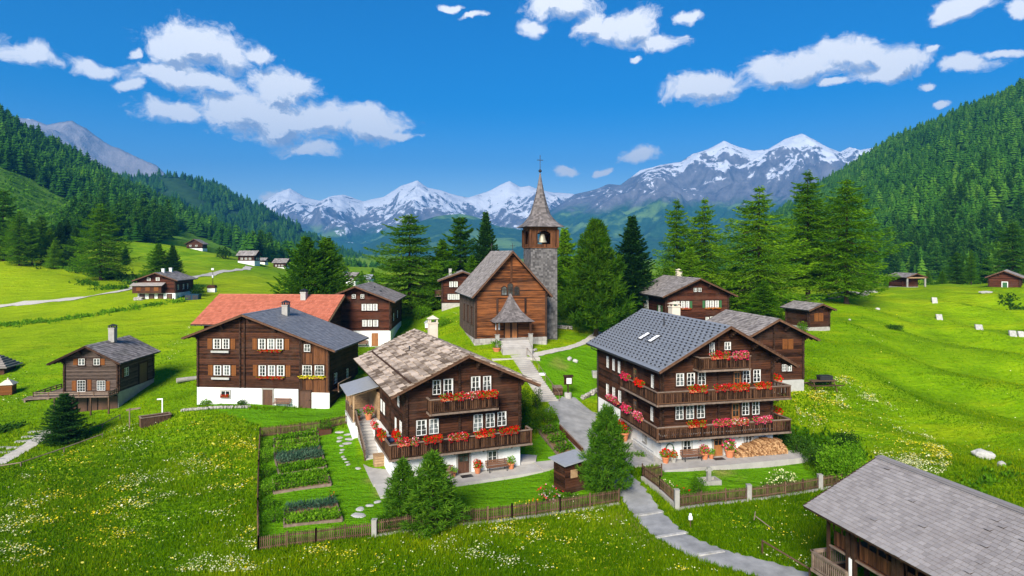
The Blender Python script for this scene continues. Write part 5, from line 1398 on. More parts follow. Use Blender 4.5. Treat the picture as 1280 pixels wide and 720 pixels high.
# tool shed by the road
t=thing('tool_shed','narrow dark tool shed with slanting grey roof beside the road pine','shed',gnd(712,611),rad(28))
m=MB()
for i in range(11): 
    z=.05+i*.2; m.abox(-.95,.95,-.9+random.uniform(0,.02),-.8,z,z+.18); m.abox(-.95,-.85,-.8,.9,z,z+.18); m.abox(.85,.95,-.8,.9,z,z+.18); m.abox(-.85,.85,.8,.9,z,z+.18)
m.abox(-.9,.9,-.85,.88,-.4,2.2,0)
m.build('wall',M['log'],t); one('hatch',M['palewood'],t,lambda m:m.abox(-.5,.15,-.94,-.905,1.2,1.85))
m=MB(); m.prism([(-1.3,-1.3,2.32),(1.25,-1.3,2.6),(1.25,-1.3,2.68),(-1.3,-1.3,2.4)],(0,2.5,0)); m.build('roof',M['zinc'],t)
EXCL.append([(t.location.x+a,t.location.y+b) for a,b in((-1.2,-1.2),(1.2,-1.2),(1.2,1.2),(-1.2,1.2))])
# notice board and box
g_=gnd(710,498); t=thing('notice_board','wooden notice board with a white sheet on a pale stone foot beside the road','notice board',g_,.15)
one('foot',M['boulder'],t,lambda m:m.lathe([(.42,-.2),(.42,.55),(.36,.6)],n=14)); one('post',M['beam'],t,lambda m:m.abox(-.07,.07,-.07,.07,.5,2.0))
one('board',M['log'],t,lambda m:m.abox(-.5,.5,-.12,-.072,1.55,2.45)); one('sheet',M['white'],t,lambda m:m.abox(-.2,.38,-.14,-.122,1.65,2.3))
m=MB(); m.prism([(-.6,-.3,2.46),(.6,-.3,2.46),(.6,0,2.62),(-.6,0,2.62)],(0,0,.05)); m.build('board_roof',M['beam'],t)
g_=gnd(697,494); t=thing('wooden_chest','weathered wooden chest on the grass left of the notice board','chest',g_,.2)
m=MB()
for i in range(4): m.abox(-.5,.5,-.4,.4,.03+i*.2,.21+i*.2)
m.build('case',M['rail'],t); one('lid',M['railtop'],t,lambda m:m.prism([(-.55,-.45,.84),(.55,-.45,.84),(.55,.45,.98),(-.55,.45,.98)],(0,0,.06)))
# water trough and spout
g_=gnd(194,529); t=thing('water_trough','long wooden cattle trough on the slope right of the small grey log house','trough',g_,rad(38))
m=MB(); m.abox(-1.5,1.5,-.62,-.5,-.2,.85); m.abox(-1.5,1.5,.5,.62,-.2,.85); m.abox(-1.5,-1.38,-.5,.5,-.2,.85); m.abox(1.38,1.5,-.5,.5,-.2,.85); m.abox(-1.38,1.38,-.5,.5,-.2,.5); m.build('tub',M['rail'],t)
m=MB()
for y in (-.6,.6): m.bar((-1.55,y,.9),(1.55,y,.9),.2,.07)
for x in (-1.48,1.48): m.bar((x,-.55,.903),(x,.55,.903),.16,.07)
m.build('rim',M['railtop'],t)
g_=gnd(203,522); t=thing('water_spout','pale spout post at the back end of the cattle trough','spout',g_,0)
one('post',M['white'],t,lambda m:(m.abox(-.055,.055,-.055,.055,-.3,2.2),)); one('spout',M['white'],t,lambda m:m.bar((.05,0,2.15),(-.6,0,2.1),.12,.13))
g_=gnd(162,536); t=thing('signpost','slim weathered signpost with one arm in the flower meadow','signpost',g_,.3)
one('post',M['railtop'],t,lambda m:m.tube((0,0,-.3),(0,0,2.3),.07)); one('arm',M['railtop'],t,lambda m:m.prism([(-.35,-.03,2.0),(1.0,-.03,2.15),(1.15,-.03,2.25),(1.0,-.03,2.33),(-.35,-.03,2.2)],(0,.05,0)))
# little hives and huts on the left
g_=gnd(10,493); t=thing('field_hive','small wooden box with pale pyramid lid standing in the left meadow','hive',g_,.3)
m=MB()
for i in range(4): m.abox(-.75,.75,-.75,.75,i*.35,i*.35+.33)
m.build('box',M['shutter'],t); m=MB(); b=[(-.95,-.95,1.4),(.95,-.95,1.4),(.95,.95,1.4),(-.95,.95,1.4)]; m.add(b+[(-.25,-.25,2.0),(.25,-.25,2.0),(.25,.25,2.0),(-.25,.25,2.0)],[(0,1,5,4),(1,2,6,5),(2,3,7,6),(3,0,4,7),(4,5,6,7),(3,2,1,0)]); m.tube((0,0,1.95),(0,0,2.25),.12); m.build('lid',M['chimney'],t)
g_=gnd(-2,466); t=thing('hay_hut','dark stepped-roof hay hut cut by the left edge of the picture','hut',g_,.2)
m=MB(); m.abox(-1.6,1.6,-1.6,1.6,-.3,1.0); m.build('wall',M['log'],t)
m=MB()
for i in range(6): w=2.3-.35*i; m.abox(-w,w,-w,w,1.0+i*.3,1.0+i*.3+.16,None); m.abox(-w+.3,w-.3,-w+.3,w-.3,1.0+i*.3+.161,1.3+i*.3-.001,0)
m.build('roof',M['r_grey'],t)
g_=gnd(50,499); t=thing('timber_platform','flat pale timber platform lying in the meadow left of the small grey log house','platform',g_,.25)
m=MB()
for i in range(6): m.abox(-1.7,1.5+.2*(i%2),-1.0+i*.36,-.68+i*.36,.12,.25)
m.abox(-1.5,-1.3,-1,1.1,-.2,.12); m.abox(1.2,1.4,-1,1.1,-.2,.12); m.build('planks',M['railtop'],t)
g_=gnd(535,411); t=thing('beehive','white beehive box with little roof on the slope left of the church','beehive',g_,.1)
one('box',M['white'],t,lambda m:(m.abox(-.45,.45,-.4,.4,.2,.55),m.abox(-.47,.47,-.42,.42,.56,.95))); one('lid',M['zinc'],t,lambda m:m.prism([(-.65,-.55,.96),(.65,-.55,.96),(.3,-.55,1.3),(-.3,-.55,1.3)],(0,1.1,0))); one('stand',M['rail'],t,lambda m:m.abox(-.4,.4,-.35,.35,-.2,.199))
g_=gnd(236,477); t=thing('fallen_log','grey tree trunk lying on the grass left of the wide farmhouse','log',g_,rad(38)); 
m=MB(); m.tube((-1.5,0,.3),(1.5,0,.38),.34,.27,12); m.build('bole',M['stone'],t)
g_=gy(265,165); t=thing('stone_shed','tiny white shed with dark roof right of the valley road house','shed',g_,.2)
one('wall',M['plaster'],t,lambda m:m.abox(-.9,.9,-.9,.9,-.5,1.1)); one('roof',M['log'],t,lambda m:m.prism([(-1.1,-1.1,1.1),(1.1,-1.1,1.1),(.8,-1.1,1.75),(-.8,-1.1,1.75)],(0,2.2,0)))
g_=gy(244,150.5); t=thing('storage_container','low dark blue-green container beside the valley road house','container',(g_[0],g_[1]-1,g_[2]),.1)
m=MB(); m.abox(-1.5,1.5,-.9,.9,-.3,1.1); m.abox(-1.55,1.55,-.95,.95,1.101,1.25); m.build('body',M['teal'],t)
for x in (-.8,.8): one('door',M['metal'],t,lambda m:m.abox(x-.6,x+.6,-.96,-.905,.0,1.0))
g_=gy(266,200); t=thing('utility_pole','thin pole with white fitting on the meadow behind the valley road house','pole',g_,0)
one('pole',M['rail'],t,lambda m:m.tube((0,0,-.5),(0,0,5.6),.1,.07)); one('fitting',M['white'],t,lambda m:(m.abox(-.35,.35,-.2,.2,4.6,5.2),m.abox(-.2,.2,-.2,.2,2.2,3.0)))
# picnic table with grill
g_=gnd(1028,486); t=thing('picnic_table','grey wooden picnic table on the slope right of the barn','table',g_,.1)
m=MB(); 
for i in range(5): m.abox(-1.5,1.5,-.45+i*.18,-.29+i*.18,.9,.96)
m.build('tabletop',M['rail'],t)
for y in (-1,1): one('seat',M['rail'],t,lambda m:m.abox(-1.9,1.9,y*.95-.18,y*.95+.18,.5,.56))
for x in (-1.2,1.2): one('leg_frame',M['rail'],t,lambda m:(m.bar((x,-.9,-.2),(x,-.2,.9),.07,.1),m.bar((x,.9,-.2),(x,.2,.9),.07,.1),m.bar((x,-1.0,.46),(x,1.0,.46),.06,.08)))
w=Vector(g_)+Vector((.35,.2,.96)); t=thing('grill_box','dark covered grill box standing on the picnic table','grill',w,.1)
m=MB(); m.abox(-.75,.75,-.35,.35,.0,.3); m.prism([(-.8,-.4,.301),(.8,-.4,.301),(.7,-.4,.5),(-.7,-.4,.5)],(0,.8,0)); m.build('housing',M['metal'],t)
# boulders and slabs
def rock(label,px,py,sx,sy,sz,seed,mt='boulder',group=None,lift=.25,name='boulder'):
    g=gnd(px,py); t=thing(name,label,'rock',(g[0],g[1],g[2]+sz*lift),seed*1.3,group)
    one('rock_body',M[mt],t,lambda m:m.rock((0,0,0),sx,sy,sz,seed,14,10,amp=.13),False); return t
def slab(label,px,py,w,h,seed,group='pale stone slabs on the right meadow'):
    g=gnd(px,py); t=thing('stone_slab',label,'stone',g,-.25+seed*.05,group)
    m=MB(); m.prism([(-w/2,0,-.2),(w/2,0,-.2),(w/2*.96,.3,h*1.25),(-w/2,.3,h*1.3)],(0,.3,0)); m.build('slab',M['boulder'],t); return t
slab('upright pale stone slab nearest the far chapel',1169,379,.9,.75,1); slab('pale slab a little below the topmost one on the right meadow',1175,399,.95,.6,2)
slab('pale slab alone in the middle of the right meadow slope',1225,412,1.1,.6,3); slab('left one of two pale slabs at the right picture edge',1267.5,421,1.05,.7,4); slab('right one of two pale slabs cut by the right picture edge',1278,421.5,.9,.7,5)
rock('long whitish boulder above the near barn roof on the right meadow',1229,573,.85,.45,.5,2,lift=.6); rock('small pale stone right of the long whitish boulder',1252,583,.36,.28,.28,5,lift=.5)
rock('pale boulder on the meadow below the stone wall',1097,387,.4,.35,.28,7); rock('flat pale stone at the foot of the tall larches',1091,365.5,1.0,.6,.4,9); rock('small pale stone below the log granary',1062,400,.25,.2,.15,11); rock('pale flat rock by the right crest of the meadow',1232,366,1.5,.7,.3,17)
rock('left of two pale stones on the bare patch below the church',712,450,.42,.3,.32,13); rock('right of two pale stones on the bare patch below the church',719,452,.4,.3,.28,14)
g=gnd(676,468); t=thing('stone_slab','flat white slab on the grass right of the church stairs','stone',g,.1); one('slab',M['white'],t,lambda m:m.abox(-.55,.55,-.35,.35,-.1,.12))
g=gnd(744,472); t=thing('stone_block','white stone block beside the rear corner of the largest chalet','stone',g,.1); one('block',M['boulder'],t,lambda m:(m.abox(-.35,.35,-.3,.3,-.2,.4),m.abox(-.38,.38,-.33,.33,.41,.75)))
def drywall(label,pts,h,w=.6,seed=1,st=.34):
    g=random.Random(seed); t=thing('dry_stone_wall',label,'stone wall',(0,0,0)); m=MB()
    for a,b in zip(pts,pts[1:]):
        L=math.hypot(b[0]-a[0],b[1]-a[1]); n=int(L/st)
        for i in range(n):
            for k in range(max(1,int(h/.24))):
                for s in (-1,1):
                    f=(i+g.random()*.7)/n; x=a[0]+(b[0]-a[0])*f; y=a[1]+(b[1]-a[1])*f; z=t1(x,y)
                    m.rock((x+g.uniform(-.08,.08),y+s*w*.25+g.uniform(-.05,.05),z+.1+k*.24),st*g.uniform(.45,.75),.24,.17,g.random()*50,7,5)
    m.build('stones',M['stone'],t); return t
drywall('rubble wall under the tall larches at the top of the right slope',[gnd(1036,374),gnd(1060,371),gnd(1086,367)],1.1,.9,1)
drywall('low rough stone wall beyond the grass right of the bell tower',[gnd(693,410),gnd(705,411),gnd(716,412)],.6,.6,2)
drywall('low stone wall by the road behind the largest chalet',[gnd(728,499),gnd(738,495),gnd(747,490)],.7,.5,3)
drywall('low stone edging of the bed under the orange-shuttered farmhouse',[Cc.wor(-1.0,-1.4),Cc.wor(3,-1.5),Cc.wor(7.2,-1.3)],.45,.3,4,.25)
drywall('pale stones beside the footpath right of the church tower',[gnd(664,440),gnd(672,438)],.35,.3,5)
drywall('stone heap along the valley road house front',[gy(168,150),gy(178,148.5)],.9,.7,6,.5)
# sign stick, fallen pole, water bars
g=gnd(863,660); t=thing('marker_post','thin marker post with white top beside the road below the largest chalet','post',g,0); one('pole',M['rail'],t,lambda m:m.tube((0,0,-.2),(0,0,.75),.035)); one('cap',M['white'],t,lambda m:(m.abox(-.12,.12,-.06,.06,.55,.8),m.abox(-.07,.07,-.05,.05,.8,.98)))
g=gnd(955,660); t=thing('fallen_pole','thin T-shaped stick leaning in the grass left of the near barn','stick',g,.2); one('stick',M['railtop'],t,lambda m:m.tube((.45,-.3,.0),(-.5,.3,.75),.03)); one('crossbar',M['railtop'],t,lambda m:m.tube((-.7,.1,.55),(-.35,.5,.95),.03))
for (x0,y0,x1,y1,lab) in ((795,647,829,641,'upper pale drainage bar across the village road'),(820,674,859.5,667.5,'middle pale drainage bar across the village road'),(872,697,905,691,'lowest pale drainage bar across the village road')):
    a,b=gnd(x0,y0),gnd(x1,y1); t=thing('water_bar',lab,'drain',(0,0,0),0,'drainage bars across the road'); m=MB()
    m.bar((a[0],a[1],max(a[2],b[2])+.055),(b[0],b[1],max(a[2],b[2])+.06),.24,.1); m.build('bar',M['boulder'],t)
# stepping stones
SS='stepping stones in the chalet lawn'
for k,(x,y,s) in enumerate([(320,104,1.5),(345,112,1.3),(320,121,1.3),(350,127,1.5),(345,140,1.6),(318,133,1.1),(325,147,.9),(328,160,.8),(325,170,.7),(330,183,.8),(335,190,.7),(343,200,.7),(347,208,.8),(378,220,1.0),(415,338,1.0),(440,328,1.0),(385,350,1.3),(380,370,1.9)]):
    g=gnd(300+x/2.56,500+y/2.56); t=thing('stepping_stone','flat pale stepping stone set in the lawn left of the stone-roofed chalet','stepping stone',(g[0],g[1],g[2]+.0),k*.9,SS)
    one('stone',M['boulder'],t,lambda m:m.rock((0,0,0),.34*s,.24*s,.07,k,10,6,amp=.15))
SP='stone slabs of the path by the small grey log house'
for k,(x,y) in enumerate([(2,575),(10,566),(20,560),(30,552),(38,546),(46,540),(0,560)]):
    g=gnd(x,y); t=thing('path_slab','long pale stone slab laid across the field path at the left edge','path slab',g,.25,SP); one('slab',M['boulder'],t,lambda m:m.abox(-.8,.8,-.22,.22,-.1,.1))
# vegetable beds
def bed(label,quad,rows,seed):
    q=[Vector(gnd(*p)) for p in quad]; t=thing('garden_bed',label,'garden bed',(0,0,0),0,'raised vegetable beds')
    m=MB(); m.add([(p.x,p.y,p.z+.08) for p in q]+[(p.x,p.y,p.z-.4) for p in q],[(0,1,2,3),(0,4,5,1),(1,5,6,2),(2,6,7,3),(3,7,4,0)]); m.build('soil',M['soil'],t)
    m=MB()
    for i in range(4): m.bar(q[i]+Vector((0,0,.08)),q[(i+1)%4]+Vector((0,0,.08)),.1,.24)
    m.build('border',M['railtop'],t)
    for (f,kind,h,w,dens) in rows:   # f: position front(0)..back(1)
        a=q[0].lerp(q[3],f); b=q[1].lerp(q[2],f); n=max(2,int((b-a).length/(w*.8)))
        ell=[]
        for i in range(n):
            p=a.lerp(b,(i+.5)/n*.94+.03); ell.append((p.x,p.y,p.z+.1+h*.45,w*.62,w*.55,h*.55))
        nm={'veg':'vegetable_row','bluegreen':'leek_row','bush':'herb_row','darkbush':'herb_row'}[kind]
        link(nm,leaf_cloud(ell,int(n*dens),.2 if kind!='bluegreen' else .34,M[kind],nm,.4,seed,.7 if kind!='bluegreen' else .16,1.0 if kind=='bluegreen' else .4),t)
    EXCL.append([p[:2] for p in q])
bed('topmost vegetable bed with bare soil behind and a bushy green row',[(343,571),(400,563),(397,540),(342,549.5)],[(.12,'veg',.6,.8,190),(.78,'veg',.6,.7,120),(.5,'veg',.4,.55,70)],1)
bed('second vegetable bed, grey-green leeks over a row of lettuce',[(349,596),(408,586),(401,564.5),(343,573.5)],[(.12,'veg',.35,.5,110),(.3,'veg',.4,.55,110),(.62,'bluegreen',.6,.5,150),(.85,'bluegreen',.55,.5,120)],2)
bed('third vegetable bed, bare brown soil in front of a green row',[(342,618),(414,608),(409,592),(341,602)],[(.85,'veg',.55,.7,190),(.5,'veg',.4,.5,60),(.22,'veg',.25,.35,30)],3)
bed('lowest vegetable bed nearest the front fence',[(355,660),(428,652),(420,629),(355,639)],[(.85,'bluegreen',.55,.5,110),(.15,'veg',.5,.6,110),(.5,'veg',.25,.4,30)],4)
bed('long planted bed with leafy shrubs beside the road, right of the stone-roofed chalet',[(698,571),(716,566),(690,533),(671,538)],[(.1,'bush',.7,.8,150),(.4,'bush',.9,.9,200),(.75,'bush',.9,.8,200)],5)
t=thing('timber_edging','dark timber edging between the planted bed and the road','edging',(0,0,0)); m=MB(); a,b=gnd(700,537),gnd(728,566); m.bar((a[0],a[1],a[2]+.2),(b[0],b[1],b[2]+.2),.16,.5); m.build('beam',M['log'],t); one('cap',M['railtop'],t,lambda m:m.bar((a[0],a[1],a[2]+.48),(b[0],b[1],b[2]+.48),.12,.05))
g=gnd(370,541); t=thing('shrub_tub','dark wooden tub with a clipped shrub inside the rear garden fence','tub',gnd(407,542),.2)
m=MB(); m.abox(-.6,.6,-.5,.5,-.1,.45); m.build('tub_wall',M['log'],t); link('foliage',leaf_cloud([(0,0,.9,.65,.5,.55)],420,.13,M['bush'],seed=9),t)
# ================================================================== shrubs and garden flowers
def gb(label,px,py,r,h,seed,mt='bush',n=1500,l=.13,group=None,flowers=None,name='garden_shrub',cat='shrub',lobes=7):
    return bush(name,label,cat,gnd(px,py),r,h,seed,mt,n,l,group,lobes,flowers)
gb('full green shrub against the right flank of the stone-roofed chalet',661,541,1.5,2.0,1,n=2200)
gb('broad leafy shrub between the stairs foot and the planted bed',682,529,1.5,1.8,2,n=2200)
gb('tall slender bright shrub behind the right eave of the stone-roofed chalet',656,520,.9,3.6,3,n=1600)
gb('small dark upright shrub beside the lower stone stairs',671,512,.7,2.3,4,'darkbush',1000)
gb('low shrub along the white base at the right end of the orange-shuttered farmhouse',398,505,1.0,.9,5,n=900); gb('larger shrub under the right corner eave of the orange-shuttered farmhouse',411,497,1.2,1.2,6,n=1000)
gb('small round shrub at the left of the farmhouse stone bed',258,506,.85,.75,7,n=700,l=.12); gb('small round shrub at the right of the farmhouse stone bed',302,507,.75,.6,8,'darkbush',600,l=.12)
gb('round bright shrub left of the church, lower one',527,398,2.0,2.3,9,n=2000,l=.22); gb('taller bright shrub left of the church, upper one',541,386,1.5,2.8,10,'veg',1800,l=.22); gb('low green hedge on the slope left of the church flank',552,407,2.4,1.1,11,n=1500,l=.2)
gb('large bushy shrub right of the largest chalet lawn, behind the near barn',1052,603,2.5,3.6,12,'veg',n=6500,l=.17,lobes=10); gb('middle leafy shrub between the big bush and the largest chalet',1022,584,1.6,2.0,13,'darkbush',2200,l=.15); gb('low dark hedge shrub behind the right end of the largest chalet',1000,566,1.5,1.4,14,'darkbush',1700,l=.15); gb('dark low shrub next to the right wall of the largest chalet',982,556,1.2,1.2,15,'darkbush',1100,l=.15); gb('bushy dark shrub above the big bush on the meadow edge',1058,562,1.6,1.8,16,'darkbush',2000,l=.15)
gb('small upright clipped shrub on the largest chalet lawn by the fountain',872,619,.75,1.7,17,n=1300,l=.1); gb('shrub with an orange-red flower head behind the road corner of the fence',851,624,.9,1.0,18,n=900,l=.12,flowers=('redfl',40,.14))
gb('white flowering shrub behind the fence of the largest chalet lawn',982,608,1.25,1.15,19,n=1100,l=.12,flowers=('whitefl',150,.15)); gb('small white flowering shrub left of the bigger white one',961,611,.65,.7,20,n=500,l=.12,flowers=('whitefl',30,.14))
gb('low white flowers at the road end of the largest chalet lawn',833,609,.7,.5,21,'veg',380,l=.12,flowers=('whitefl',40,.12))
gb('pink and white rose shrub in front of the tool shed',686,628,1.05,1.25,22,n=1000,l=.12,flowers=('mixfl',70,.17)); gb('dense round shrub at the left side of the tool shed',699,607,1.0,1.5,23,n=1300,l=.12); gb('low yellow flowers by the front fence of the middle chalet garden',654,637,.75,.6,24,'veg',420,l=.11,flowers=('yellowfl',60,.12)); gb('low orange flowers behind the front fence near the rose shrub',670,633,.5,.45,25,'veg',260,l=.11,flowers=('orangefl',30,.12)); gb('leafy plants between the tool shed and the front fence',712,627,1.0,.6,26,n=700,l=.12,flowers=('whitefl',12,.1))
gb('yellow-green low shrub behind the front fence right of the twin pines',588,646,.7,.65,27,'veg',600,l=.1); gb('second yellow-green low shrub beside the twin pines',573,650,.6,.5,28,'veg',450,l=.1)
for k,(x,y,r,h,m_,d) in enumerate([(334,560,.7,.9,'veg','topmost'),(333,578,.8,1.5,'veg','tallest yellow-green'),(332,596,.85,1.1,'bush','darkest'),(334,618,.8,1.2,'veg','middle'),(336,637,.9,.9,'bush','low green'),(343,652,1.1,1.2,'veg','lowest and widest')]): gb(f'{d} shrub of the row inside the left vegetable garden fence',x,y,r,h,40+k,m_,900,.12)
gb('small plant with orange flowers at the corner of the lowest vegetable bed',414,625,.4,.75,50,'veg',260,l=.1,flowers=('orangefl',16,.11))
gb('low leafy shrub at the foot of the twin pines outside the fence',528,674,.9,.6,51,n=700,l=.11)
gb('small bush at the corner of the cobbled yard, largest chalet',800,572,.6,.6,52,n=420,l=.11)
gb('dark low bush on the right meadow below the upper slabs',1118,411,1.5,.6,53,'darkbush',700,l=.2)
t=bush('garden_shrub','round dark bush beside the right wall of the valley road house','shrub',gy(247,156),2.0,3.0,55,'darkbush',700,.35)
t=bush('garden_shrub','round bush at the forest edge left of the far pale-roofed barn','shrub',gy(279,310),4.0,6.0,56,'darkbush',700,.8)
t=bush('garden_shrub','small bush against the left wall of the log granary','shrub',gy(1003,94),.9,1.7,57,'bush',500,.18)
# ================================================================== trees
PT={}
def proto(key,fn):
    if key not in PT: PT[key]=fn()
    return PT[key]
def mk(H,R,seed,mt,**k):
    me,br=conifer(H,R,seed,M[mt],**k); return me,trunk_mesh(H,k.pop('tr',H*.016+.08),br,seed),H,R
def mkb(H,R,seed,mt,**k):
    return bursts(H,R,seed,M[mt],**k),trunk_mesh(H*.93,H*.022+.03,None,seed),H,R
PR={
 'larchA':lambda:mk(21,9.0,1,'larch',n_leaf=30000,droop=.24,upt=.2,leaf=.58,lw=.3,irr=.55,whorls=23,per=7,hang=.4,p=.68,t0=.08,fill=.1),
 'larchB':lambda:mk(23,7.6,2,'larch',n_leaf=29000,droop=.26,upt=.2,leaf=.58,lw=.3,irr=.6,whorls=25,per=7,hang=.4,p=.68,t0=.15,fill=.1),
 'larchC':lambda:mk(22,8.8,3,'larch',n_leaf=32000,droop=.22,upt=.2,leaf=.58,lw=.3,irr=.5,whorls=23,per=7,hang=.4,p=.6,t0=.09,fill=.1),
 'larchS':lambda:mk(13,4.8,4,'larch',n_leaf=19000,droop=.24,upt=.25,leaf=.5,lw=.3,irr=.45,whorls=26,per=7,hang=.5,p=.8,t0=.06),
 'firA':lambda:mk(19,9.2,5,'fir',n_leaf=30000,droop=.2,upt=.22,leaf=.58,lw=.34,irr=.55,whorls=21,per=7,hang=.3,p=.7,t0=.05,fill=.1),
 'firB':lambda:mk(18,7.4,6,'fir',n_leaf=30000,droop=.2,upt=.3,leaf=.6,lw=.34,irr=.5,whorls=17,per=6,hang=.25,p=.7,t0=.1,fill=.15),
 'spruceA':lambda:mk(17,5.2,7,'spruce',n_leaf=30000,droop=.3,upt=.4,leaf=.5,lw=.4,irr=.28,whorls=30,per=8,hang=.25,p=.85,t0=.04),
 'spruceB':lambda:mk(11,4.9,8,'fir',n_leaf=22000,droop=.22,upt=.4,leaf=.45,lw=.38,irr=.35,whorls=22,per=8,hang=.25,p=.8,t0=.03),
 'arolla':lambda:mkb(16.5,4.9,9,'arolla',n_tuft=1150,per=26,l=.95,w=.15,t0=.1,irr=.3,prof=lambda t:(np.minimum(1,(t+.06)/.26)**.6)*(1-t)**.66),
 'pineA':lambda:mkb(6.3,1.95,10,'gpine',n_tuft=760,per=28,l=.38,w=.05,irr=.18),
 'pineB':lambda:mkb(5.0,1.45,11,'gpine',n_tuft=480,per=28,l=.36,w=.05,irr=.22,prof=lambda t:(np.minimum(1,(t+.03)/.2)**.5)*(1-t)**.85),
 'firlow':lambda:mk(5.6,2.75,12,'spruce',n_leaf=16000,droop=.22,upt=.3,leaf=.28,lw=.4,irr=.25,whorls=18,per=9,hang=.2,p=.72,t0=.02,fill=.5),
 'mid1':lambda:mk(20,5.4,13,'forest',n_leaf=2600,leaf=1.3,lw=.4,droop=.4,upt=.3,irr=.35,whorls=20,per=7,p=.85,t0=.03),
 'mid2':lambda:mk(20,6.2,14,'forest',n_leaf=2600,leaf=1.4,lw=.4,droop=.35,upt=.25,irr=.45,whorls=18,per=7,p=.75,t0=.04),
 'mid3':lambda:mk(20,4.8,15,'forest',n_leaf=2200,leaf=1.3,lw=.4,droop=.4,upt=.3,irr=.3,whorls=20,per=7,p=.9,t0=.03),
}
def tree(name,label,key,pos,H,Rs=1.0,group=None,rz=None):
    cm,tm,h0,r0=proto(key,PR[key]); s=H/h0
    t=thing(name,label,'tree',pos,random.uniform(0,6.28) if rz is None else rz,group); t.scale=(s*Rs,s*Rs,s)
    link('crown',cm,t); link('trunk',tm,t); return t
def tpx(name,label,key,px,top,Y,Rs=1.0,rz=None):
    p=gy(px,Y); H=CZ-(top-HZ)*Y/F-p[2]; return tree(name,label,key,p,max(H,1.5),Rs,None,rz)
tpx('larch_tree','tall spreading conifer left of the church, tallest of its group','firA',512,264,122,1.12)
tpx('fir_tree','open-branched fir with level tiers between the spreading conifer and the slim spruce','firB',575,267,135,.95)
tpx('spruce_tree','slim dark spruce just left of the church roof','spruceA',607,264,130,.85)
tpx('larch_tree','small soft green larch peeping between the two taller conifers left of the church','larchS',553,298,126,1.1)
tpx('larch_tree','pale larch to the left of the fir behind the church house','larchS',545,325,120,1.0)
tpx('larch_tree','soft larch directly behind the church roof, left side','larchS',590,318,128,1.1)
tpx('larch_tree','light green larch right beside the bell tower','larchS',706,284,125,.95)
tpx('larch_tree','lower bright larch between the tower larch and the rounded pine','larchS',722,318,112,1.15)
tpx('larch_tree','faint green larch partly hidden behind the bell tower','larchS',697,322,118,1.1)
tpx('stone_pine','full rounded dark pine with visible trunk on the grass right of the church','arolla',745,281,95,.95)
tpx('spruce_tree','dense dark spruce right of the rounded pine','spruceA',790,269,117,1.1)
tpx('larch_tree','left of the twin tall larches behind the green-shuttered house','larchB',846,249,128,.82)
tpx('larch_tree','right of the twin tall larches behind the green-shuttered house','larchA',881,246,126,.85)
tpx('larch_tree','young bright larch in front of the twin tall larches','larchS',862,308,116,1.1)
tpx('larch_tree','young bright larch at the left corner of the green-shuttered house','larchS',770,352,104,1.2)
tpx('larch_tree','leftmost of the three giant larches on the right','larchA',949,231,113,1.08)
tpx('larch_tree','middle and tallest of the three giant larches, its bare trunk showing','larchB',1010,213,118,1.0)
tpx('larch_tree','rightmost of the three giant larches, above the rubble wall','larchC',1058,222,115,1.0)
tpx('larch_tree','small larch under the leftmost giant larch','larchS',955,350,104,1.5)
tpx('larch_tree','low larch between the giants and the green-shuttered house','larchS',917,330,122,1.1)
tpx('spruce_tree','left of the dark spruce pair behind the red roof','spruceB',383,294,112,.95)
tpx('spruce_tree','right of the dark spruce pair behind the red roof','spruceB',408,295,116,1.0)
tpx('larch_tree','great wide larch on the left hillside meadow','larchC',126,253,195,1.05)
tpx('larch_tree','tall larch second from the left edge','larchA',24,262,205,.8); tpx('spruce_tree','tall dark conifer at the left picture edge','firA',4,234,212,.8)
tpx('larch_tree','soft larch leaning on the second one from the left edge','larchB',40,276,208,.7)
for k,(x,top,Y,key,lab) in enumerate([(52,268,230,'firB','dark fir behind the larch row, left meadow'),(62,285,214,'larchS','small larch in the left meadow row'),(75,277,225,'spruceA','slim dark spruce in the left meadow row'),(84,274,228,'spruceA','dark spruce just left of the great wide larch'),(95,280,216,'spruceA','squat dark spruce touching the great wide larch'),(68,300,208,'larchS','lowest small larch of the left meadow row')]): tpx('conifer_tree',lab,key,x,top,Y,1.0)
tpx('larch_tree','bright larch left of a dark spruce behind the valley road house','larchS',198,304,183,1.2); tpx('spruce_tree','dark spruce right of the bright larch behind the valley road house','spruceA',216,306,184,1.15)
tpx('spruce_tree','broad dark fir in front of the small grey log house','firlow',80,490,69.5,1.0)
tpx('mountain_pine','plump garden pine beside the road in front of the tool shed','pineA',759,511,50.3,1.0)
tpx('mountain_pine','left of the twin pines at the front garden fence','pineB',503,578,45.8,1.35); tpx('mountain_pine','right, fuller one of the twin pines at the front garden fence','pineB',540,570,45.3,1.6)
for k,(x,top,Y,key,lab) in enumerate([(1178,338,190,'larchS','lowest bright larch right of the far chapel'),(1196,314,205,'firA','darker larch in the middle of the clump right of the chapel'),(1214,312,200,'larchB','tall bright larch of the clump right of the chapel'),(1266,276,215,'firA','big dark larch above the red-brown field barn'),(1287,318,195,'larchS','bright larch cut by the right edge behind the field barn'),(1160,338,230,'larchS','soft larch just right of the far chapel'),(1232,322,230,'spruceA','dark spruce left of the field barn roof'),(1108,345,220,'larchS','pale larch just left of the far chapel'),(1090,338,215,'larchB','leafy larch at the meadow crest right of the giant larches'),(1302,300,220,'firB','dark fir beyond the right picture edge'),(157,307,240,'spruceA','dark spruce right of the great wide larch'),(452,338,260,'larchS','far larch between the white far houses'),(428,322,330,'larchS','far larch behind the spruce pair'),(436,357,230,'spruceA','tiny dark spruce in front of the far brown house'),(466,335,330,'larchS','rightmost far larch in the valley gap')]): tpx('conifer_tree',lab,key,x,top,Y,1.0 if key!='larchB' else .7)
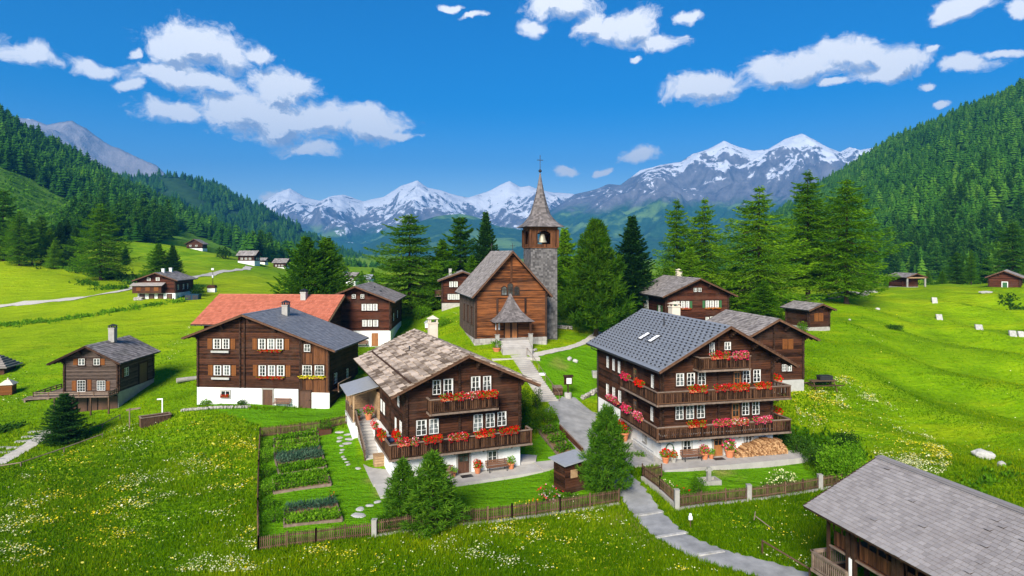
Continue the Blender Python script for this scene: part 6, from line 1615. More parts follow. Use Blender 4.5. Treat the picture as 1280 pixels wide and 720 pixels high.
# ================================================================== hills and forests
def ipl(pts,a):
    P_=np.array(pts,float); x=np.clip(a,0,1)*(len(P_)-1); i=np.minimum(x.astype(int),len(P_)-2); f=(x-i)[:,None]
    return P_[i]*(1-f)+P_[i+1]*f
def wpt(l): return [((p-640)/F*Y,Y,CZ-(q-HZ)*Y/F) for p,q,Y in l]
class Hill:
    def __init__(s,name,foot,crest,m,amp=6,bow=0,na=150,nt=56,seed=0,back=400):
        s.foot,s.crest,s.amp,s.seed,s.bow=wpt(foot),wpt(crest),amp,seed,bow
        A_,T_=np.meshgrid(np.linspace(0,1,na),np.linspace(0,1,nt)); V=s.pos(A_.ravel(),T_.ravel())
        rows=V.reshape(nt,na,3); bk=rows[-1].copy(); bk[:,1]+=back; bk[:,0]*=(bk[:,1]/(bk[:,1]-back)); bk[:,2]=np.minimum(bk[:,2]*.2,bk[:,2]-60)
        fr=rows[0].copy(); fr[:,2]-=25; fr[:,1]-=15
        G_=np.concatenate([fr[None],rows,bk[None]]); n=G_.shape[0]; idx=np.arange(n*na).reshape(n,na)
        Fc=np.stack([idx[:-1,:-1],idx[:-1,1:],idx[1:,1:],idx[1:,:-1]],-1).reshape(-1,4)
        o=link(name,mesh_np(name,G_.reshape(-1,3),Fc,m,smooth=True)); setp(o,kind='structure')
    def pos(s,a,t):
        f,c=ipl(s.foot,a),ipl(s.crest,a); p=f+(c-f)*t[:,None]
        w=np.sin(np.clip(t,0,1)*PI)
        sd=s.seed
        nz=np.sin(p[:,0]*.021+sd)*np.sin(p[:,1]*.017+sd*2)+.5*np.sin(p[:,0]*.051+p[:,1]*.043+sd)+.3*np.sin(p[:,0]*.11-p[:,1]*.09)
        p[:,2]+=s.amp*nz*(w*.9+.1)-s.bow*w
        return p
def hillmat(name,c1,c2,c3,sc=.05):
    m,nt,ns,L=nodes(name); co=coords(nt,'Object')
    f=noise(nt,co,sc,6,.65); g=noise(nt,co,sc*9,4,.6)
    f=mth(nt,'ADD',mth(nt,'MULTIPLY',f,.65),mth(nt,'MULTIPLY',g,.35))
    p=N(nt,'ShaderNodeBsdfPrincipled'); L.new(ramp(nt,f,[(.35,c1),(.5,c2),(.65,c3)]),p.inputs['Base Color']); p.inputs['Roughness'].default_value=.95; p.inputs['Specular IOR Level'].default_value=.1
    b=N(nt,'ShaderNodeBump'); b.inputs['Strength'].default_value=.8; b.inputs['Distance'].default_value=2.0; L.new(f,b.inputs['Height']); L.new(b.outputs[0],p.inputs['Normal'])
    o=N(nt,'ShaderNodeOutputMaterial'); L.new(p.outputs[0],o.inputs[0]); return m
HM=hillmat('green_alp_slope',(.05,.13,.008),(.09,.2,.01),(.14,.27,.014))
HF=hillmat('forest_floor',(.012,.035,.01),(.02,.055,.014),(.035,.08,.018))
HL=Hill('left_hillside',[(-420,300,250),(-200,310,262),(0,316,282),(90,318,305),(150,304,330),(230,302,375),(300,318,430),(360,330,500),(450,343,650),(540,350,850)],
 [(-420,-60,640),(-200,40,680),(0,150,720),(60,183,760),(120,217,800),(215,262,880),(300,300,1000),(380,327,1150),(450,338,1350),(540,345,1600)],HM,5,8,seed=1)
HR=Hill('right_hillside',[(1900,350,300),(1600,352,300),(1280,354,320),(1150,352,345),(1050,347,430),(950,344,560),(870,344,800),(800,344,1100)],
 [(1900,-240,900),(1600,-90,900),(1280,109,900),(1200,143,950),(1110,182,1050),(1000,248,1200),(930,300,1400),(800,338,1800)],HF,5,8,seed=2)
HB=Hill('valley_ridge',[(60,330,1150),(200,330,1200),(300,335,1250),(400,342,1350),(540,348,1500)],
 [(60,215,1900),(150,222,1900),(210,219,1900),(245,226,1900),(275,234,1900),(300,248,1900),(330,262,1900),(365,281,1950),(400,300,2000),(440,318,2050),(540,345,2100)],HF,14,10,seed=3,na=160,nt=50)
# forest: the nearest trees are things, the rest one mass per slope
def lowtree(seed):
    g=np.random.default_rng(seed); V=[];Fc=[];R=[]
    L_=8
    for j in range(L_):
        t=.05+.9*j/L_; r=.27*(1-t)**.85+.015; n=6 if j<6 else 5; a0=g.uniform(0,6.28)
        for k in range(n):
            a=a0+6.283*k/n+g.uniform(-.2,.2); q=r*g.uniform(.7,1.2); z=t; b=len(V); w=.55*q+.012
            V+= [(0,0,z+.16*(1-t)+.05),(math.cos(a)*q-math.sin(a)*w,math.sin(a)*q+math.cos(a)*w,z-.02),(math.cos(a)*q*1.25,math.sin(a)*q*1.25,z-.045),(math.cos(a)*q+math.sin(a)*w,math.sin(a)*q-math.cos(a)*w,z-.02)]
            Fc.append((b,b+1,b+2,b+3)); R.append(.15+.6*g.random())
    b=len(V); V+=[(-.025,0,.86),(.025,0,.86),(0,.01,1.0),(0,-.01,1.0)]; Fc.append((b,b+1,b+2,b+3)); R.append(.6)
    return np.array(V),np.array(Fc),np.array(R)
LT=[lowtree(s) for s in (1,2,3,4)]
def forest(hill,n,hmin,hmax,label,reject,nindiv,indlabel,group,seed,edge=None):
    g=np.random.default_rng(seed); a=g.random(n*4); t=g.random(n*4)**.9
    P_=hill.pos(a,t); 
    # even world density: accept by local width
    f,c=ipl(hill.foot,a),ipl(hill.crest,a)
    keep=~reject(640+F*P_[:,0]/P_[:,1],HZ+F*(CZ-P_[:,2])/P_[:,1],a,t); P_=P_[keep]
    # thin out trees that crowd each other
    cell=np.floor(P_[:,:2]/4.0).astype(int); _,ui=np.unique(cell[:,0]*100003+cell[:,1],return_index=True); P_=P_[g.permutation(ui)][:n]
    H=g.uniform(hmin,hmax,len(P_))*np.clip(1+.2*g.normal(size=len(P_)),.5,1.5)
    px=640+F*P_[:,0]/P_[:,1]; size=H/P_[:,1]*((px>-30)&(px<1310))
    order=np.argsort(-size); ind=order[:nindiv]; rest=order[nindiv:]
    for i in ind: tree('conifer_tree',indlabel,('mid1','mid2','mid3')[i%3],P_[i]-np.array([0,0,.3]),float(H[i]),float(g.uniform(.85,1.15)),group)
    Vs=[];Fs=[];Rs=[];b=0
    for i in rest:
        V,Q,R=LT[i%4]; an=g.uniform(0,6.28); ca,sa=math.cos(an),math.sin(an); w=H[i]*g.uniform(.7,1.3)
        X=V[:,0]*w*ca-V[:,1]*w*sa+P_[i,0]; Y_=V[:,0]*w*sa+V[:,1]*w*ca+P_[i,1]; Z=V[:,2]*H[i]+P_[i,2]-.4
        Vs.append(np.stack([X,Y_,Z],1)); Fs.append(Q+b); Rs.append(np.clip(R*.6+.5*(g.random()-.45)+(.45 if g.random()<.14 else 0)+.2*np.sin(P_[i,0]*.02)*np.sin(P_[i,1]*.017),0,1)); b+=len(V)
    o=link('conifer_forest',mesh_np('conifer_forest',np.concatenate(Vs),np.concatenate(Fs),M['forest'],np.concatenate(Rs)))
    setp(o,label,'forest',None,'stuff'); return o
def rej_left(px,py,a,t):
    tri=pip([(-450,120),(0,208),(60,236),(112,268),(70,300),(0,318),(-450,330)],px,py)
    gap=pip([(205,300),(225,285),(262,300),(330,330),(300,345),(200,330)],px,py)
    return tri|gap|(t<.0)
forest(HL,8500,11,18,'dense conifer forest covering the left mountainside',rej_left,90,'dark conifer at the lower edge of the left hillside forest','conifers along the left forest edge',21)
forest(HR,14500,10,17,'dense conifer forest covering the right mountainside',lambda px,py,a,t:(np.sin(px*.05+py*.02)*np.sin(py*.11-px*.03)>.86),120,'dark conifer at the foot of the right hillside forest','conifers along the right forest edge',22)
forest(HB,4200,15,22,'blue-green distant forest on the valley ridge at the left',lambda px,py,a,t:(np.sin(px*.07)*np.sin(py*.16+px*.03)>.62)|pip([(195,222),(225,222),(255,245),(240,258),(215,245)],px,py),0,'','',23)
# scrub on the open slope left
g=np.random.default_rng(5); a=g.random(9000); t_=g.random(9000); P_=HL.pos(a,t_); px=640+F*P_[:,0]/P_[:,1]; py=HZ+F*(CZ-P_[:,2])/P_[:,1]
k=pip([(-300,150),(0,210),(60,238),(112,270),(70,298),(0,316),(-300,330)],px,py); P_=P_[k]; n=len(P_)
E_=np.repeat(P_,7,0)+g.normal(0,1.1,(n*7,3)); D_=g.normal(0,1,(n*7,3)); D_[:,2]=np.abs(D_[:,2])*.6
U_=g.normal(0,.5,(n*7,3)); U_[:,2]=1
V,Q=leaf_quads(E_,D_,U_,g.uniform(1.2,2.4,n*7),1.3)
o=link('alpine_scrub',mesh_np('alpine_scrub',V,Q,M['veg'],np.clip(g.normal(.3,.2,n*7),0,1))); setp(o,'low green scrub dotting the open slope at the far left','scrub',None,'stuff')
# dark weed bands along ditches and field edges
def weedline(label,pts,n,w,hh,mt='bush',seed=1):
    g=np.random.default_rng(seed); Q_=np.array([q[:2] for q in pts]); s=g.random(n)*(len(Q_)-1); i=np.minimum(s.astype(int),len(Q_)-2); f=(s-i)[:,None]
    xy=Q_[i]*(1-f)+Q_[i+1]*f+g.normal(0,w,(n,2))*(.5+.5*np.sin(s*9))[:,None]; z=T(xy[:,0],xy[:,1])
    P_=np.repeat(np.column_stack([xy,z]),8,0)+g.normal(0,.3,(n*8,3))*hh; P_[:,2]+=.2*hh; D_=g.normal(0,1,(n*8,3)); D_[:,2]=np.abs(D_[:,2])+.3
    V,Q=leaf_quads(P_,D_,g.normal(0,1,(n*8,3)),g.uniform(.4,.8,n*8)*hh,.35*hh)
    o=link('weed_band',mesh_np('weed_band',V,Q,M[mt],np.clip(g.normal(.3,.2,n*8),0,1))); setp(o,label,'weeds',None,'stuff')
weedline('dark weedy ditch band across the lower valley meadow',[gnd(-20,412),gnd(40,404),gnd(110,396),gnd(170,386),gnd(232,377)],380,1.5,.75,'veg',1)
weedline('weedy bank under the small hillock by the valley road',[gy(100,188),gy(135,178),gy(158,172)],200,1.6,.9,'bush',2)
weedline('bushy bank below the conifers of the hillock',[gy(70,212),gy(110,206),gy(150,200),gy(176,194)],420,2.2,1.5,'darkbush',3)
weedline('weeds along the foot of the right forest',[gy(1085,215),gy(1160,222),gy(1230,222),gy(1300,215)],300,2.5,1.2,'bush',4)
weedline('dark weed tuft on the slope at the right picture edge',[gy(1262,128),gy(1290,120)],110,1.0,.9,'darkbush',5)
weedline('weedy patch by the field path at the left edge',[gnd(-10,545),gnd(12,536)],90,.7,.6,'darkbush',6)
weedline('bushy band on the meadow edge behind the big bush',[gnd(990,548),gnd(1020,560),gnd(1045,556),gnd(1070,575)],260,.7,.8,'bush',7)
weedline('tall weeds at the low right picture edge above the barn roof',[gnd(1215,612),gnd(1250,600),gnd(1290,590)],45,.8,.6,'bush',8)
# ================================================================== mountains
KM=2.3   # the far ranges stand this much farther and larger
def mountmat(name,snow,tree,rock1=(.1,.1,.12),rock2=(.27,.26,.275),sw=70,gcol=None):
    snow,tree,sw=19+(snow-19)*KM,19+(tree-19)*KM,sw*KM
    m,nt,ns,L=nodes(name); ge=N(nt,'ShaderNodeNewGeometry'); sp=N(nt,'ShaderNodeSeparateXYZ'); L.new(ge.outputs['Position'],sp.inputs[0]); z=sp.outputs[2]
    co=coords(nt,'Object',(1/KM,)*3); n1=noise(nt,co,.006,8,.68); n2=noise(nt,vmth(nt,'MULTIPLY',co,(1,1,.6)),.02,7,.75); n3=noise(nt,co,.0022,4,.6)
    rock=mix(nt,mth(nt,'MULTIPLY_ADD',mth(nt,'SUBTRACT',n2,.5),3,.5,clamp=True),rock1,rock2)
    hv=mth(nt,'ADD',z,mth(nt,'ADD',mth(nt,'MULTIPLY',mth(nt,'SUBTRACT',n1,.5),sw*14),mth(nt,'MULTIPLY',mth(nt,'SUBTRACT',n2,.5),sw*15)))
    nz=N(nt,'ShaderNodeSeparateXYZ'); L.new(ge.outputs['Normal'],nz.inputs[0])
    hv2=mth(nt,'ADD',hv,mth(nt,'MULTIPLY',mth(nt,'SUBTRACT',nz.outputs[2],.55),sw*3.5))
    sf=mth(nt,'MULTIPLY',mth(nt,'SUBTRACT',hv2,snow),1/(sw*.35),clamp=True)
    gf=mth(nt,'MULTIPLY',mth(nt,'SUBTRACT',tree,mth(nt,'ADD',z,mth(nt,'MULTIPLY',mth(nt,'SUBTRACT',n1,.5),sw*3))),1/(60.*KM),clamp=True)
    mead=mth(nt,'MULTIPLY',mth(nt,'SUBTRACT',noise(nt,vmth(nt,'MULTIPLY',co,(1,1,2.2)),.0045,5,.6),.55),14,clamp=True)
    forest_c=mix(nt,mth(nt,'MULTIPLY_ADD',mth(nt,'SUBTRACT',noise(nt,co,.05,4,.7),.5),3,.5,clamp=True),(.02,.07,.025),(.05,.13,.04))
    green=mix(nt,mead,forest_c,(.17,.29,.06))
    col=mix(nt,sf,mix(nt,gf,rock,green),(.86,.88,.92))
    p=N(nt,'ShaderNodeBsdfPrincipled'); L.new(col,p.inputs['Base Color']); p.inputs['Roughness'].default_value=.9; p.inputs['Specular IOR Level'].default_value=.1
    b=N(nt,'ShaderNodeBump'); b.inputs['Strength'].default_value=1; b.inputs['Distance'].default_value=40; L.new(mth(nt,'ADD',n1,mth(nt,'MULTIPLY',n2,.5)),b.inputs['Height']); L.new(b.outputs[0],p.inputs['Normal'])
    o=N(nt,'ShaderNodeOutputMaterial'); L.new(p.outputs[0],o.inputs[0]); return m
def mountain(name,crest,Yc,Yb,pyb,m,amp,seed,na=300,nt=70,freq=1/420.,conc=1.25):
    Yc,Yb,amp,freq=Yc*KM,Yb*KM,amp*KM,freq/KM
    cx_=np.array([c[0] for c in crest],float); cy_=np.array([c[1] for c in crest],float)
    U=np.linspace(cx_[0],cx_[-1],na); cp=np.interp(U,cx_,cy_); V=[]
    zb=CZ-(pyb-HZ)*Yb/F
    for j in range(-1,nt):
        t=max(j,0)/(nt-1)
        for i in range(na):
            Y=Yc+(Yb-Yc)*t+(700*KM if j<0 else 0); zc=CZ-(cp[i]-HZ)*Yc/F; x=(U[i]-640)/F*(Yc+(Yb-Yc)*t*.75)
            if j<0: V.append((x*1.1,Y,zb-40)); continue
            z=zb+(zc-zb)*(1-t)**conc
            q=Vector((x*freq,Y*freq*.8,seed*7.3))
            r=mn.ridged_multi_fractal(q,1.0,2.1,6,1.0,2.0)-1.1
            r2=mn.fractal(q*3.1,1,2,4)
            w=min(1,t*4+.05)*min(1,(1-t)*2.2+.05)*(max(zc-zb,50)/(450*KM))
            V.append((x+r2*10,Y-r*amp*.5*w,z+(r*.8+r2*.3)*amp*w+(r2*9 if j==0 else 0)))
    n=nt+1; idx=np.arange(n*na).reshape(n,na); Fc=np.stack([idx[:-1,:-1],idx[1:,:-1],idx[1:,1:],idx[:-1,1:]],-1).reshape(-1,4)
    o=link(name,mesh_np(name,np.array(V),Fc,m,smooth=True)); setp(o,kind='structure'); return o
mountain('snow_range',[(230,300),(300,262),(325,254),(345,242),(362,236),(382,247),(400,251),(415,245),(430,243),(455,251),(480,246),(500,233),(512,229),(522,225),(535,234),(548,237),(560,241),(585,247),(600,243),(612,238),(625,231),(637,226),(650,234),(662,232),(672,236),(690,241),(715,243),(740,250),(780,258),(840,270)],4300,2700,325,mountmat('snowy_range',330,185),130,1,na=420,nt=110,freq=1/620.)
mountain('rocky_mountain',[(640,300),(690,262),(720,242),(745,236),(760,230),(775,232),(800,214),(825,207),(850,204),(865,194),(885,187),(905,176),(916,181),(925,185),(940,189),(960,187),(980,175),(1002,168),(1015,174),(1025,179),(1050,190),(1062,184),(1075,188),(1090,186),(1110,182),(1150,200),(1250,200),(1350,230)],3600,1950,330,mountmat('rocky_range',540,275),130,2,na=420,nt=110,freq=1/620.)
mountain('wooded_ridge',[(330,345),(400,335),(440,318),(470,300),(500,286),(520,278),(545,270),(575,267),(600,272),(620,282),(650,286),(680,292),(720,302),(800,318),(900,330)],2500,1800,330,mountmat('wooded_range',900,320),60,3,na=260,nt=50)
mountain('grey_peak',[(-260,60),(-100,110),(0,142),(22,147),(40,149),(60,155),(90,151),(110,162),(130,177),(150,184),(170,195),(195,206),(210,219),(240,236),(300,262),(380,300)],2900,2050,330,mountmat('grey_range',900,225,(.2,.18,.18),(.36,.33,.33)),110,4,na=260,nt=70,freq=1/300.)
# ================================================================== meadow grass and flowers
LAWNP=LAWN; 
GR=build_ground()
def scatter(n,px0,px1,y0,y1,pw,g):
    u=g.uniform(px0,px1,n); Y=(y0**(1-pw)+(y1**(1-pw)-y0**(1-pw))*g.random(n))**(1/(1-pw)) if pw!=1 else y0*(y1/y0)**g.random(n)
    return (u-640)/F*Y,Y,u
def grass():
    g=np.random.default_rng(3); X,Y,U=scatter(380000,-60,1340,36.2,125,1.9,g)
    ex=np.zeros(len(X),bool)
    for p in EXCL: ex|=pip([q[:2] for q in p],X,Y)
    X,Y=X[~ex],Y[~ex]; lawn=np.zeros(len(X),bool)
    for p in LAWN: lawn|=pip(p,X,Y)
    k=(~lawn|(g.random(len(X))<.35))&(g.random(len(X))>np.clip((Y-62)/60,0,1)); X,Y,lawn=X[k],Y[k],lawn[k]; n=len(X); U_=640+F*X/Y; Z=T(X,Y)
    patch=np.sin(X*.35+1.3*np.sin(Y*.22))*np.sin(Y*.41+X*.12)
    mown=(U_>1040)&(Y>58)|((Y>75)&(U_<1040)); h=np.where(lawn,g.uniform(.05,.1,n),g.uniform(.14,.34,n)*(1+.35*patch)*np.where(mown,.5,1)); w=np.maximum(.014,.0009*Y)
    a=g.uniform(0,6.283,n); ln=g.normal(0,.35,(n,2))*h[:,None]
    sx,sy=np.cos(a)*w,np.sin(a)*w
    V=np.stack([np.stack([X-sx,Y-sy,Z-.03],1),np.stack([X+sx,Y+sy,Z-.03],1),np.stack([X+ln[:,0],Y+ln[:,1],Z+h],1)],1).reshape(-1,3)
    r=np.clip(.42+.22*patch+g.normal(0,.2,n)+.2*np.sin(X*.11-Y*.07+np.sin(Y*.23))+.1*np.sin(X*.9+Y*.6),0,1); r=np.where(lawn,np.clip(r*.6+.1,0,1),r)
    o=link('meadow_grass',mesh_np('meadow_grass',V,np.arange(n*3).reshape(n,3),M['blade'],r)); setp(o,'green meadow grass growing between the houses','grass',None,'stuff')
grass()
FZ=[ # photo regions with their flower density and share of yellow
 ([(0,610),(60,575),(150,535),(320,520),(320,720),(0,720)],44000,.5,.12),([(380,690),(480,672),(780,636),(860,700),(900,720),(300,720)],21000,.35,.08),
 ([(990,490),(1060,470),(1130,520),(1200,580),(1170,600),(1090,570),(1000,540)],36000,.4,.55),([(0,470),(70,440),(70,500),(0,530)],900,.6,.3),([(200,440),(240,405),(245,430),(205,460)],1200,.2,.45),
 ([(1060,380),(1280,420),(1280,640),(1080,480)],1600,.4,0),([(850,650),(1030,620),(1010,720),(960,700)],1400,.3,0),([(500,420),(600,370),(590,400),(520,430)],1200,.7,.2),([(0,330),(160,355),(170,370),(0,380)],300,.9,0)]
def flowers():
    g=np.random.default_rng(8); W_=[];Y_=[]
    for poly,n,ys,cl in FZ:
        ax=[p[0] for p in poly]; ay=[p[1] for p in poly]
        u=g.uniform(min(ax),max(ax),n*2); v=g.uniform(min(ay),max(ay),n*2); k=pip(poly,u,v); u,v=u[k][:n],v[k][:n]
        # photo point -> ground, by table
        us=np.linspace(min(ax),max(ax),24); vs_=np.linspace(min(ay),max(ay),24); tb=np.array([[gnd(a,b)[1] for a in us] for b in vs_])
        fu=np.clip((u-us[0])/(us[-1]-us[0])*23,0,22.999); fv=np.clip((v-vs_[0])/(vs_[-1]-vs_[0])*23,0,22.999); i=fu.astype(int); j=fv.astype(int); a=fu-i; b=fv-j
        Yv=tb[j,i]*(1-a)*(1-b)+tb[j,i+1]*a*(1-b)+tb[j+1,i]*(1-a)*b+tb[j+1,i+1]*a*b; X=(u-640)/F*Yv
        dens=np.sin(X*.55+2*np.sin(Yv*.3))*np.sin(Yv*.75+X*.2)+.7*np.sin(X*1.7+Yv)*np.sin(Yv*2.1-X*.6)+.4*np.sin(X*.17-Yv*.21)
        k=g.random(len(X))<np.clip((dens-.15)*.55+cl*.25,.02,1); X,Yv=X[k],Yv[k]
        ex=np.zeros(len(X),bool)
        for p in EXCL+LAWN: ex|=pip([q[:2] for q in p],X,Yv)
        X,Yv=X[~ex],Yv[~ex]; ye=g.random(len(X))<np.clip(ys+.45*np.sin(X*.4+Yv*.3),.05,.95)
        W_.append(np.stack([X,Yv],1)[~ye]); Y_.append(np.stack([X,Yv],1)[ye])
    for nm,L_,mt,lab,s0,s1 in (('white_wildflowers',W_,'whitefl','white wildflowers and umbels scattered in the meadows',.022,.06),('yellow_wildflowers',Y_,'yellowfl','yellow buttercups scattered in the meadows',.025,.065)):
        P_=np.concatenate(L_); n=len(P_); Z=T(P_[:,0],P_[:,1])+g.uniform(.2,.42,n); s=np.exp(g.uniform(math.log(s0),math.log(s1),n))*(P_[:,1]/48)**.5
        big=g.random(n)<.03; s=np.where(big,s*1.7,s)
        nr=g.normal(0,.35,(n,3)); nr[:,2]=1; nr/=np.linalg.norm(nr,axis=1)[:,None]
        a=np.cross(nr,rdir(n)); a/=np.linalg.norm(a,axis=1)[:,None]; b=np.cross(nr,a); C_=np.column_stack([P_,Z]); V=[]
        for k in range(6): q=2*PI*k/6; V.append(C_+(a*math.cos(q)+b*math.sin(q))*s[:,None])
        V=np.stack(V,1).reshape(-1,3); Q=np.arange(n*6).reshape(n,6)
        o=link(nm,mesh_np(nm,V,Q,M[mt],g.random(n))); setp(o,lab,'flowers',None,'stuff')
flowers()
# taller grass tussocks along road edges and fences
def tussocks():
    g=np.random.default_rng(12); V=[];R=[]
    lines=[[(800,640),(830,668),(872,700),(900,716)],[(845,640),(875,665),(915,692),(960,712)],[(815,622),(838,645)],[(560,668),(640,656),(770,637)],[(330,692),(468,676)],[(855,643),(935,633),(1040,612)],[(985,565),(1040,600),(1010,570)],[(90,560),(130,548),(200,520)],[(248,508),(330,512),(400,510)]]
    for L_ in lines:
        pts=[gnd(*p) for p in L_]
        for a,b in zip(pts,pts[1:]):
            d=math.hypot(b[0]-a[0],b[1]-a[1])
            for i in range(int(d*7)):
                f=g.random(); x=a[0]+(b[0]-a[0])*f+g.normal(0,.28); y=a[1]+(b[1]-a[1])*f+g.normal(0,.28); z=t1(x,y); hh=g.uniform(.25,.6)
                for k in range(7):
                    an=g.uniform(0,6.28); w=.03; lx,ly=g.normal(0,.3,2)*hh; xx,yy=x+g.normal(0,.08),y+g.normal(0,.08)
                    V+=[(xx-math.cos(an)*w,yy-math.sin(an)*w,z-.05),(xx+math.cos(an)*w,yy+math.sin(an)*w,z-.05),(xx+lx,yy+ly,z+hh*g.uniform(.6,1))]; R.append(g.uniform(.05,.75))
    V=np.array(V).reshape(-1,3,3); ex=np.zeros(len(V),bool)
    for p in EXCL: ex|=pip([q[:2] for q in p],V[:,0,0],V[:,0,1])
    V=V[~ex].reshape(-1,3); R=np.array(R)[~ex]; n=len(R); o=link('grass_tussocks',mesh_np('grass_tussocks',np.array(V),np.arange(n*3).reshape(n,3),M['blade'],R)); setp(o,'taller unmown grass along the fences and road edges','grass',None,'stuff')
tussocks()
# ================================================================== sky, clouds, sun, haze, camera
SUN_EL,SUN_AZ=32.0,196.0
CL=[(38,68,34,15),(120,84,30,8),(248,56,62,25),(215,62,34,24),(285,66,24,19),(160,65,11,7),(323,66,19,8),(210,93,52,17),(180,86,14,9),(262,101,38,15),(168,105,19,7),(348,108,44,27),(380,104,24,19),(300,136,56,28),(215,139,46,14),(345,150,66,26),(405,148,54,20),(462,155,48,18),(495,166,28,5),(388,184,32,9),
(700,6,44,17),(665,32,13,12),(738,30,22,19),(760,36,30,16),(795,32,34,18),(826,54,31,10),(861,20,15,6),(788,72,9,4),(885,109,54,17),(955,93,24,19),(1000,86,42,19),(1062,72,62,21),(1112,80,52,18),(1100,94,48,10),(1037,107,14,5),
(1200,11,42,17),(1272,14,22,13),(1218,80,29,11),(1165,105,19,5),(1170,64,9,4),(1255,66,22,4),(1170,130,13,4),(590,20,17,4),(562,7,17,4),(800,197,24,9),(757,212,12,5),(345,246,22,8),(706,214,16,8),(1330,60,40,20),(-60,40,50,20)]
def world():
    w=bpy.data.worlds.new('World'); scn.world=w; w.use_nodes=True; nt=w.node_tree; nt.nodes.clear(); L=nt.links
    sky=N(nt,'ShaderNodeTexSky',sky_type='NISHITA'); sky.sun_disc=False; sky.sun_elevation=rad(SUN_EL); sky.sun_rotation=rad(SUN_AZ); sky.altitude=1500; sky.air_density=1.0; sky.dust_density=.7; sky.ozone_density=3.0
    hs=N(nt,'ShaderNodeHueSaturation'); hs.inputs['Saturation'].default_value=SKY_SAT; hs.inputs['Value'].default_value=SKY_VAL; hs.inputs['Hue'].default_value=SKY_HUE; L.new(sky.outputs[0],hs.inputs['Color'])
    tc=N(nt,'ShaderNodeTexCoord'); d=vmth(nt,'NORMALIZE',tc.outputs['Generated'])
    sp=N(nt,'ShaderNodeSeparateXYZ'); L.new(d,sp.inputs[0])
    az=mth(nt,'ARCTAN2',sp.outputs[0],sp.outputs[1]); el=mth(nt,'ARCSINE',sp.outputs[2])
    cb=N(nt,'ShaderNodeCombineXYZ'); L.new(az,cb.inputs[0]); L.new(el,cb.inputs[1]); p0=cb.outputs[0]
    # group: distance to the nearest cloud puff
    ng=bpy.data.node_groups.new('cloud_field','ShaderNodeTree'); ng.interface.new_socket('P',in_out='INPUT',socket_type='NodeSocketVector'); ng.interface.new_socket('D',in_out='OUTPUT',socket_type='NodeSocketFloat')
    gi=ng.nodes.new('NodeGroupInput'); go=ng.nodes.new('NodeGroupOutput'); cur=None
    for (cx,cy,rx,ry) in CL:
        k=math.cos(math.atan((cx-640)/F)); a=math.atan((cx-640)/F); e=math.atan((HZ-cy)/F*k); ra=rx/F*k*k; re=ry/F*k*math.cos(e)**2
        v=vmth(ng,'MULTIPLY',vmth(ng,'SUBTRACT',gi.outputs[0],(a,e,0)),(.98/ra,.96/re,0)); ln=vmth(ng,'LENGTH',v,None,1)
        if cur is None: cur=ln
        else:
            n=ng.nodes.new('ShaderNodeMath'); n.operation='SMOOTH_MIN'; ng.links.new(cur,n.inputs[0]); ng.links.new(ln,n.inputs[1]); n.inputs[2].default_value=.25; cur=n.outputs[0]
    ng.links.new(cur,go.inputs[0])
    wn=nt.nodes.new('ShaderNodeTexNoise'); wn.inputs['Scale'].default_value=14; wn.inputs['Detail'].default_value=5; L.new(p0,wn.inputs['Vector'])
    p0=vmth(nt,'ADD',p0,vmth(nt,'MULTIPLY',vmth(nt,'SUBTRACT',wn.outputs['Color'],(.5,.5,.5)),(.075,.05,0)))
    def dens(p):
        gn=nt.nodes.new('ShaderNodeGroup'); gn.node_tree=ng; L.new(p,gn.inputs[0])
        ps=vmth(nt,'MULTIPLY',p,(1,1.25,1))
        n=mth(nt,'ADD',mth(nt,'MULTIPLY',noise(nt,ps,24,9,.66),1.0),mth(nt,'MULTIPLY',noise(nt,ps,110,6,.65),.4))
        return mth(nt,'ADD',mth(nt,'SUBTRACT',1.0,gn.outputs[0]),mth(nt,'MULTIPLY',mth(nt,'SUBTRACT',n,.6),1.9))
    c1=dens(p0); c2=dens(vmth(nt,'ADD',p0,(-.008,.02,0)))
    al=N(nt,'ShaderNodeMapRange',interpolation_type='SMOOTHSTEP'); L.new(c1,al.inputs[0]); al.inputs[1].default_value=-.1; al.inputs[2].default_value=.6
    sh=mth(nt,'MULTIPLY',mth(nt,'SUBTRACT',c2,c1),mth(nt,'MULTIPLY',mth(nt,'ADD',c1,.1),1.2,clamp=True))
    lit=mth(nt,'MULTIPLY_ADD',sh,-2.1,.82,clamp=True)
    ccol=ramp(nt,lit,[(.0,(2.7,3.1,4.0)),(.4,(4.6,4.9,5.4)),(.75,(7.2,7.2,7.2))])
    pale=N(nt,'ShaderNodeMapRange',interpolation_type='SMOOTHSTEP'); L.new(el,pale.inputs[0]); pale.inputs[1].default_value=.24; pale.inputs[2].default_value=.0
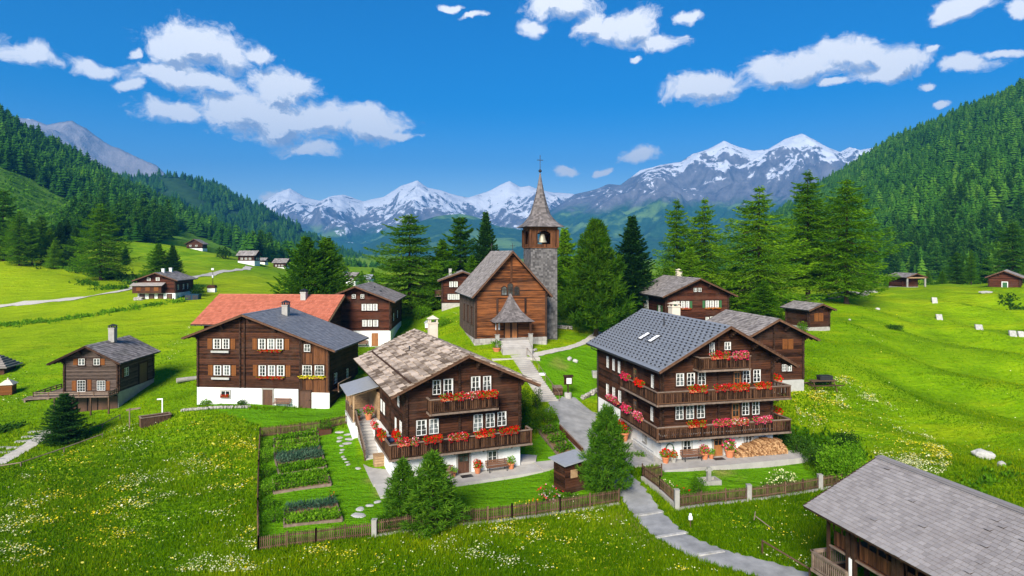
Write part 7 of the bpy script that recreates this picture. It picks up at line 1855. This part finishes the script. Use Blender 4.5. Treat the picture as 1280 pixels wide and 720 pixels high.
    base=mix(nt,mth(nt,'MULTIPLY',pale.outputs[0],.9),hs.outputs[0],sky.outputs[0])
    fin=mix(nt,mth(nt,'MULTIPLY',al.outputs[0],.97),base,ccol)
    bg=N(nt,'ShaderNodeBackground'); L.new(fin,bg.inputs[0]); bg.inputs[1].default_value=SKY_STR; o=N(nt,'ShaderNodeOutputWorld'); L.new(bg.outputs[0],o.inputs[0])
SKY_SAT,SKY_VAL,SKY_HUE,SKY_STR=1.7,.76,.505,.096
world()
sl_=bpy.data.lights.new('sun','SUN'); sl_.energy=3.9; sl_.angle=rad(24); sl_.color=(1,.94,.83); so=bpy.data.objects.new('sun',sl_); C.objects.link(so); so.location=(-60,-60,120)
sv=Vector((math.sin(rad(SUN_AZ))*math.cos(rad(SUN_EL)),math.cos(rad(SUN_AZ))*math.cos(rad(SUN_EL)),math.sin(rad(SUN_EL)))); so.rotation_euler=sv.to_track_quat('Z','Y').to_euler()
def haze():
    m,nt,ns,L=nodes('valley_haze'); v=N(nt,'ShaderNodeVolumePrincipled'); v.inputs['Color'].default_value=(.08,.45,1,1); v.inputs['Density'].default_value=HAZE; v.inputs['Anisotropy'].default_value=.1
    o=N(nt,'ShaderNodeOutputMaterial'); L.new(v.outputs[0],o.inputs[1])
    mb=MB(); mb.abox(-13000,13000,-60,12200,-260,1800); h=mb.build('haze',m); setp(h,kind='stuff'); h['label']='thin blue air haze filling the valley'; h['category']='haze'
HAZE=1.1e-4
haze()
cam=bpy.data.cameras.new('camera'); cam.sensor_width=36; cam.lens=F/1280*36; cam.shift_y=-(360-HZ)/1280; cam.clip_start=.5; cam.clip_end=40000
co_=bpy.data.objects.new('camera',cam); C.objects.link(co_); co_.location=(0,0,CZ); co_.rotation_euler=(PI/2,0,0); scn.camera=co_
vs=scn.view_settings; vs.view_transform='Standard'; vs.look='None'; vs.gamma=1; vs.use_curve_mapping=False; vs.exposure=EXPO if 'EXPO' in globals() else 1.0
scn.cycles.max_bounces=6; scn.cycles.volume_bounces=0; scn.cycles.transparent_max_bounces=8
